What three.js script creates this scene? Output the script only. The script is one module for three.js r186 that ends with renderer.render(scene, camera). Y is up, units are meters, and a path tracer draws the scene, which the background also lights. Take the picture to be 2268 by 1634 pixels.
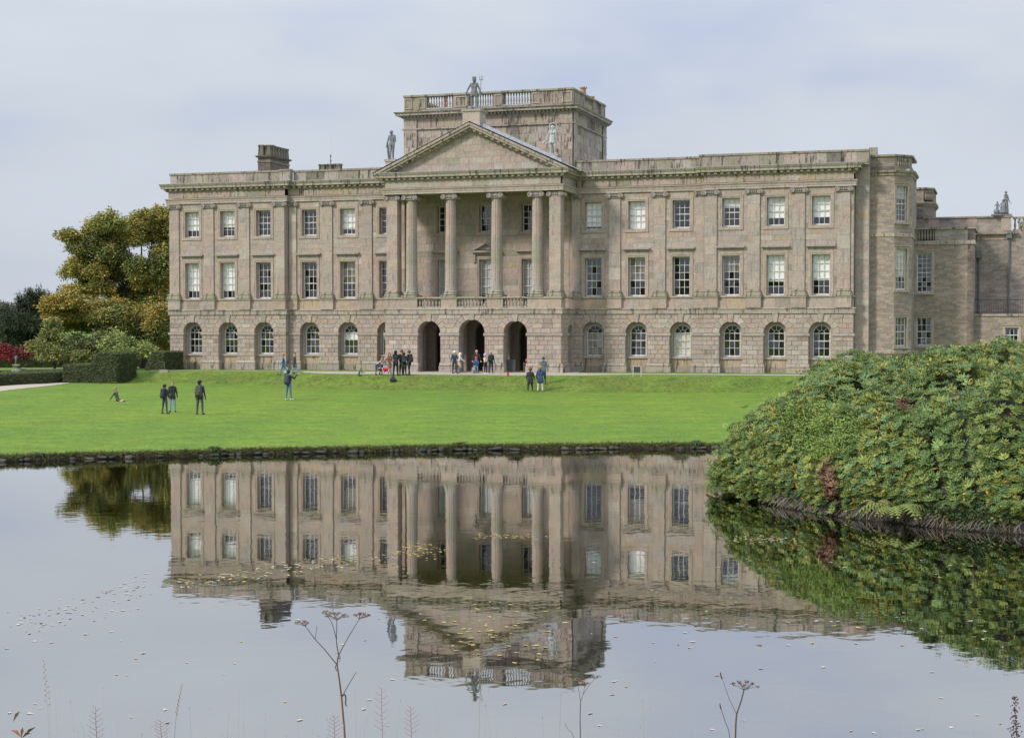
import * as THREE from 'three';
import { mergeGeometries } from 'three/addons/utils/BufferGeometryUtils.js';

// ---------------------------------------------------------------- camera, sky, sun, exposure
const scene = new THREE.Scene();
const PX = 3390, CX = 1134, HZ = 722, EYE = 4.6;            // lens of the photograph, in units of a 2268 px wide picture
const camera = new THREE.PerspectiveCamera(2 * Math.atan(817 / PX) * 180 / Math.PI, 1024 / 737, 0.1, 3000);
camera.position.set(0, EYE, 0);
camera.rotation.x = -Math.atan((817 - HZ) / PX);
const renderer = new THREE.WebGLRenderer({ antialias: true });
renderer.toneMapping = THREE.LinearToneMapping;
renderer.toneMappingExposure = 1.14;
renderer.shadowMap.enabled = true;

function rng(seed) { let a = seed >>> 0; return () => { a = (a + 0x6D2B79F5) | 0; let t = Math.imul(a ^ (a >>> 15), 1 | a); t = (t + Math.imul(t ^ (t >>> 7), 61 | t)) ^ t; return ((t ^ (t >>> 14)) >>> 0) / 4294967296; }; }
const hash = (x, y, s = 0) => { let h = Math.imul(x | 0, 374761393) + Math.imul(y | 0, 668265263) + Math.imul(s | 0, 982451653); h = Math.imul(h ^ (h >>> 13), 1274126177); return ((h ^ (h >>> 16)) >>> 0) / 4294967296; };
const mod = (a, n) => ((a % n) + n) % n;
const sm = (a, b, x) => { const t = Math.min(1, Math.max(0, (x - a) / (b - a))); return t * t * (3 - 2 * t); };
const lerp = (a, b, t) => a + (b - a) * t;
function vnoise(x, y, px, py, s) {                            // periodic value noise
  const i = Math.floor(x), j = Math.floor(y), fx = x - i, fy = y - j, u = fx * fx * (3 - 2 * fx), v = fy * fy * (3 - 2 * fy);
  const h = (a, b) => hash(mod(a, px), mod(b, py), s);
  return lerp(lerp(h(i, j), h(i + 1, j), u), lerp(h(i, j + 1), h(i + 1, j + 1), u), v);
}
function fbm(x, y, px, py, s, oct = 4, gain = 0.5) { let t = 0, a = 1, n = 0; for (let o = 0; o < oct; o++) { t += a * vnoise(x, y, px, py, s + o); n += a; a *= gain; x *= 2; y *= 2; px *= 2; py *= 2; } return t / n; }

{ // overcast sky: brighter towards the zenith, long soft banks of cloud low down
  const W = 2048, H = 1024, d = new Float32Array(W * H * 4);
  for (let j = 0; j < H; j++) {
    const el = (j + 0.5) / H * Math.PI - Math.PI / 2, s = Math.sin(Math.max(0, el)), deg = el * 180 / Math.PI;
    for (let i = 0; i < W; i++) {
      const az = i / W;
      const bank = fbm(az * 24, deg * 0.22, 24, 4096, 11, 5, 0.55), fine = fbm(az * 90, deg * 0.5, 90, 4096, 31, 4, 0.5);
      const big = fbm(az * 8, deg * 0.06, 8, 4096, 51, 3);
      let L = 0.57 + 0.26 * s + 0.75 * s * s;
      const c = (bank - 0.5) * 0.85 + (fine - 0.5) * 0.22 + (big - 0.5) * 0.5;
      const blue = sm(0.08, -0.24, c) * (1 - 0.6 * s);
      L *= 0.915 * (1 + 0.26 * c);
      let r = L * lerp(0.945, 0.805, blue), g = L * lerp(1.025, 0.925, blue), b = L * lerp(1.145, 1.21, blue);
      if (deg < 0) { r = 0.05; g = 0.07; b = 0.03; }
      const k = (j * W + i) * 4; d[k] = r; d[k + 1] = g; d[k + 2] = b; d[k + 3] = 1;
    }
  }
  const t = new THREE.DataTexture(d, W, H, THREE.RGBAFormat, THREE.FloatType);
  t.mapping = THREE.EquirectangularReflectionMapping; t.magFilter = t.minFilter = THREE.LinearFilter; t.wrapS = THREE.RepeatWrapping; t.needsUpdate = true;
  scene.background = t; scene.environment = t;
}
const sun = new THREE.DirectionalLight(new THREE.Color(1.0, 0.94, 0.85), 2.4);
sun.name = 'sun'; sun.position.set(-102, 94, -31); sun.target.position.set(0, 4, -95);
sun.castShadow = true; sun.shadow.radius = 16; sun.shadow.mapSize.set(4096, 4096);
Object.assign(sun.shadow.camera, { left: -90, right: 90, top: 90, bottom: -90, near: 1, far: 400 });
scene.add(sun, sun.target);

// ---------------------------------------------------------------- names, labels, geometry
const used = {};
function numbered(n) { if (!(n in used)) { used[n] = 0; return n; } return n + '_' + String(++used[n]).padStart(3, '0'); }
function tag(o, label, category, group, kind) { if (label) o.userData.label = label; if (category) o.userData.category = category; if (group) o.userData.group = group; if (kind) o.userData.kind = kind; return o; }
function mesh(name, geo, m, parent) { const o = new THREE.Mesh(geo, m); o.name = parent ? name : numbered(name); o.castShadow = o.receiveShadow = true; (parent || scene).add(o); return o; }
function group(name, parent) { const g = new THREE.Group(); g.name = parent ? name : numbered(name); (parent || scene).add(g); return g; }
const V = (x, y, z) => new THREE.Vector3(x, y, z);
const ray = (px, y, Z) => V((px - CX) / PX * Z, y, -Z);                       // pixel column, height, depth
const gz = (py, y) => (EYE - y) * PX / (py - HZ);                              // depth at which a level is seen at a pixel row
const onGround = (px, py, y) => { const Z = gz(py, y); return ray(px, y, Z); };

class GB {                                                       // a soup of triangles with normals, uv in metres, colours
  constructor() { this.p = []; this.n = []; this.t = []; this.c = []; this.off = [0, 0]; this.col = [1, 1, 1]; }
  color(c) { this.col = c; return this; }
  shift(r) { this.off = [r() * 7, r() * 7]; return this; }
  v(a, n, f) { const ax = Math.abs(f[0]), ay = Math.abs(f[1]), az = Math.abs(f[2]); this.p.push(a[0], a[1], a[2]); this.n.push(n[0], n[1], n[2]); this.c.push(this.col[0], this.col[1], this.col[2]);
    if (az >= ax && az >= ay) this.t.push(a[0] + this.off[0], a[1] + this.off[1]); else if (ax >= ay) this.t.push(a[2] + this.off[0], a[1] + this.off[1]); else this.t.push(a[0] + this.off[0], a[2] + this.off[1]); }
  tri(a, b, c, na, nb, nc) {
    const e = [b[0] - a[0], b[1] - a[1], b[2] - a[2]], g = [c[0] - a[0], c[1] - a[1], c[2] - a[2]];
    let f = [e[1] * g[2] - e[2] * g[1], e[2] * g[0] - e[0] * g[2], e[0] * g[1] - e[1] * g[0]]; const l = Math.hypot(f[0], f[1], f[2]); if (l < 1e-12) return this; f = [f[0] / l, f[1] / l, f[2] / l];
    this.v(a, na || f, f); this.v(b, nb || f, f); this.v(c, nc || f, f); return this;
  }
  quad(a, b, c, d) { this.tri(a, b, c); return this.tri(a, c, d); }
  box(x0, x1, y0, y1, z0, z1) {
    const A = [x0, y0, z0], B = [x1, y0, z0], C = [x1, y1, z0], D = [x0, y1, z0], E = [x0, y0, z1], F = [x1, y0, z1], G = [x1, y1, z1], H = [x0, y1, z1];
    return this.quad(E, F, G, H).quad(B, A, D, C).quad(A, E, H, D).quad(F, B, C, G).quad(H, G, C, D).quad(A, B, F, E);
  }
  prism(poly, z0, z1, ch = 0, back = true) {                     // poly counter-clockwise seen from +z; ch chamfers the front edge
    const n = poly.length, ins = ch ? inset(poly, ch) : poly, zm = z1 - ch;
    for (let i = 0; i < n; i++) { const a = poly[i], b = poly[(i + 1) % n]; this.quad([a[0], a[1], z0], [b[0], b[1], z0], [b[0], b[1], zm], [a[0], a[1], zm]);
      if (ch) { const c = ins[i], d = ins[(i + 1) % n]; this.quad([a[0], a[1], zm], [b[0], b[1], zm], [d[0], d[1], z1], [c[0], c[1], z1]); } }
    const tr = THREE.ShapeUtils.triangulateShape(ins.map(q => new THREE.Vector2(q[0], q[1])), []);
    for (const [a, b, c] of tr) { this.tri([...ins[a], z1], [...ins[b], z1], [...ins[c], z1]); if (back) this.tri([...poly[a], z0], [...poly[c], z0], [...poly[b], z0]); }
    return this;
  }
  add(geo, m) {                                                  // another geometry, keeping its normals
    const g = geo.index ? geo.toNonIndexed() : geo.clone(); if (m) g.applyMatrix4(m); const P = g.attributes.position.array, N = g.attributes.normal && g.attributes.normal.array;
    const at = (a, i) => [a[i], a[i + 1], a[i + 2]];
    for (let i = 0; i < P.length; i += 9) N ? this.tri(at(P, i), at(P, i + 3), at(P, i + 6), at(N, i), at(N, i + 3), at(N, i + 6)) : this.tri(at(P, i), at(P, i + 3), at(P, i + 6));
    return this;
  }
  plate(shape, z0, z1, m) { const g = new THREE.ExtrudeGeometry(shape, { depth: z1 - z0, bevelEnabled: false, curveSegments: 14 }); g.deleteAttribute('normal'); g.translate(0, 0, z0); return this.add(g, m); }
  merge(o, m) { const g = o instanceof GB ? o.geo() : o; if (m) g.applyMatrix4(m); for (const [k, w] of [['p', 'position'], ['n', 'normal'], ['t', 'uv'], ['c', 'color']]) { const a = g.attributes[w].array; for (let i = 0; i < a.length; i++) this[k].push(a[i]); } return this; }
  geo() { const g = new THREE.BufferGeometry(); const s = (k, a, n) => g.setAttribute(k, new THREE.Float32BufferAttribute(a, n)); s('position', this.p, 3); s('normal', this.n, 3); s('uv', this.t, 2); s('color', this.c, 3); return g; }
  get empty() { return !this.p.length; }
}
function inset(poly, d) {
  const n = poly.length, out = [];
  for (let i = 0; i < n; i++) {
    const p = poly[(i + n - 1) % n], q = poly[i], r = poly[(i + 1) % n]; let a = [q[0] - p[0], q[1] - p[1]], b = [r[0] - q[0], r[1] - q[1]]; const la = Math.hypot(...a) || 1, lb = Math.hypot(...b) || 1;
    a = [-a[1] / la, a[0] / la]; b = [-b[1] / lb, b[0] / lb]; const k = 1 + a[0] * b[0] + a[1] * b[1], s = d / Math.max(0.35, k); out.push([q[0] + (a[0] + b[0]) * s, q[1] + (a[1] + b[1]) * s]);
  }
  return out;
}
const lathe = (pts, seg) => new THREE.LatheGeometry(pts.map(q => new THREE.Vector2(q[0], q[1])), seg);
const M4 = (x, y, z, ry = 0, s = 1) => new THREE.Matrix4().compose(V(x, y, z), new THREE.Quaternion().setFromEuler(new THREE.Euler(0, ry, 0)), typeof s === 'number' ? V(s, s, s) : s);
function tube(pts, r0, r1, seg = 6) {                            // tapered tube along points, both ends closed
  const P = pts.map(p => p.isVector3 ? p : V(...p)), n = P.length, pos = [], idx = [], nor = [];
  let up = V(0, 0, 1);
  for (let i = 0; i < n; i++) {
    const t = P[Math.min(n - 1, i + 1)].clone().sub(P[Math.max(0, i - 1)]).normalize(); if (Math.abs(t.dot(up)) > 0.95) up = V(1, 0.1, 0).normalize();
    const a = up.clone().cross(t).normalize(), b = t.clone().cross(a), r = lerp(r0, r1, i / (n - 1)); up = b.clone().cross(t).negate(); up = b;
    for (let k = 0; k < seg; k++) { const w = k / seg * 2 * Math.PI, d = a.clone().multiplyScalar(Math.cos(w)).addScaledVector(b, Math.sin(w)); pos.push(P[i].x + d.x * r, P[i].y + d.y * r, P[i].z + d.z * r); nor.push(d.x, d.y, d.z); }
    if (i) for (let k = 0; k < seg; k++) { const q = (i - 1) * seg, s = i * seg, k2 = (k + 1) % seg; idx.push(q + k, q + k2, s + k2, q + k, s + k2, s + k); }
  }
  for (const [i, s] of [[0, -1], [n - 1, 1]]) { const t = P[i ? n - 1 : 1].clone().sub(P[i ? n - 2 : 0]).normalize().multiplyScalar(s); const c = pos.length / 3; pos.push(P[i].x, P[i].y, P[i].z); nor.push(t.x, t.y, t.z); for (let k = 0; k < seg; k++) { const a = i * seg + k, b = i * seg + (k + 1) % seg; s > 0 ? idx.push(c, a, b) : idx.push(c, b, a); } }
  const g = new THREE.BufferGeometry(); g.setAttribute('position', new THREE.Float32BufferAttribute(pos, 3)); g.setAttribute('normal', new THREE.Float32BufferAttribute(nor, 3)); g.setIndex(idx); return g;
}

// ---------------------------------------------------------------- textures and materials
function tex(n, f, srgb = true) { const d = new Uint8Array(n * n * 4); for (let j = 0; j < n; j++) for (let i = 0; i < n; i++) { const c = f(i / n, j / n), k = (j * n + i) * 4; d[k] = Math.max(0, Math.min(255, c[0] * 255)); d[k + 1] = Math.max(0, Math.min(255, c[1] * 255)); d[k + 2] = Math.max(0, Math.min(255, c[2] * 255)); d[k + 3] = 255; }
  const t = new THREE.DataTexture(d, n, n); t.wrapS = t.wrapT = THREE.RepeatWrapping; t.magFilter = THREE.LinearFilter; t.minFilter = THREE.LinearMipmapLinearFilter; t.generateMipmaps = true; if (srgb) t.colorSpace = THREE.SRGBColorSpace; t.needsUpdate = true; return t; }
const rep = (t, m) => { t.repeat.set(1 / m, 1 / m); return t; };
const mat = (o) => new THREE.MeshStandardMaterial({ roughness: 0.9, metalness: 0, ...o });
const stoneMap = rep(tex(1024, (x, y) => { const a = fbm(x * 6, y * 6, 6, 6, 1, 5), b = fbm(x * 3, y * 14, 3, 14, 7, 4), g = fbm(x * 60, y * 60, 60, 60, 3, 3), st = fbm(x * 40, y * 5, 40, 5, 13, 4), pk = fbm(x * 4, y * 4, 4, 4, 21, 4);
  const l = 0.94 + (a - 0.5) * 0.12 + (b - 0.5) * 0.08 + (g - 0.5) * 0.2 - sm(0.58, 0.76, st) * 0.10 - sm(0.60, 0.74, a) * 0.05, k = (pk - 0.5) * 0.13; return [l + k * 0.4, l - k * 0.12, l - k * 0.5]; }), 3.1);
const stoneBump = rep(tex(512, (x, y) => { const g = fbm(x * 24, y * 24, 24, 24, 5, 4); return [g, g, g]; }, false), 1.3);
const stainMap = rep(tex(1024, (x, y) => { const st = fbm(x * 50, y * 4, 50, 4, 13, 4, 0.6), a = fbm(x * 9, y * 7, 9, 7, 2, 5), g = fbm(x * 70, y * 70, 70, 70, 3, 2), d = sm(0.50, 0.68, st * 0.6 + a * 0.4), gr = sm(0.5, 0.75, fbm(x * 5, y * 5, 5, 5, 44, 4));
  const l = 0.93 - d * 0.40 + (g - 0.5) * 0.2; return [l - gr * 0.025, l, l - gr * 0.06]; }), 4.3);
const rubbleMap = rep(tex(1024, (x, y) => { // thin coursed rubble about 13 cm high, beyond telling apart
  const row = Math.floor(y * 32), w = 5 + Math.floor(hash(row, 3) * 4), ox = hash(row, 9), cx = mod(x + ox, 1) * w * 1.4, ci = Math.floor(cx), fx = cx - ci, fy = y * 32 - row, t = hash(ci, row, 5), q = hash(ci, row, 8);
  const j = Math.min(sm(0, 0.10, fy) * sm(1, 0.9, fy), sm(0, 0.035, fx) * sm(1, 0.965, fx)), g = fbm(x * 60, y * 60, 60, 60, 3, 3), a = fbm(x * 5, y * 5, 5, 5, 17, 4);
  const l = (0.84 + (t - 0.5) * 0.14 + (g - 0.5) * 0.16 + (a - 0.5) * 0.2) * lerp(0.86, 1, j); return [l + (q - 0.5) * 0.03, l, l - (q - 0.5) * 0.05]; }), 4.2);
const noiseMap = rep(tex(512, (x, y) => { const l = 0.86 + (fbm(x * 30, y * 30, 30, 30, 3, 4) - 0.5) * 0.4; return [l, l, l]; }), 1.7);
const S = { map: stoneMap, bumpMap: stoneBump, bumpScale: 0.012, vertexColors: true, roughness: 0.95 };
const mStone = mat(S), mStain = mat({ ...S, map: stainMap }), mRubble = mat({ ...S, map: rubbleMap, bumpMap: rubbleMap, bumpScale: 0.02 });
const mLead = mat({ color: new THREE.Color(0.50, 0.53, 0.57), roughness: 0.55, map: noiseMap });
const mWood = mat({ color: new THREE.Color(0.84, 0.83, 0.80), roughness: 0.5, map: noiseMap });
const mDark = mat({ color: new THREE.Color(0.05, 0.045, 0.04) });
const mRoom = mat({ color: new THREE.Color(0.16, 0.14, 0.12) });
const mGlass = new THREE.MeshPhysicalMaterial({ color: 0xffffff, transmission: 1, thickness: 0, roughness: 0.02, ior: 1.65 });
const mBlind = mat({ color: new THREE.Color(0.90, 0.90, 0.87) }), mCream = mat({ color: new THREE.Color(0.66, 0.64, 0.52) }), mCurtain = mat({ color: new THREE.Color(0.30, 0.27, 0.21) }), mGreyBlind = mat({ color: new THREE.Color(0.46, 0.46, 0.42) });
const mIron = mat({ color: new THREE.Color(0.03, 0.03, 0.032), roughness: 0.6 });
const mVC = mat({ vertexColors: true });
const C = { buff: [0.495, 0.402, 0.332], pink: [0.492, 0.382, 0.33], grey: [0.462, 0.393, 0.342], light: [0.535, 0.465, 0.395], dark: [0.37, 0.315, 0.26], orange: [0.51, 0.395, 0.285], moss: [0.385, 0.355, 0.27], soot: [0.23, 0.20, 0.165] };
const jit = (c, r, k = 0.06) => { const l = 1 + (r() - 0.5) * 2 * k, h = (r() - 0.5) * k * 0.5; return [c[0] * l * (1 + h), c[1] * l, c[2] * l * (1 - h)]; };
function pick(r, w) { let t = 0; for (const k in w) t += w[k]; let x = r() * t; for (const k in w) { x -= w[k]; if (x <= 0) return jit(C[k], r); } return jit(C.buff, r); }
// ---------------------------------------------------------------- site: the house stands turned by 18 degrees
const WAVE = 0.0052;
const TH = 18 * Math.PI / 180, CT = Math.cos(TH), ST = Math.sin(TH), OX = -26.79, OZ = -119.8;
const UW = (x, z) => [(x - OX) * CT + (z - OZ) * ST, -(x - OX) * ST + (z - OZ) * CT];
const XZ = (u, w) => [OX + u * CT - w * ST, OZ + u * ST + w * CT];
function interp(T, x) { if (x <= T[0][0]) return T[0][1]; for (let i = 1; i < T.length; i++) if (x <= T[i][0]) return lerp(T[i - 1][1], T[i][1], (x - T[i - 1][0]) / (T[i][0] - T[i - 1][0])); return T[T.length - 1][1]; }
const terrace = u => 1.24 + 0.0028 * Math.min(70, Math.max(-10, u));
const EDGE = [[0, 4.9], [10, 5.2], [14, 7.2], [17.5, 9.4], [22, 9.7], [33, 9.6], [36, 9.0], [42, 7.6], [52, 7.4], [80, 7.4]];
const FOOT = [[0, 7.4], [12, 8.9], [16, 12.0], [24, 13.6], [34, 13.7], [43, 11.9], [48, 11.3], [56, 11], [80, 11]];
const BANK = [[-400, 50], [-140, -17], [-60, -39.7], [-17.3, -51.8], [-11, -54.1], [-4.5, -55.9], [0, -56.7], [4.5, -57.15], [7.7, -57.35], [14, -57.6], [60, -58], [400, -60]];
const bankZ = x => interp(BANK, x) + Math.sin(x * 0.9) * 0.10 + Math.sin(x * 2.3 + 1) * 0.05;
function groundY(x, z) {
  const [u, w] = UW(x, z), e = interp(EDGE, u), f = interp(FOOT, u), lawn = 0.19 + 0.23 * sm(-58, -100, z);
  let t = Math.min(1, Math.max(0, (w - e) / (f - e))); t = lerp(t, t * t * (3 - 2 * t), 0.65);
  const on = sm(-2.2, 0.6, u);
  return lerp(lawn, lerp(terrace(u), lawn, t), on) + (vnoise(x * 0.35 + 500, z * 0.35 + 500, 4096, 4096, 9) - 0.5) * 0.05 * sm(0, 0.3, t) * sm(0.05, 0.4, lawn);
}
const slopeAt = (x, z) => { const [u, w] = UW(x, z), e = interp(EDGE, u), f = interp(FOOT, u), t = (w - e) / (f - e); return sm(0.02, 0.2, t) * sm(1.02, 0.85, t) * sm(-2.2, 0.6, u); };
const grassTex = rep(tex(1024, (x, y) => { const a = fbm(x * 12, y * 12, 12, 12, 1, 5), g = fbm(x * 150, y * 150, 150, 150, 4, 3), b = fbm(x * 3, y * 9, 3, 9, 8, 4), c = fbm(x * 40, y * 40, 40, 40, 14, 3); const l = 0.82 + (a - 0.5) * 0.16 + (g - 0.5) * 0.46 + (b - 0.5) * 0.06 + (c - 0.5) * 0.16; return [l * (1 + (b - 0.5) * 0.14), l, l * 0.95]; }), 9);
const grassBump = rep(tex(512, (x, y) => { const g = fbm(x * 60, y * 60, 60, 60, 24, 3); return [g, g, g]; }, false), 2.5);
const mGrass = mat({ map: grassTex, bumpMap: grassBump, bumpScale: 0.03, vertexColors: true, roughness: 1 });
{
  const xs = [-1500, -700, -300, -150, -100, -80, -64]; for (let x = -60; x <= 40; x += 0.55) xs.push(x); xs.push(44, 50, 60, 80, 120, 200, 400, 1500);
  const ds = [0, 0.10, 0.22, 0.4]; for (let d = 0.8; d < 78; d += 0.48) ds.push(d); ds.push(80, 86, 95, 110, 140, 200, 320, 600, 1200, 2200);
  const pos = [], uv = [], col = [], idx = [], nx = xs.length, r = rng(4);
  for (const d of ds) for (const x of xs) {
    const z = bankZ(x) - d; let y = d === 0 ? -0.05 : groundY(x, z); if (d === 0.10) y = 0.12 + r() * 0.05; if (d > 150) y += (d - 150) * 0.012;
    pos.push(x, y, z); uv.push(x, z);
    const s = slopeAt(x, z), n = fbm(x * 0.15 + 300, z * 0.15 + 300, 4096, 4096, 3, 3), m = fbm(x * 0.9 + 300, z * 0.9 + 300, 4096, 4096, 6, 3), e = sm(1.2, 0.2, d + m);
    let c = [0.185 + 0.08 * (n - 0.5) + 0.03 * (m - 0.5), 0.318 + 0.06 * (n - 0.5), 0.018]; const dry = [0.175 + 0.06 * (m - 0.5), 0.235 + 0.03 * (m - 0.5), 0.045], k = s * (0.55 + 0.9 * (m - 0.4)); c = c.map((q, i) => lerp(q, dry[i], Math.min(1, Math.max(0, k)))); c = c.map((q, i) => lerp(q, [0.075, 0.075, 0.03][i], e * 0.8));
    col.push(...c);
  }
  for (let j = 0; j + 1 < ds.length; j++) for (let i = 0; i + 1 < nx; i++) { const a = j * nx + i; idx.push(a, a + 1, a + nx + 1, a, a + nx + 1, a + nx); }
  const g = new THREE.BufferGeometry(); g.setAttribute('position', new THREE.Float32BufferAttribute(pos, 3)); g.setAttribute('uv', new THREE.Float32BufferAttribute(uv, 2)); g.setAttribute('color', new THREE.Float32BufferAttribute(col, 3)); g.setIndex(idx); g.computeVertexNormals();
  tag(mesh('lawn', g, mGrass), 'wide mown lawn with a grass embankment below the house', 'lawn', null, 'structure');
}
{ // the lake: small wind ripples over dark water
  const N = 1024, sp = 11, h = new Float32Array(N * N);
  const r = rng(77), waves = []; for (let i = 0; i < 70; i++) { const L = 0.12 * Math.pow(9, r()), k = sp / L, a = (r() - 0.5) * 2.6 + (r() < 0.25 ? 1.5 : 0); const kx = Math.round(k * Math.sin(a) * 0.8), ky = Math.round(k * Math.cos(a)); const kk = Math.hypot(kx, ky) || 1; waves.push([kx, ky, r() * 6.283, Math.pow(sp / kk, 0.95)]); }
  for (const [kx, ky, ph, A] of waves) { for (let j = 0; j < N; j++) { for (let i = 0; i < N; i++) h[j * N + i] += A * Math.sin(6.28318 * (kx * i + ky * j) / N + ph); } }
  const d = new Uint8Array(N * N * 4), px = sp / N; let s2 = 0; const gx = (i, j) => (h[j * N + (i + 1) % N] - h[j * N + (i + N - 1) % N]) / (2 * px), gy = (i, j) => (h[((j + 1) % N) * N + i] - h[((j + N - 1) % N) * N + i]) / (2 * px);
  for (let j = 0; j < N; j += 8) for (let i = 0; i < N; i += 8) s2 += gx(i, j) ** 2 + gy(i, j) ** 2; const K = 1 / Math.sqrt(s2 / (N / 8) ** 2);
  for (let j = 0; j < N; j++) for (let i = 0; i < N; i++) { const k = (j * N + i) * 4, calm = 0.35 + 1.1 * fbm(i / N * 4, j / N * 4, 4, 4, 60, 3); d[k] = 127.5 - gx(i, j) * K * 36 * calm; d[k + 1] = 127.5 - gy(i, j) * K * 36 * calm; d[k + 2] = 250; d[k + 3] = 255; }
  const t = new THREE.DataTexture(d, N, N); t.wrapS = t.wrapT = THREE.RepeatWrapping; t.magFilter = THREE.LinearFilter; t.needsUpdate = true; t.repeat.set(1 / sp, 1 / sp);
  const m = new THREE.MeshPhysicalMaterial({ color: new THREE.Color(0.505, 0.50, 0.485), metalness: 1, roughness: 0.02, ior: 1.5, normalMap: t, normalScale: new THREE.Vector2(WAVE, WAVE) });
  const g = new GB(); g.quad([-300, 0, -6], [300, 0, -6], [300, 0, -66], [-300, 0, -66]);
  tag(mesh('lake', g.geo(), m), 'still dark lake mirroring the house', 'lake', null, 'structure');
}
{ // near bank under the camera, below the frame
  const g = new GB().color([0.09, 0.11, 0.04]), zs = [-14, -12.8, -11, -8, -4, 0, 6, 20, 60], ys = [-0.3, 0.05, 0.5, 1.35, 2.3, 3.0, 3.05, 3.1, 3.2];
  for (let i = 0; i + 1 < zs.length; i++) for (let x = -60; x < 60; x += 6) g.quad([x, ys[i], zs[i]], [x, ys[i + 1], zs[i + 1]], [x + 6, ys[i + 1], zs[i + 1]], [x + 6, ys[i], zs[i]]);
  const q = g.geo(); for (let i = 0; i < q.attributes.normal.count; i++) if (q.attributes.normal.getY(i) < 0) q.attributes.normal.setXYZ(i, 0, 1, 0);
  tag(mesh('lake_shore', q, mGrass), 'rough grass bank at the near edge of the lake', 'bank', null, 'structure');
}
const nearY = z => interp([[-60, 3.2], [-20, 3.1], [-6, 3.05], [0, 3.0], [4, 2.3], [8, 1.35], [11, 0.5], [12.8, 0.05], [14, -0.3]], -z);
const gravelTex = rep(tex(512, (x, y) => { const g = fbm(x * 120, y * 120, 120, 120, 4, 2), a = fbm(x * 8, y * 8, 8, 8, 6, 4); const l = 0.86 + (g - 0.5) * 0.3 + (a - 0.5) * 0.2; return [l, l * 0.985, l * 0.96]; }), 3);
const mGravel = mat({ map: gravelTex, color: new THREE.Color(0.60, 0.545, 0.47), roughness: 1 });
function sheet(name, label, rows, m) { // rows of [ [x,y,z] ... ]
  const g = new GB(); for (let i = 0; i + 1 < rows.length; i++) for (let k = 0; k + 1 < rows[i].length; k++) g.quad(rows[i][k], rows[i + 1][k], rows[i + 1][k + 1], rows[i][k + 1]);
  const q = g.geo(), nn = q.attributes.normal; for (let i = 0; i < nn.count; i++) nn.setXYZ(i, 0, 1, 0);
  const pp = q.attributes.position, f = nn.count; for (let i = 0; i < f; i += 3) { const a = V().fromBufferAttribute(pp, i), b = V().fromBufferAttribute(pp, i + 1), c = V().fromBufferAttribute(pp, i + 2); if (b.clone().sub(a).cross(c.clone().sub(a)).y < 0) { pp.setXYZ(i + 1, c.x, c.y, c.z); pp.setXYZ(i + 2, b.x, b.y, b.z); const u = q.attributes.uv, t1 = [u.getX(i + 1), u.getY(i + 1)]; u.setXY(i + 1, u.getX(i + 2), u.getY(i + 2)); u.setXY(i + 2, ...t1); } }
  return tag(mesh(name, q, m), label, 'path', null, 'structure');
}
{
  const WA = [[0, 3.1], [18.6, 3.1], [19.0, 0.2], [33.4, 0.2], [34.0, 3.4], [80, 3.4]], WB = [[0, 4.0], [13.6, 4.1], [14.4, 6.6], [17.5, 8.9], [22, 9.25], [33, 9.15], [36, 8.3], [38.5, 5.6], [80, 5.5]];
  const rows = []; for (let u = 0.6; u <= 60; u += 0.4) { const a = interp(WA, u), b = interp(WB, u) + Math.sin(u * 1.7) * 0.06, row = []; for (let k = 0; k <= 6; k++) { const w = lerp(a, b, k / 6), [x, z] = XZ(u, w); row.push([x, groundY(x, z) + 0.012, z]); } rows.push(row); }
  sheet('gravel_path', 'pale gravel path widening in front of the portico', rows, mGravel);
  const r2 = []; for (let i = 0; i <= 40; i++) { const px = lerp(-260, 152, i / 40), top = lerp(858, 846, (px + 40) / 190), bot = lerp(871, 849.5, (px + 40) / 190), row = []; for (let k = 0; k <= 4; k++) { const p = onGround(px, lerp(top, bot, k / 4), 0.42); row.push([p.x, groundY(p.x, p.z) + 0.02, p.z]); } r2.push(row); }
  sheet('garden_path', 'pale gravel path along the low clipped hedge', r2, mGravel);
}
// ---------------------------------------------------------------- the country house, in its own axes: x along the front, z towards the lake
const house = tag(group('country_house'), 'large stone country house with columned portico and rooftop tower', 'house');
house.position.set(OX, 0, OZ); house.rotation.y = -TH;
const AX = 26.2, LEN = 52.5, PF = 3.2, PL = AX - 6.62, PR = AX + 6.62;          // axis, length, portico front and its ends
const PAV = 0.3, REC = -0.2, E1 = 10.2, E2 = LEN - 10.2;                         // end pavilions stand 0.5 m forward
const L = { ground: 1.1, plinth: 1.76, imp0: 3.91, imp1: 4.11, band0: 5.45, band1: 5.86, ped1: 6.55, base0: 6.65, base1: 7.1, cap0: 13.66, cap1: 14.05, arch1: 14.47, fr1: 15.0, corn1: 15.58, par1: 16.45 };
const hp = (name, gb, m = mStone, parent = house) => mesh(name, gb instanceof GB ? gb.geo() : gb, m, parent);
const R = rng(2024);
const WALLW = { buff: 4, pink: 4, grey: 4, light: 0.7, dark: 0.5, orange: 0.5 }, RUSTW = { buff: 4, pink: 2.5, grey: 5, light: 1.6, dark: 0.5, orange: 0.4 }, PARW = { grey: 4, dark: 4, pink: 2, soot: 1.6, buff: 1.5 };
const bays = [2.18, 5.25, 8.32, 11.92, 15.11, 18.3], bayAll = [...bays, ...bays.map(b => LEN - b)].sort((a, b) => a - b);
const planeOf = u => (u < E1 || u > E2) ? PAV : REC;
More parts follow.
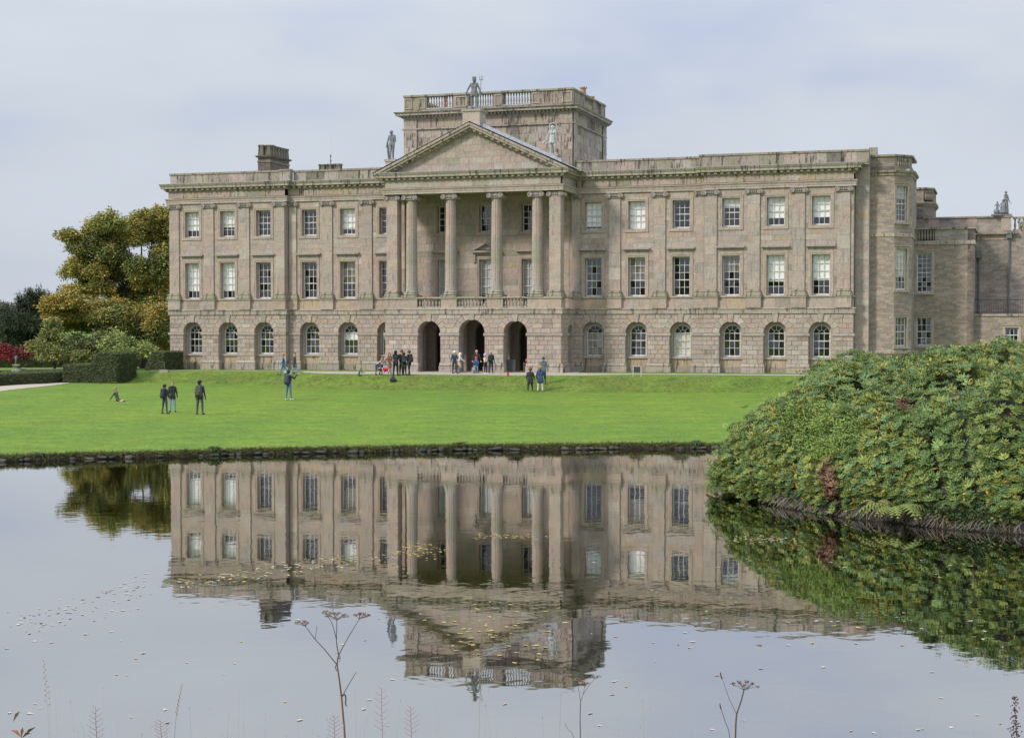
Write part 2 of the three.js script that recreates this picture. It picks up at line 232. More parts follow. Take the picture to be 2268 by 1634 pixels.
// pieces that can be picked apart: the largest 300 of a name are meshes of their own, the rest one joined part
const pieces = {};
function piece(name, area, gb, m = mStone, mtx = null) { (pieces[name] ||= []).push({ area, gb, m, mtx }); }
function flushPieces() {
  for (const name in pieces) {
    const a = pieces[name].sort((p, q) => q.area - p.area);
    a.slice(0, 300).forEach(p => { const g = p.gb.geo(); if (p.mtx) g.applyMatrix4(p.mtx); hp(name, g, p.m); });
    const rest = new Map(); for (const p of a.slice(300)) { if (!rest.has(p.m)) rest.set(p.m, new GB()); rest.get(p.m).merge(p.gb, p.mtx); }
    for (const [m, g] of rest) hp(name + '_remainder', g, m).userData.kind = 'stuff';
  }
}
// ashlar facing: courses of blocks over a rectangle, leaving out holes [x0,x1,y0,y1]
function ashlar(name, x0, x1, y0, y1, z, holes, weights, o = {}) {
  const { h = 0.42, len = 0.95, m = mStone, mtx = null, clip = null, proud = 0.03 } = o;
  const cuts = [y0, y1]; for (const q of holes) for (const y of [q[2], q[3]]) if (y > y0 + 0.15 && y < y1 - 0.15 && !cuts.some(c => Math.abs(c - y) < 0.12)) cuts.push(y);
  cuts.sort((a, b) => a - b); const ys = [];
  for (let i = 0; i + 1 < cuts.length; i++) { const n = Math.max(1, Math.round((cuts[i + 1] - cuts[i]) / h)); for (let k = 0; k < n; k++) ys.push(lerp(cuts[i], cuts[i + 1], k / n)); } ys.push(y1);
  for (let i = 0; i + 1 < ys.length; i++) {
    const a = ys[i], b = ys[i + 1], mid = (a + b) / 2; let runs = [[x0, x1]];
    if (clip) { const c = clip(b), d = clip(a); runs = [[Math.max(x0, c[0], d[0]), Math.min(x1, c[1], d[1])]]; if (runs[0][1] - runs[0][0] < 0.15) continue; }
    for (const q of holes) if (q[2] < b - 0.05 && q[3] > a + 0.05) runs = runs.flatMap(([s, e]) => q[1] <= s || q[0] >= e ? [[s, e]] : [[s, q[0]], [q[1], e]]).filter(([s, e]) => e - s > 0.05);
    for (const [s, e] of runs) {
      let x = s; while (x < e - 0.01) { let w = len * (0.6 + R() * 0.85); if (e - x - w < 0.4) w = e - x; const g = new GB().color(pick(R, weights)).shift(R), dz = R() * 0.006;
        g.prism([[x + 0.003, a + 0.003], [x + w - 0.003, a + 0.003], [x + w - 0.003, b - 0.003], [x + 0.003, b - 0.003]], z - 0.01, z + proud + dz, 0.004, false); piece(name, w * (b - a), g, m, mtx); x += w; }
    }
  }
}
const rust = (poly, z, mtx, name = 'rusticated_block', w = RUSTW, proud = 0.055) => { const g = new GB().color(pick(R, w)).shift(R); g.prism(poly, z - 0.01, z + proud, 0.015, false); const xs = poly.map(p => p[0]), ys = poly.map(p => p[1]); piece(name, (Math.max(...xs) - Math.min(...xs)) * (Math.max(...ys) - Math.min(...ys)), g, mStone, mtx); };
const rect = (a, b, c, d, j = 0.008) => [[a + j, c + j], [b - j, c + j], [b - j, d - j], [a + j, d - j]];
const archY = 4.11;
function arcade(x0, x1, arches, z, mtx = null, ex = {}) { // rusticated storey with arches [centre, radius]
  const lower = 6, upper = 4, yl = k => lerp(1.98, L.imp0, k / lower), yu = k => lerp(L.imp1, L.band0, k / upper);
  for (let p = 0; p <= arches.length; p++) {
    const A = arches[p - 1], B = arches[p], xa = A ? A[0] + A[1] : x0, xb = B ? B[0] - B[1] : x1;
    for (let k = 0; k < lower; k++) { const w = xb - xa, n = Math.max(1, Math.round(w / 0.62)); const js = [xa]; if (k % 2) { for (let i = 1; i < n; i++) js.push(xa + w * i / n); } else { for (let i = 0; i < n; i++) js.push(xa + w * (i + 0.5 - 0.08) / n); if (n === 1) js.length = 1; } js.push(xb); for (let i = 0; i + 1 < js.length; i++) rust(rect(js[i], js[i + 1], yl(k), yl(k + 1)), z, mtx); }
    const side = (A0, s) => y => { if (!A0) return s > 0 ? x0 : x1; const dy = y - archY, Ro = A0[1] * 1.0 + 0.44, lim = Ro * 0.866; return A0[0] + s * (dy < lim ? Math.sqrt(Math.max(0, Ro * Ro - dy * dy)) : dy / 1.732); };
    const l = side(A, 1), r = side(B, -1);
    for (let k = 0; k < upper; k++) {
      const a = yu(k), b = yu(k + 1), m = (a + b) / 2, wl = Math.max(l(a), l(b)), wr = Math.min(r(a), r(b)); const n = Math.max(1, Math.round((r(m) - l(m)) / 0.66));
      const js = []; for (let i = 1; i < n; i++) js.push(lerp(l(m), r(m), (i + (k % 2 ? 0.14 : -0.14)) / n)); const ok = js.filter(x => x > wl + 0.08 && x < wr - 0.08);
      const edge = [null, ...ok, null];
      for (let i = 0; i + 1 < edge.length; i++) { const j = 0.008, pl = edge[i] === null ? [[l(a) + j, a + j], [l(m) + j, m], [l(b) + j, b - j]] : [[edge[i] + j, a + j], [edge[i] + j, b - j]], pr = edge[i + 1] === null ? [[r(a) - j, a + j], [r(m) - j, m], [r(b) - j, b - j]] : [[edge[i + 1] - j, a + j], [edge[i + 1] - j, b - j]];
        if (pr[0][0] - pl[0][0] < 0.05 || pr[pr.length - 1][0] - pl[pl.length - 1][0] < 0.05) continue; rust([pl[0], ...pr, ...pl.slice(1).reverse()], z, mtx); }
    }
  }
  for (const [cx, r] of arches) {
    const n = 9, Ro = r + 0.44, H = L.band0 - archY;
    for (let i = 0; i < n; i++) {
      const t0 = i / n * Math.PI + 0.008, t1 = (i + 1) / n * Math.PI - 0.008, key = i === 4, mid3 = i >= 3 && i <= 5, P = [], q = key ? 0.06 : 0;
      const out = t => { const o = mid3 ? (H - 0.012) / Math.sin(t) : Ro; return [cx + Math.cos(t) * o, archY + Math.sin(t) * o]; };
      for (let k = 0; k <= 3; k++) { const t = lerp(t0, t1, k / 3); P.push([cx + Math.cos(t) * r, archY + Math.sin(t) * r]); }
      const O = []; for (let k = 0; k <= (mid3 ? 1 : 3); k++) O.push(out(lerp(t0, t1, k / (mid3 ? 1 : 3))));
      if (key) { P[0][1] -= 0.05; P[3][1] -= 0.05; P.splice(1, 2); }
      const poly = [...O, ...P.reverse()];
      rust(poly, z, mtx, key ? 'keystone' : 'voussoir', key ? { grey: 3, buff: 1, moss: 1 } : RUSTW, 0.055 + q);
    }
  }
  // impost band and plinth over the piers
    for (let p = 0; p <= arches.length; p++) { const A = arches[p - 1], B = arches[p], xa = A ? A[0] + A[1] - 0.07 : x0 - (ex.l ?? 0), xb = B ? B[0] - B[1] + 0.07 : x1 + (ex.r ?? 0);
    const ib = new GB(), pb = new GB(); ib.color(jit(C.grey, R, 0.08)).shift(R).box(xa, xb, L.imp0 + 0.03, L.imp1, z - 0.4, z + 0.13); ib.box(xa + 0.02, xb - 0.02, L.imp0 - 0.03, L.imp0 + 0.03, z - 0.4, z + 0.09);
    pb.color(jit(C.grey, R, 0.08)).shift(R); pb.box(xa - 0.02, xb + 0.02, L.ground, 1.74, z - 0.45, z + 0.17); pb.color(jit(C.light, R, 0.06)); pb.prism([[xa, 1.74], [xb, 1.74], [xb, 1.86], [xa, 1.98]].slice(0, 2).concat([[xb, 1.975], [xa, 1.975]]), z - 0.4, z + 0.11, 0.05);
  const o1 = ib.geo(), o2 = pb.geo(); if (mtx) { o1.applyMatrix4(mtx); o2.applyMatrix4(mtx); } hp('impost_band', o1); hp('plinth', o2, mStain); }
}
// wall plates with openings
const rectHole = (a, b, c, d) => { const h = new THREE.Path(); h.moveTo(a, c); h.lineTo(a, d); h.lineTo(b, d); h.lineTo(b, c); h.closePath(); return h; };
const archHole = (cx, r, y0) => { const h = new THREE.Path(); h.moveTo(cx - r, y0); h.lineTo(cx - r, archY); h.absarc(cx, archY, r, Math.PI, 0, true); h.lineTo(cx + r, y0); h.closePath(); return h; };
function wallPlate(x0, x1, y0, y1, z0, z1, holes, col, m = mStone) { const s = new THREE.Shape(); s.moveTo(x0, y0); s.lineTo(x1, y0); s.lineTo(x1, y1); s.lineTo(x0, y1); s.closePath(); s.holes.push(...holes); hp('wall', new GB().color(col).plate(s, z0, z1), m); }
const GW = 0.60;                                                                // half width of a window
const upperWin = [11.45, 13.43], lowerWin = [6.70, 9.47], groundBottom = 2.45, GR = 0.61;
const sections = [[0.18, E1, PAV], [E1, PL + 0.1, REC], [PR - 0.1, E2, REC], [E2, LEN, PAV]];
for (const [x0, x1, z] of sections) {
  const bs = bayAll.filter(b => b > x0 && b < x1);
  wallPlate(x0, x1, L.ground, L.band0 + 0.1, z - 0.5, z - 0.03, bs.map(b => archHole(b, 0.81, L.ground + 0.002)), C.grey);
  wallPlate(x0 + 0.003, x1 - 0.003, 2.3, L.band0, z - 0.72, z - 0.503, bs.map(b => archHole(b, GR, groundBottom)), C.grey);
  wallPlate(x0, x1, L.band1 - 0.05, L.arch1, z - 0.5, z, bs.flatMap(b => [rectHole(b - GW - 0.02, b + GW + 0.02, upperWin[0], upperWin[1]), rectHole(b - GW - 0.02, b + GW + 0.02, lowerWin[0], lowerWin[1])]), C.pink);
  arcade(x0 + (x0 === E1 ? 0.02 : 0), x1, bs.map(b => [b, 0.81]), z - 0.03, null, { l: x0 < 1 ? 0.1 : 0, r: x1 === LEN ? 0.1 : 0 });
  const holes = bs.flatMap(b => [[b - GW - 0.24, b + GW + 0.24, 11.2, 13.64], [b - GW - 0.24, b + GW + 0.24, 6.55, 10.1]]);
  ashlar('ashlar_block', x0 + 0.01, x1 - 0.01, L.ped1 + 0.12, L.cap1 + 0.05, z, holes, WALLW);
  ashlar('pedestal_block', x0 + 0.01, x1 - 0.01, L.band1, L.ped1, z, [], { pink: 4, orange: 2.2, buff: 3, grey: 2, dark: 1 }, { h: 0.7, len: 1.2 });
  ashlar('frieze_block', x0 + 0.01, x1 - 0.01, L.arch1 + 0.02, L.fr1 - 0.02, z + 0.09, [], { buff: 4, orange: 1.5, light: 1, pink: 2, dark: 0.8 }, { h: 0.6, len: 1.1, m: mStain });
}
// window surrounds, sashes, panes
const paneCache = {};
const paneGeo = (w, h) => paneCache[w.toFixed(3) + h.toFixed(3)] ||= new THREE.BoxGeometry(w, h, 0.006);
let paneCount = 0;
function sash(win, cx, z, w, y0, y1, cols, rows, o = {}) { // white glazing with real bars; panes are set just behind the bars
  const f = new GB().color([1, 1, 1]), b = 0.035, fr = 0.075, x0 = cx - w / 2, x1 = cx + w / 2, meet = o.meet ?? Math.round(rows / 2), yt = y1;
  if (!o.arched) f.box(x0, x1, y1 - fr, y1, z - 0.05, z + 0.04);
  f.box(x0, x0 + fr, y0, o.arched ? archY : y1 - fr, z - 0.05, z + 0.04); f.box(x1 - fr, x1, y0, o.arched ? archY : y1 - fr, z - 0.05, z + 0.04); f.box(x0 + fr, x1 - fr, y0, y0 + fr * 1.5, z - 0.05, z + 0.06);
  const ix0 = x0 + fr, ix1 = x1 - fr, iy0 = y0 + fr * 1.5, iy1 = o.arched ? archY - 0.02 : y1 - fr, pw = (ix1 - ix0) / cols, ph = (iy1 - iy0) / rows;
  for (let c = 1; c < cols; c++) f.box(ix0 + pw * c - b / 2, ix0 + pw * c + b / 2, iy0, iy1, z - 0.02, z + 0.02);
  for (let r = 1; r < rows; r++) { const t = r === meet ? b : b / 2; f.box(ix0, ix1, iy0 + ph * r - t, iy0 + ph * r + t, z - 0.025, z + (r === meet ? 0.03 : 0.019)); }
  const loose = new GB(), own = o.own !== false && paneCount + cols * rows <= 300;
  for (let c = 0; c < cols; c++) for (let r = 0; r < rows; r++) { const g = paneGeo(pw - 0.004, ph - 0.004), x = ix0 + pw * (c + 0.5), y = iy0 + ph * (r + 0.5), rx = (R() - 0.5) * 0.06, ry = (R() - 0.5) * 0.06;
    if (own) { const p = mesh('pane', g, mGlass, win); p.position.set(x, y, z - 0.004); p.rotation.set(rx, ry, 0); paneCount++; } else loose.add(g, new THREE.Matrix4().compose(V(x, y, z - 0.004), new THREE.Quaternion().setFromEuler(new THREE.Euler(rx, ry, 0)), V(1, 1, 1))); }
  if (o.arched) { // fan light: hub and three spokes
    const rr = w / 2, ring = (r0, r1, za, zb) => { const s = new THREE.Shape(); s.absarc(cx, archY, r1, 0, Math.PI, false); s.absarc(cx, archY, r0, Math.PI, 0, true); f.plate(s, za, zb); };
    ring(rr - fr, rr, z - 0.05, z + 0.04); ring(0.185, 0.225, z - 0.02, z + 0.02); f.box(x0 + fr, x1 - fr, archY - 0.035, archY + 0.02, z - 0.025, z + 0.03);
    for (const a of [45, 90, 135]) { const t = a * Math.PI / 180, c = Math.cos(t), s = Math.sin(t), q = 0.018; f.prism([[cx + c * 0.2 + s * q, archY + s * 0.2 - c * q], [cx + c * (rr - 0.05) + s * q, archY + s * (rr - 0.05) - c * q], [cx + c * (rr - 0.05) - s * q, archY + s * (rr - 0.05) + c * q], [cx + c * 0.2 - s * q, archY + s * 0.2 + c * q]], z - 0.02, z + 0.018); }
    const s = new THREE.Shape(); s.absarc(cx, archY, rr - fr, 0, Math.PI, false); s.closePath(); loose.plate(s, z - 0.008, z - 0.004);
  }
  mesh('frame', f.geo(), mWood, win);
  if (!loose.empty) { const p = mesh('pane', loose.geo(), mGlass, win); if (!o.arched || cols * rows > 1) p.userData.kind = 'stuff'; }
  // behind the glass: a shallow dark room, and a blind or curtain drawn to a part of the height
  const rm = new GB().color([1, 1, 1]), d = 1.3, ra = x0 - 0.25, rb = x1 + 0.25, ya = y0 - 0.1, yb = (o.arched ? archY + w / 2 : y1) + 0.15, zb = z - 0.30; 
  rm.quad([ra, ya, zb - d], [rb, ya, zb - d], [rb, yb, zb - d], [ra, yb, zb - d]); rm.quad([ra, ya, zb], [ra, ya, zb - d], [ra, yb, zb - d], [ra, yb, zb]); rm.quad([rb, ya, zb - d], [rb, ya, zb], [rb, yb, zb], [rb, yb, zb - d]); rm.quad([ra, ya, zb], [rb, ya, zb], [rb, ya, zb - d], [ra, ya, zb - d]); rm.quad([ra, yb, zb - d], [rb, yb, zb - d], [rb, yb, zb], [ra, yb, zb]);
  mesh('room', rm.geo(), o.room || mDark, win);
  if (o.blind) { const [k, bm, kind] = o.blind, g = new GB(); if (kind === 'curtain') for (let i = 0; i < 14; i++) { const xa = lerp(ix0, ix1, i / 14), xb = lerp(ix0, ix1, (i + 1) / 14), s = i % 2 ? 0.04 : 0; g.quad([xa, lerp(iy1, iy0, k), z - 0.14 - s], [xb, lerp(iy1, iy0, k), z - 0.14 - (0.04 - s)], [xb, iy1 + 0.05, z - 0.14 - (0.04 - s)], [xa, iy1 + 0.05, z - 0.14 - s]); }
    else { const yb2 = lerp(iy1, iy0, k); g.box(ix0 - 0.05, ix1 + 0.05, yb2, iy1 + 0.05, z - 0.072, z - 0.06); g.box(ix0 - 0.05, ix1 + 0.05, yb2 - 0.03, yb2, z - 0.08, z - 0.055); } mesh(kind === 'curtain' ? 'curtain' : 'blind', g.geo(), bm, win); }
}
const B = (k, m = mBlind, kind) => [k, m, kind];
function surround(win, cx, z, y0, y1, hood, lug = 0) { // moulded architrave, with sill or cornice hood
  const g = new GB().color(jit(C.buff, R, 0.06)).shift(R), w = GW + 0.02;
  for (const [a, b, d] of [[0.10, 0.23, 0.075], [0.0, 0.10, 0.05]]) { g.box(cx - w - b, cx - w - a, y0, y1 + b, z - 0.02, z + d); g.box(cx + w + a, cx + w + b, y0, y1 + b, z - 0.02, z + d); g.box(cx - w - a, cx + w + a, y1 + a, y1 + b, z - 0.02, z + d - 0.003); }
  if (!hood) g.box(cx - w - 0.23, cx + w + 0.23, y0 - 0.22, y0 - 0.002, z - 0.02, z + 0.08); else g.box(cx - w - 0.16, cx + w + 0.16, y0 - 0.10, y0 - 0.002, z - 0.35, z + 0.10);
  mesh('surround', g.geo(), mStone, win);
  if (hood) { const h = new GB().color(jit(C.grey, R, 0.05)); h.box(cx - w - 0.2, cx + w + 0.2, y1 + 0.232, 9.93, z - 0.02, z + 0.045); h.box(cx - w - 0.26, cx + w + 0.26, 9.93, 10.0, z - 0.02, z + 0.14); h.box(cx - w - 0.36, cx + w + 0.36, 10.0, 10.09, z - 0.02, z + 0.27);
    mesh('hood', h.geo(), mStone, win); const l = new GB().box(cx - w - 0.37, cx + w + 0.37, 10.09, 10.115, z - 0.02, z + 0.28); mesh('lead_flashing', l.geo(), mLead, win); }
}
const upBl = [B(0.74), B(0.62), 0, 0, B(0.8), 0, B(0.9), B(0.98), 0, B(0.3), B(0.72), B(0.74)];
const loBl = [B(0.80), B(0.80), 0, 0, B(0.62, mCurtain, 'curtain'), 0, 0, B(0.62, mCurtain, 'curtain'), 0, B(0.4, mCurtain, 'curtain'), B(0.66), B(0.64)];
const grBl = [0, 0, 0, 0, B(0.34), B(0.3), B(0.95, mCurtain), 0, B(0.97, mCream), 0, 0, 0];
bayAll.forEach((b, i) => {
  const z = planeOf(b);
  let w = group('window', house); surround(w, b, z, lowerWin[0], lowerWin[1], true); sash(w, b, z - 0.36, GW * 2, lowerWin[0], lowerWin[1], 3, 5, { blind: loBl[i], meet: 2 });
  w = group('window', house); surround(w, b, z, upperWin[0], upperWin[1], false); sash(w, b, z - 0.36, GW * 2, upperWin[0], upperWin[1], 3, 4, { blind: upBl[i], own: false, room: i === 2 || i === 9 ? mRoom : mDark });
  w = group('window', house); const g = new GB().color(jit(C.grey, R, 0.05)).shift(R), zz = z - 0.5; // ground floor: inner surround, sill, apron
  const ring = new THREE.Shape(); ring.absarc(b, archY, 0.80, 0, Math.PI, false); ring.lineTo(b - 0.80, groundBottom); ring.lineTo(b - GR - 0.02, groundBottom); ring.lineTo(b - GR - 0.02, archY); ring.absarc(b, archY, GR + 0.02, Math.PI, 0, true); ring.lineTo(b + GR + 0.02, groundBottom); ring.lineTo(b + 0.80, groundBottom); ring.closePath();
  g.plate(ring, zz - 0.01, zz + 0.06); mesh('surround', g.geo(), mStone, w);
  const s = new GB().color(jit(C.grey, R, 0.06)); s.box(b - 0.805, b + 0.805, 2.3, groundBottom, zz - 0.2, zz + 0.2); mesh('sill', s.geo(), mStone, w);
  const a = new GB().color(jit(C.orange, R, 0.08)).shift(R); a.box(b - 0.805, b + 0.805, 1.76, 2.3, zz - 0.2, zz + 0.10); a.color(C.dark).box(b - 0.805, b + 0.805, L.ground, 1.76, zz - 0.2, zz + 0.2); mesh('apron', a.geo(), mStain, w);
  sash(w, b, zz - 0.14, GR * 2 - 0.02, groundBottom, 0, 3, 3, { arched: true, blind: grBl[i], meet: 2, own: i < 8 && i > 3 });
});
// pilasters
const pilC = [0.66, 3.68, 6.74, 9.72, 13.45, 16.7], pilAll = [...pilC, ...pilC.map(p => LEN - p)];
const capGeo = (() => { // ionic capital 1 m wide across the volutes, 0.42 high, standing on y=0
  const g = new GB().color(C.grey); g.box(-0.52, 0.52, 0.36, 0.42, -0.10, 0.24); g.box(-0.40, 0.40, 0.25, 0.36, -0.10, 0.15); g.box(-0.36, 0.36, 0.02, 0.06, -0.10, 0.16);
  for (const s of [-1, 1]) { const vol = new THREE.CylinderGeometry(0.175, 0.175, 0.30, 14); vol.rotateX(Math.PI / 2); g.add(vol, M4(s * 0.42, 0.17, 0.06, s * 0.25)); const pts = []; for (let i = 0; i <= 26; i++) { const t = i / 26, a = t * 4.2 * Math.PI, r = lerp(0.17, 0.03, t); pts.push(V(s * (0.43 + Math.cos(a + 1.57) * r), 0.17 + Math.sin(a + 1.57) * r, 0.225)); } g.add(tube(pts, 0.024, 0.018, 5)); const eye = new THREE.SphereGeometry(0.04, 8, 6); g.add(eye, M4(s * 0.43, 0.17, 0.22)); }
  for (let i = -2; i <= 2; i++) { const e = new THREE.SphereGeometry(0.07, 8, 6); g.add(e, M4(i * 0.13, 0.17, 0.14, 0, V(0.8, 1.1, 0.8))); }
  return g.geo();
})();
const baseGeo = (w, d, h) => { const g = new GB().color(jit(C.moss, R, 0.1)); g.box(-w / 2 - 0.15, w / 2 + 0.15, 0, h * 0.36, -d, 0.17); g.color(jit(C.grey, R, 0.06)); g.box(-w / 2 - 0.12, w / 2 + 0.12, h * 0.36, h * 0.58, -d, 0.14); g.box(-w / 2 - 0.05, w / 2 + 0.05, h * 0.58, h * 0.74, -d, 0.06); g.box(-w / 2 - 0.09, w / 2 + 0.09, h * 0.74, h * 0.88, -d, 0.10); g.box(-w / 2 - 0.03, w / 2 + 0.03, h * 0.88, h, -d, 0.04); return g; };
function pilaster(cx, z, w = 0.84, proj = 0.13, d = 0.12) {
  const p = group('pilaster', house); p.position.set(cx, 0, z); let y = L.base1;
  const b = mesh('base', baseGeo(w, d, 0.45).geo(), mStain, p); b.position.set(0, L.base0, proj);
  const pd = new GB().color(jit(C.buff, R, 0.1)).shift(R); pd.box(-w / 2 - 0.1, w / 2 + 0.1, L.band1, L.ped1, -d, proj + 0.09); pd.color(C.grey).box(-w / 2 - 0.13, w / 2 + 0.13, L.ped1, L.base0, -d, proj + 0.13); mesh('pedestal', pd.geo(), mStone, p);
  const s = new GB(); while (y < L.cap0 - 0.01) { let h = 0.55 + R() * 0.75; if (L.cap0 - y - h < 0.4) h = L.cap0 - y; s.color(pick(R, { grey: 4, buff: 3, pink: 2.5, light: 0.8 })).shift(R); s.prism([[-w / 2, y + 0.003], [w / 2, y + 0.003], [w / 2, y + h - 0.003], [-w / 2, y + h - 0.003]], -d, proj, 0.006, false); y += h; } mesh('shaft', s.geo(), mStone, p);
  const c = mesh('capital', capGeo, mStone, p); c.position.set(0, L.cap0, proj - 0.06); c.scale.set(w / 0.80, 0.93, 0.9);
}
pilAll.forEach(u => pilaster(u, planeOf(u)));
for (const u of [E1 + 0.38, E2 - 0.38]) pilaster(u, REC, 0.6);
for (const u of [PL - 0.12, PR + 0.12]) pilaster(u, REC, 0.6);
// quoin strip at the right end, set back
wallPlate(LEN - 0.002, 53.45, L.ground, L.par1 - 0.12, -1.6, -0.45, [], C.grey); ashlar('ashlar_block', LEN + 0.02, 53.44, L.ground, L.par1 - 0.2, -0.45, [], { grey: 4, buff: 4, pink: 2, light: 2, orange: 0.6 }, { h: 0.45, len: 0.6 });
// swept mouldings along the outline
function sweep(profile, path) { // profile: [out, y] from bottom to top; path: [x, z], outside on the left of travel turned to +z
  const n = path.length, off = path.map((p, i) => { const f = (a, b) => { const dx = b[0] - a[0], dz = b[1] - a[1], l = Math.hypot(dx, dz); return [-dz / l, dx / l]; }; const a = i ? f(path[i - 1], p) : null, b = i < n - 1 ? f(p, path[i + 1]) : null; if (!a) return b; if (!b) return a; const k = 1 + a[0] * b[0] + a[1] * b[1]; return [(a[0] + b[0]) / k, (a[1] + b[1]) / k]; });
  const g = new GB(), at = (i, q) => [path[i][0] + off[i][0] * q[0], q[1], path[i][1] + off[i][1] * q[0]];
  g.paint = (cols) => { for (let i = 0; i + 1 < n; i++) { const len = Math.hypot(path[i + 1][0] - path[i][0], path[i + 1][1] - path[i][1]), k = Math.max(1, Math.round(len / 1.3)); for (let s = 0; s < k; s++) { g.shift(R); const jt = 0.92 + R() * 0.16; for (let q = 0; q + 1 < profile.length; q++) { const c = cols[q] || cols[cols.length - 1]; g.color([c[0] * jt, c[1] * jt, c[2] * jt]); const mixp = (a, b, t) => [lerp(a[0], b[0], t), lerp(a[1], b[1], t), lerp(a[2], b[2], t)]; const A = at(i, profile[q]), Bq = at(i + 1, profile[q]), Cq = at(i + 1, profile[q + 1]), D = at(i, profile[q + 1]); g.quad(mixp(A, Bq, s / k), mixp(A, Bq, (s + 1) / k), mixp(D, Cq, (s + 1) / k), mixp(D, Cq, s / k)); } } }
    for (const [i, rev] of [[0, 0], [n - 1, 1]]) { const P = profile.map(q => at(i, q)), c = at(i, [-0.2, profile[0][1]]), e = at(i, [-0.2, profile[profile.length - 1][1]]); const poly = [c, ...P, e]; for (let k = 1; k + 1 < poly.length; k++) rev ? g.tri(poly[0], poly[k + 1], poly[k]) : g.tri(poly[0], poly[k], poly[k + 1]); } return g; };
  return g;
}
// travel left to right along the front: direction +x has its outside at +z, so walk with [-dz, dx] = (0, +) for dx>0
const OUT = [[0.16, -12], [0.16, PAV], [E1, PAV], [E1, REC], [PL, REC], [PL, PF], [PR, PF], [PR, REC], [E2, REC], [E2, PAV], [LEN, PAV], [LEN, -0.47]];
const OUTW = OUT.map(p => p);
hp('architrave', sweep([[-0.1, L.cap1], [0.15, L.cap1], [0.15, 14.18], [0.175, 14.19], [0.175, 14.33], [0.24, 14.38], [0.24, 14.46], [0.10, L.arch1]], OUT).paint([C.grey, C.light, C.buff, C.buff, C.light, C.grey]));
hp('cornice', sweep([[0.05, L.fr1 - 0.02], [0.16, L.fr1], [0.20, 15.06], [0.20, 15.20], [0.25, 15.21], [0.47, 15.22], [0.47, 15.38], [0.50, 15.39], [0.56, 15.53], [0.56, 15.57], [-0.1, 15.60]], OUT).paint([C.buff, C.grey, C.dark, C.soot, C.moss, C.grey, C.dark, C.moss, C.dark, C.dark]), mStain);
hp('lead_flashing', sweep([[0.30, 15.604], [0.566, 15.575], [0.566, 15.60], [-0.05, 15.64]], OUT).paint([[1, 1, 1]]), mLead);
hp('string_course', sweep([[0.02, L.ped1], [0.09, L.ped1 + 0.02], [0.09, L.base0 - 0.02], [0.02, L.base0 + 0.02]], OUT.map((p, i) => i === 5 ? p : p)).paint([C.moss, C.moss, C.grey]), mStain);
const BANDP = OUT.map(p => [...p]); 
hp('band_course', sweep([[0.02, L.band0], [0.10, L.band0 + 0.01], [0.10, L.band1 - 0.10], [0.15, L.band1 - 0.08], [0.15, L.band1], [-0.05, L.band1 + 0.02]], BANDP).paint([C.grey, C.grey, C.grey, C.light, C.light]), mStain);
// dentils under the cornice, one by one
const dentilGeo = new GB().color(jit(C.buff, R, 0.03)).box(-0.10, 0.10, 0, 0.13, 0, 0.17).geo();
function dentils(x0, x1, z) { const n = Math.round((x1 - x0) / 0.46); for (let i = 0; i < n; i++) { const d = mesh('dentil', dentilGeo, mStone, house); d.position.set(lerp(x0, x1, (i + 0.5) / n), 15.075, z + 0.20); } }
dentils(-0.2, E1 + 0.3, PAV); dentils(E1 + 0.4, PL - 0.3, REC); dentils(PL - 0.4, PR + 0.4, PF); dentils(PR + 0.3, E2 - 0.3, REC); dentils(E2 - 0.3, LEN + 0.4, PAV);
for (let i = 0; i < 6; i++) { const d = mesh('dentil', dentilGeo, mStone, house); d.rotation.y = Math.PI / 2; d.position.set(PR + 0.20, 15.075, PF - 0.2 - i * 0.5); }
// parapets over the wings
function parapet(x0, x1, z, y1) { const g = new GB().color(C.dark); g.box(x0, x1, 15.5, y1 - 0.14, z - 0.45, z - 0.03); hp('parapet', g, mStain); ashlar('parapet_block', x0 + 0.01, x1 - 0.01, 15.62, y1 - 0.14, z - 0.03, [], PARW, { h: 0.8, len: 1.3, m: mStain }); const c = new GB(); for (let x = x0; x < x1 - 0.01; x += 1.6) { const e = Math.min(x1, x + 1.6); c.color(jit(C.dark, R, 0.1)).shift(R).box(x - 0.03, e + 0.03 - 0.034, y1 - 0.14, y1, z - 0.52, z + 0.06); } hp('coping', c, mStain); }
parapet(0.18, E1 - 0.55, PAV - 0.15, L.par1); parapet(E1 - 0.545, E1 + 0.35, PAV - 0.08, L.par1 + 0.05); parapet(E1 + 0.355, PL + 2, REC - 0.1, L.par1 - 0.02); parapet(PR - 0.9, E2 - 0.4, REC - 0.1, L.par1 - 0.02); parapet(E2 - 0.395, LEN - 0.9, PAV - 0.15, L.par1 + 0.05); parapet(LEN - 0.895, 53.45, PAV - 0.4, L.par1 + 0.07);
// body behind the fronts
const body = new GB().color(C.grey); body.box(0.02, 52.4, 0.6, 15.5, -13, -2.4); body.box(0.17, 0.5, 0.6, 15.5, -13, PAV - 0.51); body.box(52.0, 53.4, 0.6, 15.5, -13, -1.61); hp('wall', body, mRubble);
const roof = new GB(); roof.box(0.1, 53.3, 15.5, 15.62, -13, -0.7); hp('roof', roof, mLead);
for (const y of [L.band0 - 0.1, 10.6]) { const fl = new GB(); fl.box(0.3, 52.2, y, y + 0.25, -2.4, -0.75); hp('floor', fl, mDark); }
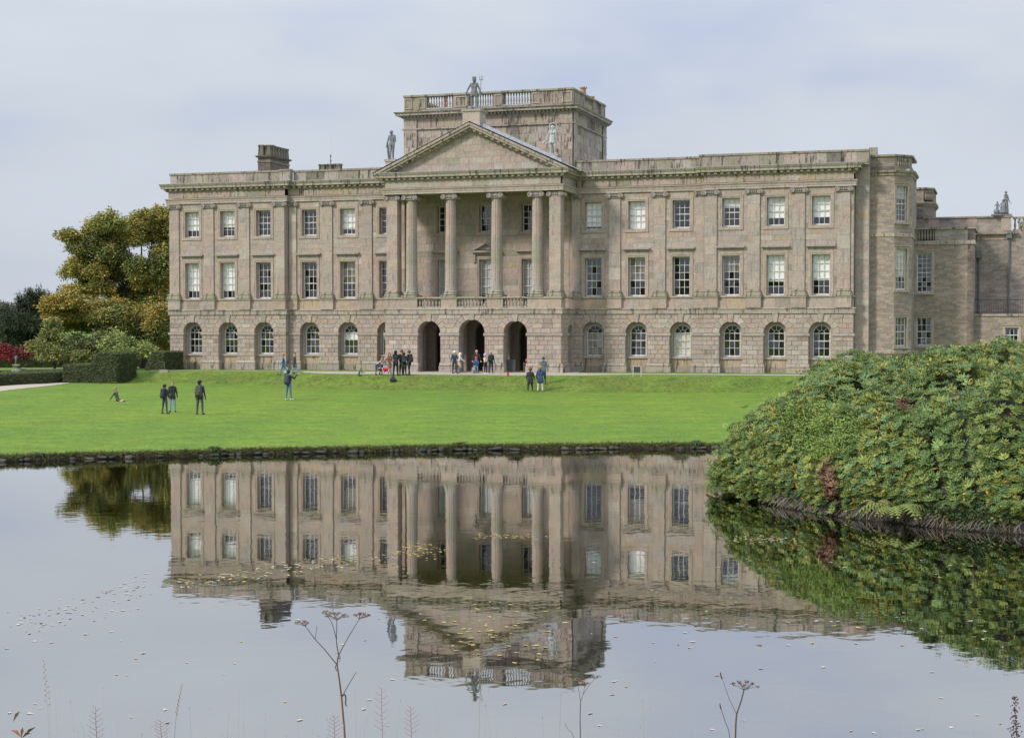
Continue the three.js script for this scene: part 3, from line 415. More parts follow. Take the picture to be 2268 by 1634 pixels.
// ---------------------------------------------------------------- portico
const pArch = [[AX - 3.25, 0.87], [AX, 0.97], [AX + 3.25, 0.87]];
{
  const z = PF; wallPlate(PL, PR, L.ground, L.band0 + 0.1, z - 1.0, z - 0.03, pArch.map(a => archHole(a[0], a[1], L.ground + 0.002)), C.grey);
  arcade(PL, PR, pArch, z - 0.03, null, { l: 0.12, r: 0.12 });
  // right and left flanks with a small niche arch
  for (const s of [1, -1]) {
    const mtx = s > 0 ? new THREE.Matrix4().makeRotationY(Math.PI / 2).setPosition(PR - 0.03 + 0.03, 0, PF) : new THREE.Matrix4().makeRotationY(-Math.PI / 2).setPosition(PL, 0, REC);
    const len = PF - REC, sh = new THREE.Shape(); sh.moveTo(0, L.ground); sh.lineTo(len, L.ground); sh.lineTo(len, L.band0 + 0.1); sh.lineTo(0, L.band0 + 0.1); sh.closePath(); const nx = s > 0 ? 2.3 : 1.1; sh.holes.push(archHole(nx, 0.62, L.ground + 0.002));
    hp('wall', new GB().color(C.grey).plate(sh, -0.5, -0.03, mtx)); arcade(0.02, len, [[nx, 0.62]], -0.03, mtx, { l: 0 });
  }
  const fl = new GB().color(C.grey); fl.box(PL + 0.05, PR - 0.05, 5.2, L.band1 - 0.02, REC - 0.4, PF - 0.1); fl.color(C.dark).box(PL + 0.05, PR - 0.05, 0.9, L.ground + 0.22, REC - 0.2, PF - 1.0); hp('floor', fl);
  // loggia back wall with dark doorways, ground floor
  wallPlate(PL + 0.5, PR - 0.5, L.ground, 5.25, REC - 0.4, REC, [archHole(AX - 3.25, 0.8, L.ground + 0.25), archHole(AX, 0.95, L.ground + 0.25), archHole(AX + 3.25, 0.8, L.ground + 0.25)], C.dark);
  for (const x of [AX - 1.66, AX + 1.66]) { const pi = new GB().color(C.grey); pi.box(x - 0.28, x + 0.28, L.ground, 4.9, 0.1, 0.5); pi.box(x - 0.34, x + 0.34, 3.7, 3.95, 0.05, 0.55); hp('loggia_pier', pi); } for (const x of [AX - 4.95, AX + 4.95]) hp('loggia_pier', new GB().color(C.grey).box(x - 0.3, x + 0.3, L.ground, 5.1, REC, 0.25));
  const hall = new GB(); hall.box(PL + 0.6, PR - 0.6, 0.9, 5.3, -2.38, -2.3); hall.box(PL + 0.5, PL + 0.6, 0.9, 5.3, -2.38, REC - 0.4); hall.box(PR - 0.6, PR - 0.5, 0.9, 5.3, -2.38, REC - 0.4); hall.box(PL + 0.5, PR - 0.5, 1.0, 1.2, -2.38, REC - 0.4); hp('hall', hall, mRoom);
  // first floor: back wall, windows
  const wx = [AX - 3.25, AX, AX + 3.25], zb = REC;
  wallPlate(PL + 0.1, PR - 0.1, L.band1 - 0.05, 14.4, zb - 0.5, zb, wx.flatMap(b => [rectHole(b - GW - 0.02, b + GW + 0.02, upperWin[0], upperWin[1]), rectHole(b - GW - 0.02, b + GW + 0.02, 6.1, lowerWin[1])]), C.pink);
  ashlar('ashlar_block', PL + 0.4, PR - 0.4, L.band1, 14.1, zb, wx.flatMap(b => [[b - GW - 0.24, b + GW + 0.24, 11.2, 13.66], [b - GW - 0.24, b + GW + 0.24, 5.8, 10.1]]), { buff: 4, pink: 3, grey: 4, light: 1, orange: 1.2, moss: 0.8 }, { h: 0.44, len: 1.15 });
  wx.forEach((b, i) => {
    let w = group('window', house); surround(w, b, zb, upperWin[0], upperWin[1], false); sash(w, b, zb - 0.3, GW * 2, upperWin[0], upperWin[1], 3, 4, { own: false });
    w = group('window', house); const g = new GB().color(jit(C.buff, R, 0.05)), ww = GW + 0.02;
    for (const [a, c, d] of [[0.10, 0.24, 0.08], [0, 0.10, 0.05]]) { g.box(b - ww - c, b - ww - a, L.band1, lowerWin[1] + c, zb - 0.02, zb + d); g.box(b + ww + a, b + ww + c, L.band1, lowerWin[1] + c, zb - 0.02, zb + d); g.box(b - ww - a, b + ww + a, lowerWin[1] + a, lowerWin[1] + c, zb - 0.02, zb + d - 0.003); } mesh('surround', g.geo(), mStone, w);
    const h = new GB().color(jit(C.grey, R, 0.05));
    if (i === 1) { h.box(b - 0.85, b + 0.85, 9.74, 9.95, zb - 0.02, zb + 0.06); h.box(b - 1.1, b + 1.1, 9.95, 10.1, zb - 0.02, zb + 0.34); for (const s of [-1, 1]) h.box(b + s * 0.95 - 0.09, b + s * 0.95 + 0.09, 9.25, 9.95, zb - 0.02, zb + 0.2); const roof2 = (o, d) => h.prism([[b - 1.15 + o, 10.1 + o * 0.4], [b + 1.15 - o, 10.1 + o * 0.4], [b, 10.72 - o * 0.55]], zb - 0.02, zb + d); roof2(0.22, 0.12); const ch = [[b - 1.15, 10.1], [b - 0.98, 10.1], [b, 10.6], [b + 0.98, 10.1], [b + 1.15, 10.1], [b, 10.74]]; h.prism(ch, zb - 0.02, zb + 0.36); }
    else { h.box(b - 0.84, b + 0.84, 9.74, 9.93, zb - 0.02, zb + 0.045); h.box(b - 0.9, b + 0.9, 9.93, 10.0, zb - 0.02, zb + 0.14); h.box(b - 1.0, b + 1.0, 10.0, 10.1, zb - 0.02, zb + 0.27); } mesh('hood', h.geo(), mStone, w);
    sash(w, b, zb - 0.3, GW * 2, 6.12, lowerWin[1], 3, 5, { blind: i === 0 ? B(1, mGreyBlind) : B(0.76, mGreyBlind), meet: 2 });
  });
  // entablature body, ceiling, ties to the wall
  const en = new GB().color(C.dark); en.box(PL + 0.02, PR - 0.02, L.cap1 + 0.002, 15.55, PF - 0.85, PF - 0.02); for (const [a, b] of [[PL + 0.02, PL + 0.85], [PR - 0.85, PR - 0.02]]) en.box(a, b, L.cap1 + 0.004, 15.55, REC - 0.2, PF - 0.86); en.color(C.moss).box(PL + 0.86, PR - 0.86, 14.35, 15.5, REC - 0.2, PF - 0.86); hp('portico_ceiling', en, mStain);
  ashlar('frieze_block', PL + 0.02, PR - 0.02, L.arch1 + 0.02, L.fr1 - 0.02, PF + 0.09, [], { buff: 5, orange: 2, light: 2, pink: 2, moss: 1 }, { h: 0.6, len: 1.3 });
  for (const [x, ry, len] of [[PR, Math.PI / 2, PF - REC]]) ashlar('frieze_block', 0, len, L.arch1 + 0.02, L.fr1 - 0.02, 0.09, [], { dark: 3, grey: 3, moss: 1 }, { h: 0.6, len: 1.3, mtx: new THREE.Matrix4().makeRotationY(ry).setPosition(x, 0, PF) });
  // fluted columns
  const rows = 14, seg = 96, pos = [], idx = [], H = L.cap0 - L.base1 + 0.04;
  for (let j = 0; j <= rows; j++) for (let i = 0; i <= seg; i++) { const t = j / rows, a = i / seg * 2 * Math.PI, r0 = 0.43 * (1 - 0.15 * Math.pow(t, 1.7)), f = Math.abs(Math.sin(a * 10)), end = sm(0, 0.03, t) * sm(1, 0.97, t), r = r0 - 0.038 * Math.pow(f, 0.6) * end; pos.push(Math.sin(a) * r, t * H, Math.cos(a) * r); if (j && i) { const k = j * (seg + 1) + i, q = k - seg - 1; idx.push(q - 1, q, k, q - 1, k, k - 1); } }
  const raw = new THREE.BufferGeometry(); raw.setAttribute('position', new THREE.Float32BufferAttribute(pos, 3)); raw.setIndex(idx); raw.computeVertexNormals(); const sg = new GB();
  { const g = raw.toNonIndexed(), P = g.attributes.position.array, N = g.attributes.normal.array, tint = []; for (let i = 0; i < 7; i++) tint.push(pick(R, { grey: 5, buff: 3, moss: 0.8, pink: 1 })); for (let i = 0; i < P.length; i += 9) { const y = (P[i + 1] + P[i + 4] + P[i + 7]) / 3; sg.color(tint[Math.min(6, Math.floor(y / H * 7))]); const at = (a, k) => [a[i + k], a[i + k + 1], a[i + k + 2]]; sg.tri(at(P, 0), at(P, 3), at(P, 6), at(N, 0), at(N, 3), at(N, 6)); } }
  const shaftGeo = sg.geo(), CZ = PF - 0.45, cbase = new GB().color(C.moss).box(-0.58, 0.58, 0, 0.16, -0.58, 0.58); cbase.color(C.grey).add(lathe([[0, 0.16], [0.50, 0.16], [0.56, 0.2], [0.56, 0.25], [0.5, 0.29], [0.46, 0.33], [0.5, 0.36], [0.51, 0.40], [0.46, 0.44], [0.43, 0.46], [0, 0.46]], 36)); const cbaseGeo = cbase.geo();
  const cc = new GB().color(C.grey); { const V1 = M4(0, 0, 0.30), V2 = M4(0, 0, -0.30, Math.PI); cc.box(-0.54, 0.54, 0.36, 0.43, -0.54, 0.54); cc.add(lathe([[0, 0], [0.38, 0], [0.40, 0.05], [0.46, 0.2], [0.46, 0.3], [0, 0.3]], 28)); for (const m of [V1, V2]) cc.merge(capGeo.clone(), m); for (const s of [-1, 1]) { const bol = new THREE.CylinderGeometry(0.15, 0.15, 0.7, 12); bol.rotateX(Math.PI / 2); cc.add(bol, M4(s * 0.43, 0.17, 0)); } } const ccGeo = cc.geo();
  for (const dx of [-4.75, -1.73, 1.73, 4.75]) { const c = group('column', house); c.position.set(AX + dx, 0, CZ); mesh('base', cbaseGeo, mStain, c).position.y = L.base0; mesh('shaft', shaftGeo, mStone, c).position.y = L.base1; mesh('capital', ccGeo, mStone, c).position.y = L.cap0 - 0.03; }
  // square piers at both ends
  for (const s of [-1, 1]) { const p = group('pier', house); p.position.set(AX + s * 6.13, 0, CZ - 0.03); const g = new GB(); let y = L.base1; while (y < L.cap0) { let h = 0.5 + R() * 0.5; if (L.cap0 + 0.05 - y - h < 0.4) h = L.cap0 + 0.05 - y; g.color(pick(R, { grey: 4, buff: 3, pink: 2, light: 1 })).shift(R).box(-0.41, 0.41, y, y + h - 0.004, -0.42, 0.42); y += h; } mesh('shaft', g.geo(), mStone, p);
    const b = new GB().color(C.moss).box(-0.57, 0.57, 0, 0.16, -0.56, 0.56); b.color(C.grey).box(-0.53, 0.53, 0.16, 0.27, -0.54, 0.54); b.box(-0.46, 0.46, 0.27, 0.34, -0.47, 0.47); b.box(-0.5, 0.5, 0.34, 0.41, -0.51, 0.51); b.box(-0.44, 0.44, 0.41, 0.46, -0.45, 0.45); mesh('base', b.geo(), mStain, p).position.y = L.base0; const c = mesh('capital', ccGeo, mStone, p); c.position.y = L.cap0 - 0.03; c.scale.set(1.02, 1, 0.97); }
  // pedestals and balustrade between the columns
  const ped = (x0, x1) => { const g = new GB().color(jit(C.buff, R, 0.08)).shift(R); g.box(x0, x1, L.band1, L.ped1, CZ - 0.55, PF + 0.03); g.color(C.grey).box(x0 - 0.03, x1 + 0.03, L.ped1 - 0.002, L.base0, CZ - 0.6, PF + 0.10); hp('pedestal', g); };
  ped(PL, AX - 4.15); ped(AX - 2.33, AX - 1.13); ped(AX + 1.13, AX + 2.33); ped(AX + 4.15, PR);
  const bg = new GB().color(C.grey); bg.box(-0.07, 0.07, 0, 0.06, -0.07, 0.07); bg.add(lathe([[0, 0.06], [0.06, 0.06], [0.05, 0.1], [0.078, 0.2], [0.078, 0.27], [0.05, 0.4], [0.045, 0.44], [0.075, 0.47], [0.05, 0.5], [0, 0.5]], 10)); bg.box(-0.066, 0.066, 0.5, 0.56, -0.066, 0.066); const balGeo = bg.geo();
  for (const [x0, x1, n] of [[AX - 4.12, AX - 2.36, 7], [AX - 1.10, AX + 1.10, 9], [AX + 2.36, AX + 4.12, 7]]) { for (let i = 0; i < n; i++) mesh('baluster', balGeo, mStone, house).position.set(lerp(x0, x1, (i + 0.5) / n), 5.98, PF - 0.16); const r = new GB().color(C.grey); r.box(x0, x1, L.ped1 - 0.02, L.base0 - 0.004, PF - 0.34, PF + 0.02); r.box(x0, x1, L.band1 - 0.02, 5.98, PF - 0.30, PF + 0.02); hp('rail', r, mStain); }
  // pediment
  const y0 = 15.62, apex = 18.98, half = 7.36, zt = PF - 0.05, chev = (o, th) => { const k = (apex - 15.5) / half, c = Math.sqrt(1 + k * k); return [[AX - half - 0.0, y0 - 0.1 + o], [AX, apex - 0.13 + o], [AX + half, y0 - 0.1 + o]].concat([[AX + half, y0 - 0.1 + o - th], [AX, apex - 0.13 + o - th], [AX - half, y0 - 0.1 + o - th]]); };
  const ty = new GB().color(C.buff); ty.prism([[PL - 0.1, y0 - 0.1], [PR + 0.1, y0 - 0.1], [AX, 18.5]], zt - 0.4, zt - 0.02); hp('tympanum', ty);
  const slope = (18.45 - 15.65) / (AX - PL - 0.3); ashlar('pediment_block', PL + 0.3, PR - 0.3, 15.66, 18.3, zt - 0.02, [], { buff: 5, light: 1.2, pink: 3, orange: 1, grey: 2, moss: 0.8 }, { h: 0.44, len: 0.95, clip: y => { const d = (18.45 - y) / slope; return [AX - d, AX + d]; } });
  const rc = new GB(); const slab = (a, b, z0, z1, col) => { const P = [[AX - half - 0.05, a - 3.42 + 0.0], [AX, a], [AX + half + 0.05, a - 3.42], [AX + half + 0.05, b - 3.42], [AX, b], [AX - half - 0.05, b - 3.42]]; rc.color(col).prism([P[3], P[4], P[5], P[0], P[1], P[2]].reverse().reverse(), z0, z1); };
  // layers listed from the wall outwards; a is the lower edge at the apex, b the upper
  const layer = (lo, hi, z0, z1, col, cut = 0) => { const h2 = half - cut, d = 3.42 * h2 / half; const P = [[AX - h2, lo - d], [AX, lo], [AX + h2, lo - d], [AX + h2, hi - d], [AX, hi], [AX - h2, hi - d]]; for (const [q, w] of [[[P[0], P[1], P[4], P[5]], 0], [[P[1], P[2], P[3], P[4]], 1]]) { const n = 9; for (let i = 0; i < n; i++) { const a = (e, f, t) => [lerp(e[0], f[0], t), lerp(e[1], f[1], t)]; rc.color(jit(col, R, 0.07)).shift(R).prism([a(q[0], q[1], i / n), a(q[0], q[1], (i + 1) / n), a(q[3], q[2], (i + 1) / n), a(q[3], q[2], i / n)], z0, z1); } } };
  layer(18.42, 18.60, PF - 0.3, PF + 0.22, C.buff, 0.55); layer(18.60, 18.78, PF - 0.3, PF + 0.48, C.buff, 0.1); layer(18.78, 18.95, PF - 0.3, PF + 0.56, C.grey, 0);
  hp('raking_cornice', rc, mStain);
  for (const s of [-1, 1]) for (let i = 0; i < 14; i++) { const t = (i + 0.8) / 15, d = mesh('dentil', dentilGeo, mStone, house); d.position.set(AX + s * t * 6.7, 18.46 - t * 3.42 * 6.7 / half, PF + 0.2); }
  // lead roof of the portico running back to the tower
  const rf = new GB(), zr = [-0.1, PF + 0.5]; for (const s of [-1, 1]) { const A = [AX, 19.03], E = [AX + s * (half + 0.1), 15.6], n = 8; for (let i = 0; i < n; i++) { const a = [lerp(A[0], E[0], i / n), lerp(A[1], E[1], i / n)], b = [lerp(A[0], E[0], (i + 1) / n), lerp(A[1], E[1], (i + 1) / n)]; const q = [[a[0], a[1], zr[0]], [a[0], a[1], zr[1]], [b[0], b[1], zr[1]], [b[0], b[1], zr[0]]]; s > 0 ? rf.quad(...q) : rf.quad(...q.reverse()); } } { const d = 3.42 / half, q = t => [AX + 0.35 + t, 18.86 - d * (t + 0.35)]; const a = q(0), b = q(6.2); rf.prism([[a[0], a[1]], [b[0], b[1]], [b[0], b[1] + 0.42], [a[0], a[1] + 0.42]], PF - 0.75, PF - 0.25); } hp('portico_roof', rf, mLead);
  // pedestals for the statues
  const pedestal = (x, z, w, y0, y1) => { const g = new GB().color(jit(C.light, R, 0.04)); g.box(x - w / 2, x + w / 2, y0, y1 - 0.14, z - w / 2, z + w / 2); g.color(C.grey).box(x - w / 2 - 0.07, x + w / 2 + 0.07, y1 - 0.14, y1, z - w / 2 - 0.07, z + w / 2 + 0.07); hp('statue_pedestal', g); const l = new GB().box(x - w / 2 - 0.075, x + w / 2 + 0.075, y1, y1 + 0.02, z - w / 2 - 0.075, z + w / 2 + 0.075); hp('lead_flashing', l, mLead); };
  pedestal(AX - 0.05, 2.5, 1.3, 18.2, 19.93); pedestal(AX - 6.45, 2.3, 0.75, 15.4, 16.65); pedestal(AX + 5.62, 2.0, 0.9, 15.4, 16.65);
}
// ---------------------------------------------------------------- tower over the centre
{
  const x0 = AX - 6.48, x1 = AX + 6.5, zf = -0.12, zb = -9.4, T = { str: 19.15, cor: 19.95, ctop: 20.36, top: 21.64 };
  const g = new GB().color(C.grey); g.box(x0, x1, 15.4, 20.1, zb, zf - 0.02); hp('wall', g, mStain);
  const twW = { grey: 4, pink: 3, buff: 3, dark: 2, light: 0.6 };
  ashlar('tower_block', x0 + 1.05, x1 - 1.05, 15.6, T.str - 0.1, zf - 0.03, [], twW, { h: 0.55, len: 1.3, m: mStain }); ashlar('tower_block', x0 + 1.05, x1 - 1.05, T.str + 0.05, T.cor, zf - 0.03, [], twW, { h: 0.8, len: 1.5, m: mStain });
  for (const [a, b] of [[x0, x0 + 1.03], [x1 - 1.03, x1]]) ashlar('tower_block', a, b, 15.6, T.cor, zf + 0.06, [], twW, { h: 0.55, len: 1.1, m: mStain });
  const side = new THREE.Matrix4().makeRotationY(Math.PI / 2).setPosition(x1, 0, zf); const D = zf - zb;
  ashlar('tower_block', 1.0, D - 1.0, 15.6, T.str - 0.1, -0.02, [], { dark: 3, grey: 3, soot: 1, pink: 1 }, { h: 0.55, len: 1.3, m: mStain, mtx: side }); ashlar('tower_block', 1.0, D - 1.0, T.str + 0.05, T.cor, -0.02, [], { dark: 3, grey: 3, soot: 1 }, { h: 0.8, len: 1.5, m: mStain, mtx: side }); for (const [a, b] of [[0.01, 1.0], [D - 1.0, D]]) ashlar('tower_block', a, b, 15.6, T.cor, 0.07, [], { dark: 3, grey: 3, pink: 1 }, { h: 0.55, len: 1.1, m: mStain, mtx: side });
  const ring = [[x0, zb], [x0, zf], [x1, zf], [x1, zb]];
  hp('string_course', sweep([[0.02, T.str - 0.1], [0.14, T.str - 0.06], [0.14, T.str + 0.02], [0.05, T.str + 0.05]], ring).paint([C.dark, C.grey, C.dark]), mStain);
  hp('cornice', sweep([[0.02, T.cor - 0.05], [0.14, T.cor], [0.14, T.cor + 0.15], [0.5, T.cor + 0.16], [0.5, T.cor + 0.27], [0.62, T.cor + 0.38], [0.62, T.ctop], [-0.2, T.ctop + 0.03]], ring).paint([C.grey, C.soot, C.moss, C.grey, C.dark, C.moss, C.dark]), mStain);
  const dg = new GB().color(C.buff).box(-0.07, 0.07, 0, 0.12, 0, 0.2).geo(); for (let i = 0; i < 46; i++) mesh('tower_dentil', dg, mStone, house).position.set(lerp(x0 + 0.1, x1 - 0.1, i / 45), T.cor + 0.02, zf + 0.14); for (let i = 0; i < 24; i++) { const d = mesh('tower_dentil', dg, mStone, house); d.rotation.y = Math.PI / 2; d.position.set(x1 + 0.14, T.cor + 0.02, lerp(zf - 0.2, zb + 0.2, i / 23)); }
  // balustraded parapet
  const pb = new GB(), span = (a, b, y0 = T.ctop, y1 = T.top - 0.14) => pb.color(jit(C.dark, R, 0.1)).shift(R).box(a, b, y0, y1, zf - 0.42, zf - 0.02); 
  const bal = [[x0 + 1.78, x0 + 3.85], [x0 + 5.08, x0 + 6.98], [x0 + 7.75, x0 + 9.85]];
  span(x0, x0 + 0.68); span(x0 + 0.68, bal[0][0]); span(bal[0][1], bal[1][0]); span(bal[1][1], bal[2][0]); span(bal[2][1], x1 - 1.15); span(x1 - 1.15, x1);
  for (const [a, b] of [[x0, x0 + 0.68], [bal[0][1] + 0.06, bal[1][0] - 0.06], [bal[1][1] + 0.06, bal[2][0] - 0.06], [bal[2][1] + 0.05, bal[2][1] + 0.7], [x1 - 0.85, x1], [x0 + 1.2, x0 + 1.74]]) { pb.color(C.grey); const w = b - a; pb.box(a + 0.05, a + w * 0.18, 20.62, 21.42, zf - 0.02, zf + 0.03); pb.box(b - w * 0.18, b - 0.05, 20.62, 21.42, zf - 0.02, zf + 0.03); pb.box(a + w * 0.18, b - w * 0.18, 21.32, 21.42, zf - 0.02, zf + 0.028); pb.box(a + w * 0.18, b - w * 0.18, 20.62, 20.72, zf - 0.02, zf + 0.028); }
  pb.color(C.dark).box(x0, x1, T.ctop - 0.01, 20.56, zf - 0.44, zf + 0.01);
  for (const [a, b] of [[zb, zb + 1.3], [-6.9, -5.9], [-3.4, zf - 0.42]]) pb.color(C.dark).box(x1 - 0.42, x1 - 0.01, T.ctop, T.top - 0.14, a, b); pb.box(x1 - 0.43, x1, T.ctop - 0.005, 20.56, zb, zf - 0.44);
  for (const [a, b] of [[zb, zb + 1.3], [-6.9, -5.9], [-3.4, zf - 0.42]]) pb.box(x0 + 0.01, x0 + 0.42, T.ctop, T.top - 0.14, a, b); pb.box(x0, x0 + 0.43, T.ctop - 0.005, 20.56, zb, zf - 0.44); pb.box(x0, x0 + 4.6, T.ctop, T.top - 0.14, zb, zb + 0.4); pb.box(x1 - 2.4, x1 - 0.5, T.ctop, T.top - 0.14, zb, zb + 0.4);
  pb.color(C.moss); for (let i = 0; i < 8; i++) { const a = lerp(x0 - 0.06, x1 + 0.06, i / 8), b = lerp(x0 - 0.06, x1 + 0.06, (i + 1) / 8); pb.color(jit(C.moss, R, 0.15)).box(a, b - 0.004, T.top - 0.14, T.top, zf - 0.5, zf + 0.06); } pb.color(C.dark).box(x1 - 0.5, x1 + 0.06, T.top - 0.139, T.top - 0.001, zb - 0.05, zf - 0.502); pb.box(x0 - 0.06, x0 + 0.5, T.top - 0.139, T.top - 0.001, zb - 0.05, zf - 0.502); pb.box(x0 + 0.5, x1 - 0.5, T.top - 0.139, T.top - 0.001, zb - 0.05, zb + 0.45);
  hp('tower_parapet', pb, mStain);
  const b1 = new GB().color(C.dark); b1.box(-0.06, 0.06, 0, 0.07, -0.06, 0.06); b1.add(lathe([[0, 0.07], [0.04, 0.07], [0.034, 0.12], [0.066, 0.28], [0.066, 0.36], [0.034, 0.55], [0.034, 0.62], [0.056, 0.70], [0.04, 0.78], [0, 0.78]], 10)); b1.box(-0.058, 0.058, 0.77, 0.86, -0.058, 0.058); const tb = b1.geo();
  for (const [a, b] of bal) { for (let i = 0; i < 10; i++) mesh('tower_baluster', tb, mStain, house).position.set(lerp(a, b, (i + 0.5) / 10), 20.64, zf - 0.2); const l = new GB().box(a, b, 20.56, 20.64, zf - 0.40, zf + 0.02); hp('lead_flashing', l, mLead); }
  for (const [a, b] of [[-5.9, -3.4], [zb + 1.3, -6.9]]) { for (const x of [x1 - 0.2, x0 + 0.2]) for (let i = 0; i < 8; i++) mesh('tower_baluster', tb, mStain, house).position.set(x, 20.64, lerp(a, b, (i + 0.5) / 8)); const l = new GB().box(x1 - 0.4, x1 - 0.02, 20.56, 20.64, a, b); hp('lead_flashing', l, mLead); }
  const rt = new GB(); rt.box(x0 + 0.4, x1 - 0.4, 20.3, 20.42, zb, zf - 0.42); hp('roof', rt, mLead);
  const cp = [[x0 + 2.2, -3, 21.95, 0.17, [0.40, 0.13, 0.06]], [x1 - 0.9, -6.2, 22.6, 0.24, [0.52, 0.33, 0.2]], [x1 - 0.9, -8.4, 22.2, 0.24, [0.5, 0.33, 0.22]]];
  for (const [x, z, y, r, c] of cp) { const g2 = new GB().color(c); g2.add(lathe([[r * 0.9, 20.4], [r * 0.9, y - 0.12], [r * 1.25, y - 0.1], [r * 1.25, y], [r * 0.7, y], [r * 0.6, y - 0.3]], 14), M4(x, 0, z)); hp('chimney_pot', g2); }
}
// ---------------------------------------------------------------- chimneys of the left wing
{
  const potG = (w, h) => { const g = new GB().color(jit(C.soot, R, 0.15)); const a = w / 2, b = w * 0.42; const P = (s, y) => [[-s, y, -s], [s, y, -s], [s, y, s], [-s, y, s]]; const lo = P(a, 0), hi = P(b, h * 0.82), c1 = P(a * 0.98, h * 0.84), c2 = P(a * 0.98, h); const band = (A, Bq) => { for (let i = 0; i < 4; i++) { const k = (i + 1) % 4; g.quad(A[k], A[i], Bq[i], Bq[k]); } }; band(lo, hi); band(hi, c1); band(c1, c2); g.quad(c2[3], c2[2], c2[1], c2[0]); return g.geo(); };
  const x = 7.62, z0 = -4.5, z1 = -1.2; const g = new GB().color(C.soot); g.box(x - 0.52, x + 0.52, 15.5, 17.62, z0, z1); g.color(C.dark).box(x - 0.57, x + 0.57, 17.25, 17.36, z0 - 0.05, z1 + 0.05); g.color(C.soot).box(x - 0.62, x + 0.62, 17.62, 17.70, z0 - 0.16, z1 + 0.16); g.box(x - 0.68, x + 0.68, 17.70, 17.76, z0 - 0.22, z1 + 0.22); hp('chimney_stack', g, mRubble);
  for (let i = 0; i < 7; i++) for (const dx of i < 7 ? [-0.3, 0.3] : [0]) { const p = mesh('chimney_pot', potG(0.46, 0.80 + R() * 0.06), mStain, house); p.position.set(x + dx, 17.76, lerp(z0 + 0.25, z1 - 0.25, i / 6)); }
  const s = new GB().color(C.dark); s.box(11.0, 13.2, 15.5, 16.5, -4.4, -3.4); hp('chimney_stack', s, mRubble); [11.35, 12.0, 12.65].forEach(px => { const p = mesh('chimney_pot', potG(0.55, 0.72), mStain, house); p.position.set(px, 16.5, -3.9); }); [13.6, 14.1].forEach(px => { const p = mesh('chimney_pot', potG(0.46, 0.9), mStain, house); p.position.set(px, 15.8, -3.9); });
  const st2 = new GB().color(C.moss); st2.box(53.2, 53.75, 15.4, 16.9, -3.2, -2.6); hp('chimney_stack', st2, mStain);
  const an = tag(group('radio_mast'), 'thin radio mast rising above the small chimney pots', 'mast'); const [ax, az] = XZ(12.15, -3.6); an.position.set(ax, 15.62, az);
  const a1 = new GB().color([0.2, 0.2, 0.21]); a1.add(tube([V(0, 0, 0), V(0, 2.3, 0)], 0.035, 0.03)); a1.add(tube([V(0, 1.75, 0), V(0, 1.9, 0)], 0.06, 0.06)); a1.add(tube([V(0, 2.1, 0), V(0, 2.3, 0)], 0.06, 0.06)); mesh('pole', a1.geo(), mVC, an); const a2 = new GB().color([0.7, 0.72, 0.74]); a2.add(tube([V(0, 2.3, 0), V(0, 5.0, 0)], 0.022, 0.012)); mesh('aerial', a2.geo(), mVC, an);
}
// ---------------------------------------------------------------- canted turret and lower wing to the right
function facePanel(name, parent, A, Bp, y0, y1, wins, col, m = mRubble, thick = 0.45) { // wall between two plan points with windows [centre, half, y0, y1, cols, rows, blind]
  const dx = Bp[0] - A[0], dz = Bp[1] - A[1], len = Math.hypot(dx, dz), ry = Math.atan2(-dz, dx), mtx = M4(A[0], 0, A[1], ry);
  const s = new THREE.Shape(); s.moveTo(0, y0); s.lineTo(len, y0); s.lineTo(len, y1); s.lineTo(0, y1); s.closePath(); for (const w of wins) s.holes.push(rectHole(w[0] - w[1], w[0] + w[1], w[2], w[3]));
  mesh('wall', new GB().color(col).plate(s, -thick, 0, mtx).geo(), m, parent);
  for (const w of wins) { const g = group('window', parent); g.position.set(A[0], 0, A[1]); g.rotation.y = ry; const [c, h, a, b, cols, rows, bl] = w; const q = new GB().color(jit(C.buff, R, 0.06)); q.box(c - h - 0.16, c - h, a, b + 0.16, -0.05, 0.035); q.box(c + h, c + h + 0.16, a, b + 0.16, -0.05, 0.035); q.box(c - h, c + h, b, b + 0.16, -0.05, 0.03); q.box(c - h - 0.2, c + h + 0.2, a - 0.14, a, -0.2, 0.08); q.box(c - h - 0.2, c + h + 0.2, b + 0.16, b + 0.22, -0.05, 0.09); mesh('surround', q.geo(), mStone, g); sash(g, c, -0.16, h * 2, a, b, cols, rows, { own: false, blind: bl }); }
}
const wing = tag(group('house_wing'), 'lower rubble stone wing with canted turret joined to the right end of the house', 'house wing');
wing.position.copy(house.position); wing.rotation.copy(house.rotation);
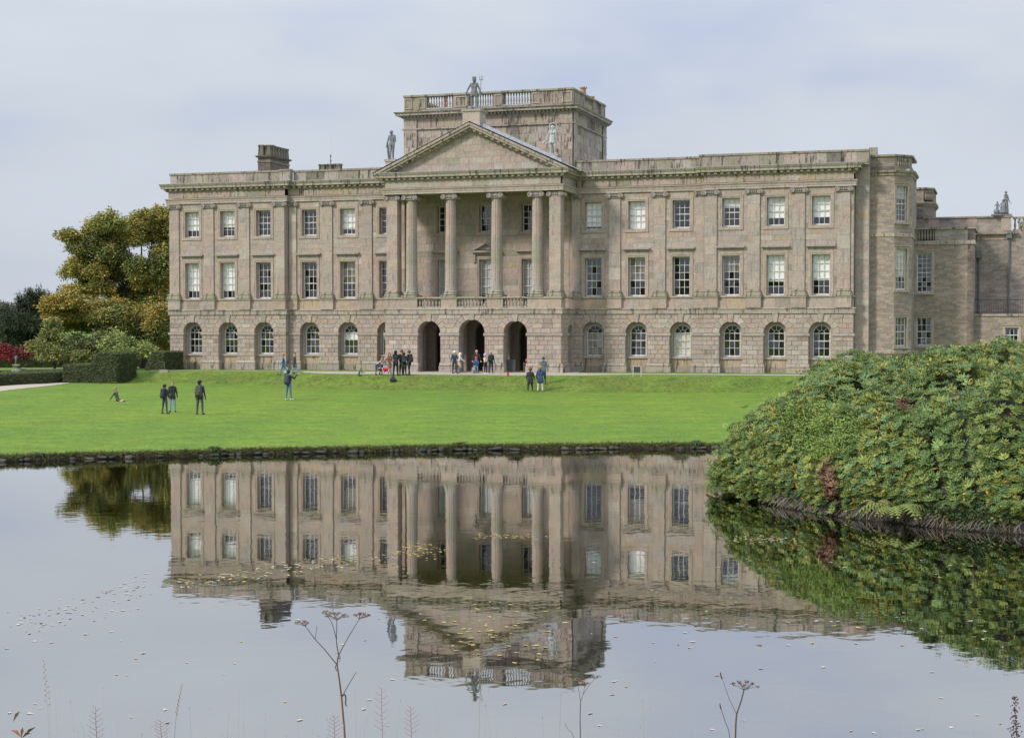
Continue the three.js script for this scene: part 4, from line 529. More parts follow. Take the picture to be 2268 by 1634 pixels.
{
  const A = [53.45, -1.0], Bq = [55.05, -1.0], Cq = [56.12, -2.15], D = [56.12, -6.2], ring = [A, Bq, Cq, D];
  facePanel('wall', wing, A, Bq, 0.8, 15.4, [], C.buff); const cl = Math.hypot(Cq[0] - Bq[0], Cq[1] - Bq[1]);
  facePanel('wall', wing, Bq, Cq, 0.8, 15.4, [[cl * 0.42, 0.50, 11.65, 14.1, 3, 6, B(0.35, mGreyBlind)], [cl * 0.42, 0.50, 7.05, 9.85, 3, 6, B(0.7, mCream)], [cl * 0.42, 0.50, 3.2, 5.2, 3, 4, 0]], C.buff);
  facePanel('wall', wing, Cq, D, 0.8, 15.4, [], C.grey);
  const sw = (p, cols) => mesh('string_course', sweep(p, ring).paint(cols).geo(), mStain, wing);
  sw([[-0.02, 10.62], [0.05, 10.66], [0.05, 10.86], [-0.02, 10.9]], [C.grey, C.buff, C.grey]); sw([[0, 2.75], [0.08, 2.72], [0.08, 2.9], [0, 2.95]], [C.grey, C.buff, C.grey]);
  mesh('cornice', sweep([[-0.02, 14.75], [0.08, 14.8], [0.12, 14.95], [0.22, 15.0], [0.26, 15.12], [-0.3, 15.18]], ring).paint([C.grey, C.buff, C.dark, C.grey, C.grey]).geo(), mStain, wing);
  mesh('coping', sweep([[-0.35, 16.05], [0.1, 16.06], [0.1, 16.2], [-0.35, 16.21]], ring).paint([C.soot, C.dark, C.dark]).geo(), mStain, wing);
  facePanel('wall', wing, A, Bq, 15.1, 16.06, [], C.dark, mRubble, 0.3); facePanel('wall', wing, [55.05, -1.0], [55.2, -1.155], 15.1, 16.06, [], C.dark, mStain, 0.3); facePanel('wall', wing, [55.95, -1.97], Cq, 15.1, 16.06, [], C.dark, mStain, 0.3);
  const bG = new GB().color(C.dark); bG.add(lathe([[0, 0], [0.07, 0], [0.05, 0.1], [0.09, 0.28], [0.045, 0.55], [0.08, 0.66], [0.05, 0.75], [0, 0.75]], 8)); const bq = bG.geo(); for (let i = 0; i < 6; i++) mesh('baluster', bq, mStain, wing).position.set(lerp(55.26, 55.9, i / 5), 15.3, lerp(-1.24, -1.95, i / 5)); mesh('rail', new GB().color(C.dark).box(0, cl, 15.12, 15.32, -0.25, -0.02).geo(), mStain, wing).applyMatrix4(M4(Bq[0], 0, Bq[1], Math.atan2(-(Cq[1] - Bq[1]), Cq[0] - Bq[0])));
  mesh('wall', new GB().color(C.grey).box(52.4, 56.1, 0.8, 15.3, -8, -2.6).geo(), mRubble, wing); mesh('roof', new GB().box(53.2, 56.0, 15.1, 15.25, -7, -1.7).geo(), mLead, wing);
  // second turret behind
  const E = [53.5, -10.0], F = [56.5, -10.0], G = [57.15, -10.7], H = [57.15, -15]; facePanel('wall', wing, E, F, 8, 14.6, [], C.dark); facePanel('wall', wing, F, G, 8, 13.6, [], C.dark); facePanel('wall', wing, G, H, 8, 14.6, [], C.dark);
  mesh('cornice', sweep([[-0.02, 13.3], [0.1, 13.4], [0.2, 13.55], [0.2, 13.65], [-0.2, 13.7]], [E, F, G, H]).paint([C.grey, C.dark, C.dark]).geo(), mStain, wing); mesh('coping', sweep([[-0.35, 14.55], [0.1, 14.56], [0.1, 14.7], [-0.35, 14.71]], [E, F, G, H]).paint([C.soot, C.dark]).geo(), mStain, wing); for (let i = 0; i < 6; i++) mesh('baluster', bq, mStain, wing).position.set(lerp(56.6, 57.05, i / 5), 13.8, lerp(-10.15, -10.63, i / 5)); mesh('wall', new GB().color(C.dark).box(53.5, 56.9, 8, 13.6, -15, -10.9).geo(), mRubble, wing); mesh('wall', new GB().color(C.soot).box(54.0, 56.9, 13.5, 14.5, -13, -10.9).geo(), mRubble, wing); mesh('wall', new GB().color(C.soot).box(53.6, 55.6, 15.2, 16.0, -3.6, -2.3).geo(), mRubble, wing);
  // projecting lower block
  const zw = -6.0, x0 = 55.5, x1 = 60.15;
  facePanel('wall', wing, [x0, zw], [x1, zw], 0.8, 10.6, [[56.79 - x0, 0.52, 6.95, 9.75, 3, 8, B(0, mCream)], [56.79 - x0, 0.52, 3.2, 5.2, 3, 4, 0]], C.buff); facePanel('wall', wing, [x1, zw], [x1, -10.2], 0.8, 11.4, [], C.grey);
  mesh('string_course', sweep([[-0.02, 10.3], [0.07, 10.33], [0.07, 10.55], [-0.02, 10.6]], [[x0, zw], [x1, zw], [x1, -10]]).paint([C.grey, C.grey]).geo(), mStain, wing);
  facePanel('wall', wing, [x0, zw], [56.3, zw], 10.6, 11.4, [], C.dark, mStain, 0.3); facePanel('wall', wing, [57.5, zw], [x1, zw], 10.6, 11.4, [], C.grey, mRubble, 0.3); for (let i = 0; i < 6; i++) mesh('baluster', bq, mStone, wing).position.set(lerp(56.4, 57.4, i / 5), 10.66, zw - 0.12); mesh('wall', new GB().color(C.dark).box(56.3, 57.5, 10.55, 11.4, zw - 0.6, zw - 0.5).geo(), mRubble, wing);
  mesh('coping', sweep([[-0.35, 11.38], [0.08, 11.39], [0.08, 11.5], [-0.35, 11.51]], [[x0, zw], [x1, zw], [x1, -10]]).paint([C.soot, C.moss]).geo(), mStain, wing); mesh('roof', new GB().box(x0, x1 - 0.1, 10.4, 10.5, -10, zw - 0.3).geo(), mLead, wing);
  // long wall behind and the terrace block in front of it
  const zl = -10.0; facePanel('wall', wing, [55, zl], [75, zl], 0.8, 11.2, [], C.grey);
  mesh('cornice', sweep([[-0.02, 10.75], [0.06, 10.8], [0.06, 11.15], [0.35, 11.2], [0.35, 11.36], [-0.2, 11.42]], [[60.2, zl], [62.66, zl], [62.66, zl - 0.35], [75, zl - 0.35]]).paint([C.grey, C.buff, C.grey, C.dark]).geo(), mStain, wing);
  facePanel('wall', wing, [54, zl - 0.1], [62.6, zl - 0.1], 11.3, 12.4, [], C.grey, mRubble, 0.35); mesh('coping', new GB().color(C.dark).box(54, 62.7, 12.4, 12.52, zl - 0.5, zl).geo(), mStain, wing); const pw = new GB().color(C.pink); for (const x of [57.2, 59.9, 62.25]) pw.box(x - 0.35, x + 0.35, 11.42, 12.39, zl - 0.1, zl - 0.06); mesh('parapet_pier', pw.geo(), mStone, wing);
  for (let i = 0; i < 14; i++) mesh('baluster', bq, mStain, wing).position.set(62.85 + i * 0.3, 11.55, zl - 0.5); mesh('rail', new GB().color(C.dark).box(62.7, 74, 12.3, 12.45, zl - 0.65, zl - 0.35).box(62.7, 74, 11.3, 11.55, zl - 0.65, zl - 0.35).geo(), mStain, wing);
  const zt = -6.6; facePanel('wall', wing, [x1, zt], [75, zt], 0.8, 5.3, [[62.69 - x1, 0.45, 2.95, 4.5, 3, 3, 0]], C.buff); mesh('coping', new GB().color(C.grey).box(x1, 75, 5.3, 5.45, -10, zt + 0.08).geo(), mStain, wing); mesh('wall', new GB().color(C.dark).box(x1 + 0.1, 75, 0.8, 5.25, -10, zt - 2.5).geo(), mRubble, wing);
  const rl = new GB().color([1, 1, 1]); for (let x = x1 + 0.05; x < 75; x += 0.16) rl.box(x - 0.008, x + 0.008, 5.45, 6.42, zt - 0.108, zt - 0.092); rl.box(x1, 75, 6.42, 6.46, zt - 0.12, zt - 0.08); rl.box(x1, 75, 5.55, 5.58, zt - 0.12, zt - 0.08); mesh('iron_railing', rl.geo(), mIron, wing);
  for (const [x, y1] of [[60.4, 9.7], [62.45, 11.1]]) { const p = new GB().color([0.16, 0.17, 0.18]); p.add(tube([V(x, 5.4, zl + 0.12), V(x, y1, zl + 0.12)], 0.06, 0.06, 8)); p.box(x - 0.2, x + 0.2, y1 - 0.2, y1 + 0.35, zl + 0.02, zl + 0.3); for (const y of [6.5, 7.9, 9.3]) p.add(tube([V(x, y, zl + 0.12), V(x, y + 0.12, zl + 0.12)], 0.09, 0.09, 8)); mesh('drainpipe', p.geo(), mVC, wing); }
}
flushPieces();
// ---------------------------------------------------------------- vegetation
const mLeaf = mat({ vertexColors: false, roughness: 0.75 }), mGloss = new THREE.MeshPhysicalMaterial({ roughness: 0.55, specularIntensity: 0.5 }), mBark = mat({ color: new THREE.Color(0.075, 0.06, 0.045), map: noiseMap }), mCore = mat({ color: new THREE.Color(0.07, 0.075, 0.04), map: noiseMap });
function clumpGeo(n, rad, len, wid, seed, flat = 0.7) { // a tuft of n folded leaves
  const r = rng(seed), pos = [], nor = [];
  for (let i = 0; i < n; i++) {
    const a = r() * 6.283, z = r() * 2 - 1, k = Math.sqrt(1 - z * z), o = V(k * Math.cos(a), z * flat, k * Math.sin(a)).multiplyScalar(rad * Math.cbrt(r())), d = V(r() - 0.5, (r() - 0.65) * 0.8, r() - 0.5).addScaledVector(o, 0.8 / rad).normalize(), up = V(r() - 0.5, 1, r() - 0.5).normalize(), sd = d.clone().cross(up).normalize(), nn = sd.clone().cross(d).normalize();
    const L = len * (0.7 + 0.6 * r()), W = wid * (0.7 + 0.6 * r()), tip = o.clone().addScaledVector(d, L), mid = o.clone().addScaledVector(d, L * 0.5).addScaledVector(nn, L * 0.12), l = mid.clone().addScaledVector(sd, W / 2).addScaledVector(nn, -W * 0.18), q = mid.clone().addScaledVector(sd, -W / 2).addScaledVector(nn, -W * 0.18);
    for (const [A, Bp, Cp] of [[o, q, mid], [mid, q, tip], [o, mid, l], [mid, tip, l]]) { const f = Bp.clone().sub(A).cross(Cp.clone().sub(A)).normalize(); for (const p of [A, Bp, Cp]) { pos.push(p.x, p.y, p.z); nor.push(f.x, f.y, f.z); } }
  }
  const g = new THREE.BufferGeometry(); g.setAttribute('position', new THREE.Float32BufferAttribute(pos, 3)); g.setAttribute('normal', new THREE.Float32BufferAttribute(nor, 3)); return g;
}
const tmpQ = new THREE.Quaternion(), tmpM = new THREE.Matrix4(), UP3 = V(0, 1, 0);
function scatter(name, geo, m, list, parent, kind) { // list: { p, s, q, c }
  const im = new THREE.InstancedMesh(geo, m, Math.max(1, list.length)); im.name = parent ? name : numbered(name); im.castShadow = im.receiveShadow = true; const col = new THREE.Color();
  list.forEach((e, i) => { im.setMatrixAt(i, tmpM.compose(e.p, e.q, V(e.s, e.s * (e.sy ?? 1), e.s))); im.setColorAt(i, col.setRGB(...e.c)); });
  if (kind) im.userData.kind = kind; (parent || scene).add(im); return im;
}
const spin = r => new THREE.Quaternion().setFromEuler(new THREE.Euler((r() - 0.5) * 0.7, r() * 6.283, (r() - 0.5) * 0.7));
const leafA = [clumpGeo(12, 0.42, 0.30, 0.17, 5), clumpGeo(12, 0.42, 0.28, 0.16, 6)];
// crown masses given by pixel column, row and half sizes, at depth Z
function crownTree(name, label, Z, trunkPx, masses, palette, o = {}) {
  const r = rng(o.seed || 1), t = tag(group(name), label, o.cat || 'tree', o.group), k = Z / PX, base = ray(trunkPx, 0, Z); base.y = groundY(base.x, base.z) - 0.1; t.position.copy(base);
  const lists = [[], []], limbs = []; 
  for (const [px, py, rx, ry, ci = 0] of masses) {
    const c = ray(px + (o.shift ?? 0), EYE + (HZ - py) * k, Z).sub(base); c.z += (r() - 0.5) * (o.deep ?? 5); const RX = rx * k * (o.grow ?? 1), RY = ry * k * (o.grow ?? 1), RZ = RX * 0.9; limbs.push([c, RX]);
    const n = Math.round((o.dens ?? 95) * RX * RY * (o.fill ?? 1)) + 12;
    for (let i = 0; i < n; i++) { const a = r() * 6.283, z = r() * 2 - 1, q = Math.sqrt(1 - z * z), rad = Math.pow(r(), 0.40) * (1 + 0.7 * (vnoise(a * 2 + px, z * 3 + py, 4096, 4096, 2) - 0.5)), p = V(c.x + q * Math.cos(a) * RX * rad, c.y + (z < 0 ? z * 0.7 : z) * RY * rad - 0.25 * RY * q * q * rad, c.z + q * Math.sin(a) * RZ * rad);
      const w = vnoise(p.x * 0.9 + 200, p.y * 0.9 + p.z * 0.5 + 200, 4096, 4096, 7), pal = palette[r() < 0.3 && palette.length > 2 ? 2 : ci], cc = pal[Math.min(pal.length - 1, Math.floor((w * 0.55 + r() * 0.6) * pal.length * 0.92))]; lists[i & 1].push({ p, s: (o.size ?? 1.12) * (0.7 + 0.6 * r()), q: spin(r), c: jit(cc, r, 0.22) }); }
  }
  lists.forEach((l, i) => scatter('crown', o.geo ? o.geo[i] : leafA[i], mLeaf, l, t));
  const g = new GB(), H = Math.max(...limbs.map(l => l[0].y)); const trunkTop = V((o.lean ?? 0), H * (o.fork ?? 0.35), 0); if (!o.noTrunk) g.add(tube([V(0, 0, 0), V(o.lean ? o.lean * 0.3 : 0.1, H * 0.15, 0), trunkTop], o.tr ?? 0.45, (o.tr ?? 0.45) * 0.7, 9));
  for (const [c, R0] of limbs) { const m1 = trunkTop.clone().lerp(c, 0.5).add(V((r() - 0.5) * 0.8, (r() - 0.3) * 0.8, (r() - 0.5))); g.add(tube([trunkTop.clone().multiplyScalar(0.6 + 0.4 * r()), m1, c, c.clone().add(V((r() - 0.5) * R0, R0 * 0.3, (r() - 0.5) * R0))], (o.tr ?? 0.45) * 0.22, 0.02, 5)); }
  mesh('trunk', g.geo(), mBark, t); return t;
}
const cr = l => l.map(([x, y, a, b, ci]) => [x * 0.2679, 437.7 + 0.2679 * y, a * 0.2679, b * 0.2679, ci]);
const amber = [[0.54, 0.32, 0.06], [0.47, 0.31, 0.06], [0.36, 0.29, 0.06], [0.25, 0.25, 0.06], [0.46, 0.27, 0.05]], green = [[0.12, 0.15, 0.045], [0.09, 0.125, 0.04], [0.17, 0.175, 0.045], [0.28, 0.235, 0.055]], olive = [[0.44, 0.36, 0.075], [0.33, 0.32, 0.075], [0.20, 0.23, 0.06], [0.54, 0.36, 0.07]];
crownTree('autumn_tree', 'tall spreading tree turning amber beside the left end of the house', 152, 318, cr([[545, 320, 70, 40, 2], [600, 385, 95, 55, 2], [760, 250, 130, 62, 2], [900, 225, 120, 65, 2], [1080, 200, 115, 70, 2], [1240, 150, 110, 65, 2], [1360, 210, 80, 110, 0], [1300, 420, 120, 80, 0], [1150, 300, 120, 60, 0], [1000, 335, 130, 65, 0], [820, 345, 110, 65, 1], [700, 420, 110, 55, 1], [640, 520, 100, 42, 0], [590, 610, 80, 52, 0], [720, 570, 110, 50, 0], [860, 545, 90, 55, 1], [930, 480, 110, 60, 1], [1150, 570, 90, 60, 1], [1340, 570, 80, 110, 1], [1230, 715, 120, 50, 0], [1090, 650, 90, 45, 1], [930, 640, 110, 55, 2], [740, 680, 100, 50, 0], [640, 720, 80, 45, 0], [1000, 770, 110, 50, 1], [1360, 760, 70, 90, 1], [690, 770, 90, 50, 0], [820, 745, 100, 50, 2], [600, 790, 80, 45, 0], [1180, 640, 90, 50, 2], [780, 620, 100, 50, 2], [900, 800, 90, 40, 1], [1120, 830, 110, 70, 1], [1300, 870, 100, 70, 1]]), [[amber[0], olive[0], olive[1], amber[3], olive[1]], green, olive], { seed: 3, tr: 0.5, fork: 0.5, deep: 6, dens: 260, size: 0.82, grow: 1.3, shift: 15 });
crownTree('autumn_tree', 'lower amber tree leaning out in front of the tall one', 146, 292, cr([[505, 795, 60, 55, 0], [430, 880, 80, 55, 0], [560, 865, 110, 60, 0], [650, 940, 110, 65, 0], [480, 965, 110, 65, 0], [760, 905, 110, 60, 0], [880, 900, 90, 60, 0], [820, 985, 110, 50, 2], [600, 1045, 110, 55, 2], [440, 1045, 70, 50, 0], [740, 1060, 120, 50, 1], [960, 980, 100, 70, 1], [1100, 955, 90, 60, 0], [1210, 985, 110, 60, 0], [1330, 960, 80, 75, 0], [1140, 1060, 90, 40, 0], [1280, 1060, 90, 45, 0], [1000, 1080, 120, 60, 1], [1180, 1150, 110, 60, 1], [880, 1130, 90, 60, 1], [1310, 1110, 80, 80, 1], [1330, 1200, 70, 75, 2], [1250, 1240, 60, 50, 2]]), [amber, green, olive], { seed: 9, tr: 0.45, fork: 0.4, deep: 5, dens: 250, size: 0.82, grow: 1.22, shift: 14 });
const firGeo = [clumpGeo(14, 0.30, 0.42, 0.07, 25, 1.6), clumpGeo(14, 0.30, 0.36, 0.065, 26, 1.6)], fir = [[0.032, 0.05, 0.02], [0.042, 0.06, 0.023], [0.024, 0.038, 0.017], [0.06, 0.07, 0.026]];
crownTree('yew_tree', 'dark evergreen with upswept tips left of the amber trees', 168, 66, cr([[160, 860, 30, 60], [210, 840, 35, 60], [260, 825, 35, 55], [310, 820, 40, 60], [345, 840, 40, 50], [180, 930, 80, 70], [280, 910, 100, 80], [340, 960, 60, 70], [130, 1010, 110, 70], [250, 1020, 120, 80], [340, 1050, 60, 70], [100, 1110, 100, 70], [220, 1130, 130, 80], [320, 1150, 60, 70], [170, 1200, 120, 60]]), [fir], { seed: 21, geo: firGeo, deep: 4, dens: 110, fork: 0.7, tr: 0.3 });
crownTree('yew_tree', 'dark narrow evergreen at the left edge of the picture', 172, 6, cr([[40, 930, 35, 50], [20, 990, 60, 60], [75, 960, 40, 50], [-20, 950, 50, 60], [20, 1080, 70, 70], [-60, 1040, 70, 90], [30, 1170, 80, 60], [-60, 1150, 90, 70]]), [[[0.055, 0.065, 0.03], [0.075, 0.08, 0.036], [0.04, 0.052, 0.026]]], { seed: 22, geo: firGeo, deep: 4, dens: 100, fork: 0.7, tr: 0.25 });
const lime = [[0.34, 0.33, 0.10], [0.26, 0.28, 0.085], [0.18, 0.21, 0.065], [0.38, 0.31, 0.08]], lime2 = [[0.28, 0.33, 0.09], [0.21, 0.27, 0.075], [0.33, 0.36, 0.11], [0.15, 0.20, 0.06]];
crownTree('flowering_shrub', 'yellow green shrub spreading under the amber tree', 140, 118, cr([[280, 1230, 50, 40], [350, 1180, 70, 60], [420, 1120, 80, 60], [400, 1250, 90, 60], [500, 1200, 100, 70], [480, 1290, 110, 50], [380, 1300, 80, 40], [430, 1040, 60, 50]]), [lime], { seed: 31, cat: 'shrub', deep: 3, fork: 0.2, tr: 0.15, size: 0.8, dens: 130 });
crownTree('flowering_shrub', 'olive shrub between the yellow green and the bright green ones', 138, 185, cr([[620, 1170, 90, 60], [700, 1230, 100, 60], [780, 1180, 90, 60], [600, 1260, 90, 50], [720, 1300, 110, 45, 1], [800, 1270, 80, 50]]), [[[0.21, 0.22, 0.07], [0.15, 0.175, 0.055], [0.10, 0.125, 0.04], [0.28, 0.25, 0.08]], green], { seed: 32, cat: 'shrub', deep: 3, fork: 0.2, tr: 0.15, size: 0.8, dens: 130 });
crownTree('flowering_shrub', 'bright green rounded shrub above the stepped hedge', 136, 262, cr([[870, 1220, 70, 60], [940, 1160, 80, 55], [1010, 1190, 70, 60], [1080, 1220, 70, 50], [920, 1260, 100, 50], [1040, 1270, 100, 50], [1160, 1240, 70, 45], [1220, 1260, 70, 50], [1160, 1290, 90, 40]]), [lime2], { seed: 33, cat: 'shrub', deep: 3, fork: 0.2, tr: 0.12, size: 0.75, dens: 140 });
crownTree('red_maple', 'low crimson maple at the left edge behind the back hedge', 142, 40, cr([[30, 1250, 60, 40], [-40, 1255, 60, 50], [120, 1275, 70, 40], [180, 1265, 60, 38], [60, 1300, 90, 35], [240, 1285, 55, 25], [160, 1310, 80, 25], [-60, 1300, 80, 35]]), [[[0.25, 0.03, 0.028], [0.31, 0.042, 0.036], [0.18, 0.022, 0.022], [0.22, 0.055, 0.035]]], { seed: 34, deep: 3, fork: 0.25, tr: 0.1, size: 0.62, dens: 190 });
function bareTree(label, Z, px, py0, py1, seed) { const r = rng(seed), t = tag(group('bare_tree'), label, 'tree'), k = Z / PX, b = ray(px, 0, Z); t.position.copy(b); const g = new GB(), y0 = EYE + (HZ - py0) * k, y1 = EYE + (HZ - py1) * k;
  const grow = (p, d, len, rad, n) => { const q = p.clone().addScaledVector(d, len); g.add(tube([p, p.clone().lerp(q, 0.5).add(V((r() - 0.5) * len * 0.15, 0, (r() - 0.5) * len * 0.15)), q], rad, rad * 0.6, 4)); if (n) for (let i = 0; i < 3; i++) grow(q.clone().lerp(p, r() * 0.35), d.clone().add(V((r() - 0.5) * 1.5, (r() - 0.2) * 0.7, (r() - 0.5) * 1.2)).normalize(), len * 0.68, rad * 0.58, n - 1); };
  g.add(tube([V(0, 0, 0), V(0, y0, 0)], 0.22, 0.16, 6)); const H = y1 - y0; for (let i = 0; i < 4; i++) grow(V(0, y0, 0), V((r() - 0.5) * 1.4, 1, (r() - 0.5)).normalize(), H * 0.36, 0.09, 3); mesh('trunk', g.geo(), mat({ color: new THREE.Color(0.16, 0.13, 0.12) }), t); }
bareTree('leafless grey tree above the dark evergreens at the left edge', 185, 12, 700, 655, 41);
bareTree('tiny leafless tree showing over the balustrade at the right edge', 150, 2262, 520, 478, 43);
// ---------------------------------------------------------------- clipped hedges
const hedgeLeaf = clumpGeo(9, 0.075, 0.075, 0.045, 55), hedgeCol = [[0.105, 0.14, 0.048], [0.13, 0.16, 0.054], [0.08, 0.115, 0.042], [0.17, 0.165, 0.058]];
function hedge(label, faces, groupName, o = {}) { // faces: world quads; foliage lies along them
  const r = rng(faces.length * 7 + Math.round(faces[0][0].x * 10)), h = tag(group('clipped_hedge'), label, 'hedge', groupName), g = new GB(), list = [];
  for (const f of faces) { const P = f.map(p => [p.x, p.y, p.z]); P.length === 4 ? g.quad(...P) : g.tri(...P); const e1 = f[1].clone().sub(f[0]), e2 = f[P.length - 1].clone().sub(f[0]), nn = e1.clone().cross(e2), area = nn.length() * (P.length === 4 ? 1 : 0.5); nn.normalize(); const n = Math.min(5200, Math.round(area * (o.dens ?? 150)));
    for (let i = 0; i < n; i++) { let a = r(), b = r(), p; if (P.length === 4) p = f[0].clone().multiplyScalar((1 - a) * (1 - b)).addScaledVector(f[1], a * (1 - b)).addScaledVector(f[2], a * b).addScaledVector(f[3], (1 - a) * b); else { if (a + b > 1) { a = 1 - a; b = 1 - b; } p = f[0].clone().addScaledVector(e1, a).addScaledVector(e2, b); } p.addScaledVector(nn, (r() - 0.6) * 0.05); const w = vnoise(p.x * 1.3 + 90, p.y * 1.6 + p.z + 400, 4096, 4096, 5); list.push({ p, s: 0.8 + 0.7 * r(), q: spin(r), c: jit(hedgeCol[Math.min(3, Math.floor((w * 0.75 + r() * 0.3) * 4))], r, 0.2) }); } }
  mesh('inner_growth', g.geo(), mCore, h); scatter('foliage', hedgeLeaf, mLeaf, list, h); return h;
}
const HP = (u, w, y) => { const [x, z] = XZ(u, w); return V(x, y, z); };
function hedgeProfile(pf, w0, w1) { // outline [u,y] counter-clockwise seen from the lake, extruded from w0 (front) back to w1
  const F = []; const tri = THREE.ShapeUtils.triangulateShape(pf.map(p => new THREE.Vector2(...p)), []); for (const t of tri) F.push(t.map(i => HP(pf[i][0], w0, pf[i][1]))); for (let i = 0; i < pf.length; i++) { const a = pf[i], b = pf[(i + 1) % pf.length]; if (Math.abs(a[1] - 0.1) < 0.2 && Math.abs(b[1] - 0.1) < 0.2) continue; F.push([HP(a[0], w0, a[1]), HP(a[0], w1, a[1]), HP(b[0], w1, b[1]), HP(b[0], w0, b[1])]); } return F; }
hedge('large stepped yew hedge beside the steps, nearest the lawn', hedgeProfile([[-3.75, 0.1], [0.75, 0.1], [0.75, 2.56], [0.5, 2.66], [-0.75, 2.64], [-1.0, 2.4], [-1.45, 1.78], [-3.6, 1.74], [-3.75, 1.6]], 8.8, 6.1), 'stepped hedges flanking the garden steps');
hedge('stepped yew hedge against the left corner of the house', hedgeProfile([[0.05, 0.1], [1.6, 0.1], [1.6, 2.6], [0.7, 2.6], [0.3, 1.9], [0.05, 1.5]], 3.7, 0.75), 'stepped hedges flanking the garden steps');
function rowHedge(label, A, Bp, hA, hB, depth) { const d = Bp.clone().sub(A).setY(0).normalize(), nb = V(d.z, 0, -d.x).multiplyScalar(depth); if (nb.z > 0) nb.negate(); const up = (p, h) => V(p.x, p.y + h, p.z), A2 = A.clone().add(nb), B2 = Bp.clone().add(nb); hedge(label, [[A, Bp, up(Bp, hB), up(A, hA)], [up(A, hA), up(Bp, hB), up(B2, hB), up(A2, hA)], [Bp, B2, up(B2, hB), up(Bp, hB)]], null, { dens: 110 }); }
{ const a = onGround(0, 854, 0.42), b = onGround(149, 846.5, 0.42), e = a.clone().add(a.clone().sub(b).multiplyScalar(1.2)); rowHedge('low clipped hedge along the pale garden path', V(e.x, 0.3, e.z), V(b.x, 0.3, b.z), 0.92, 0.90, 1.1);
  rowHedge('long low hedge at the back of the formal lawn', ray(-120, 0.3, 152), ray(360, 0.3, 158), 1.05, 1.05, 1.2); }
// ---------------------------------------------------------------- rhododendron bank at the right
const SHORE = [[6.7, -41.4], [6.65, -39.8], [6.95, -38.75], [7.5, -37.8], [8.25, -36.45], [9.1, -35.6], [9.9, -34.65], [11.3, -33.7], [14, -32], [20, -28.5], [60, -20], [60, -62], [9.6, -59], [8.7, -56], [8.3, -50], [7.2, -45]];
{
  const s = new THREE.Shape(SHORE.map(p => new THREE.Vector2(p[0], -p[1]))), g = new GB().color([0.045, 0.038, 0.022]); const e = new THREE.ExtrudeGeometry(s, { depth: 0.38, bevelEnabled: false }); e.deleteAttribute('normal'); e.rotateX(-Math.PI / 2); e.translate(0, -0.2, 0); g.add(e); tag(mesh('lake_bank', g.geo(), mat({ vertexColors: true, map: noiseMap })), 'dark earth bank under the rhododendron', 'bank', null, 'structure');
}
const BUSH = [[5.95, -41.6], [6.3, -40.1], [6.9, -39.1], [7.5, -38.3], [8.3, -37.0], [9.1, -36.1], [10.0, -35.1], [11.4, -34.1], [14, -32.4], [22, -27.5], [30, -30], [30, -54], [13, -57], [10.3, -54], [8.1, -49], [6.7, -45]];
const segDist = (x, z, P) => { let m = 1e9, inside = false; for (let i = 0, j = P.length - 1; i < P.length; j = i++) { const [ax, az] = P[j], [bx, bz] = P[i], dx = bx - ax, dz = bz - az, t = Math.max(0, Math.min(1, ((x - ax) * dx + (z - az) * dz) / (dx * dx + dz * dz))); m = Math.min(m, Math.hypot(x - ax - dx * t, z - az - dz * t)); if ((az > z) !== (bz > z) && x < (bx - ax) * (z - az) / (bz - az) + ax) inside = !inside; } return inside ? m : -m; };
const bushH = (x, z) => { const q = segDist(x, z, BUSH) + (fbm(x * 0.5 + 900, z * 0.5 + 900, 4096, 4096, 71, 2) - 0.5) * 1.3; if (q < -0.25) return -1; const n = fbm(x * 0.42 + 700, z * 0.42 + 700, 4096, 4096, 61, 3) - 0.5, n2 = vnoise(x * 1.7 + 300, z * 1.7 + 300, 4096, 4096, 66) - 0.5; return interp([[-0.25, 0.6], [0.05, 1.0], [0.45, 1.75], [1.1, 2.6], [2.1, 3.08], [4.1, 3.4], [8, 3.55], [12, 3.6]], q) + (n * 2.1 + 0.05) * sm(0, 2.5, q) + n2 * 0.36 * sm(0, 1, q) - 0.8 * sm(0.16, 0.0, Math.abs(fbm(x * 0.55 + 40, z * 0.55 + 40, 4096, 4096, 77, 2) - 0.5) * 2.6) * sm(0.2, 1.5, q); };
const whorl = (() => { // rosette of nine long leaves round a bud, with an upright inner four
  const pos = [], nor = [], r = rng(17);
  for (let i = 0; i < 12; i++) { const inner = i > 8, a = inner ? i * 1.6 : i / 9 * 6.283 + r() * 0.25, el = inner ? 0.85 : 0.28 - r() * 0.42, L = (inner ? 0.09 : 0.135) * (0.85 + 0.3 * r()), W = L * 0.33, d = V(Math.cos(a) * Math.cos(el), Math.sin(el), Math.sin(a) * Math.cos(el)), sd = V(-Math.sin(a), 0, Math.cos(a)), nn = sd.clone().cross(d).multiplyScalar(-1), o = d.clone().multiplyScalar(0.012), m1 = o.clone().addScaledVector(d, L * 0.55).addScaledVector(nn, L * 0.05), tip = o.clone().addScaledVector(d, L).addScaledVector(nn, -L * 0.12), l = m1.clone().addScaledVector(sd, W / 2).addScaledVector(nn, W * 0.14), q = m1.clone().addScaledVector(sd, -W / 2).addScaledVector(nn, W * 0.14);
    for (const T of [[o, m1, q], [m1, tip, q], [o, l, m1], [m1, l, tip]]) { const f = T[1].clone().sub(T[0]).cross(T[2].clone().sub(T[0])).normalize(); if (f.y < 0) f.negate(); for (const p of T) { pos.push(p.x, p.y, p.z); nor.push(f.x, f.y, f.z); } } }
  const g = new THREE.BufferGeometry(); g.setAttribute('position', new THREE.Float32BufferAttribute(pos, 3)); g.setAttribute('normal', new THREE.Float32BufferAttribute(nor, 3)); return g;
})();
const proj = p => [CX + p.x / -p.z * PX, HZ + (EYE - p.y) / -p.z * PX];
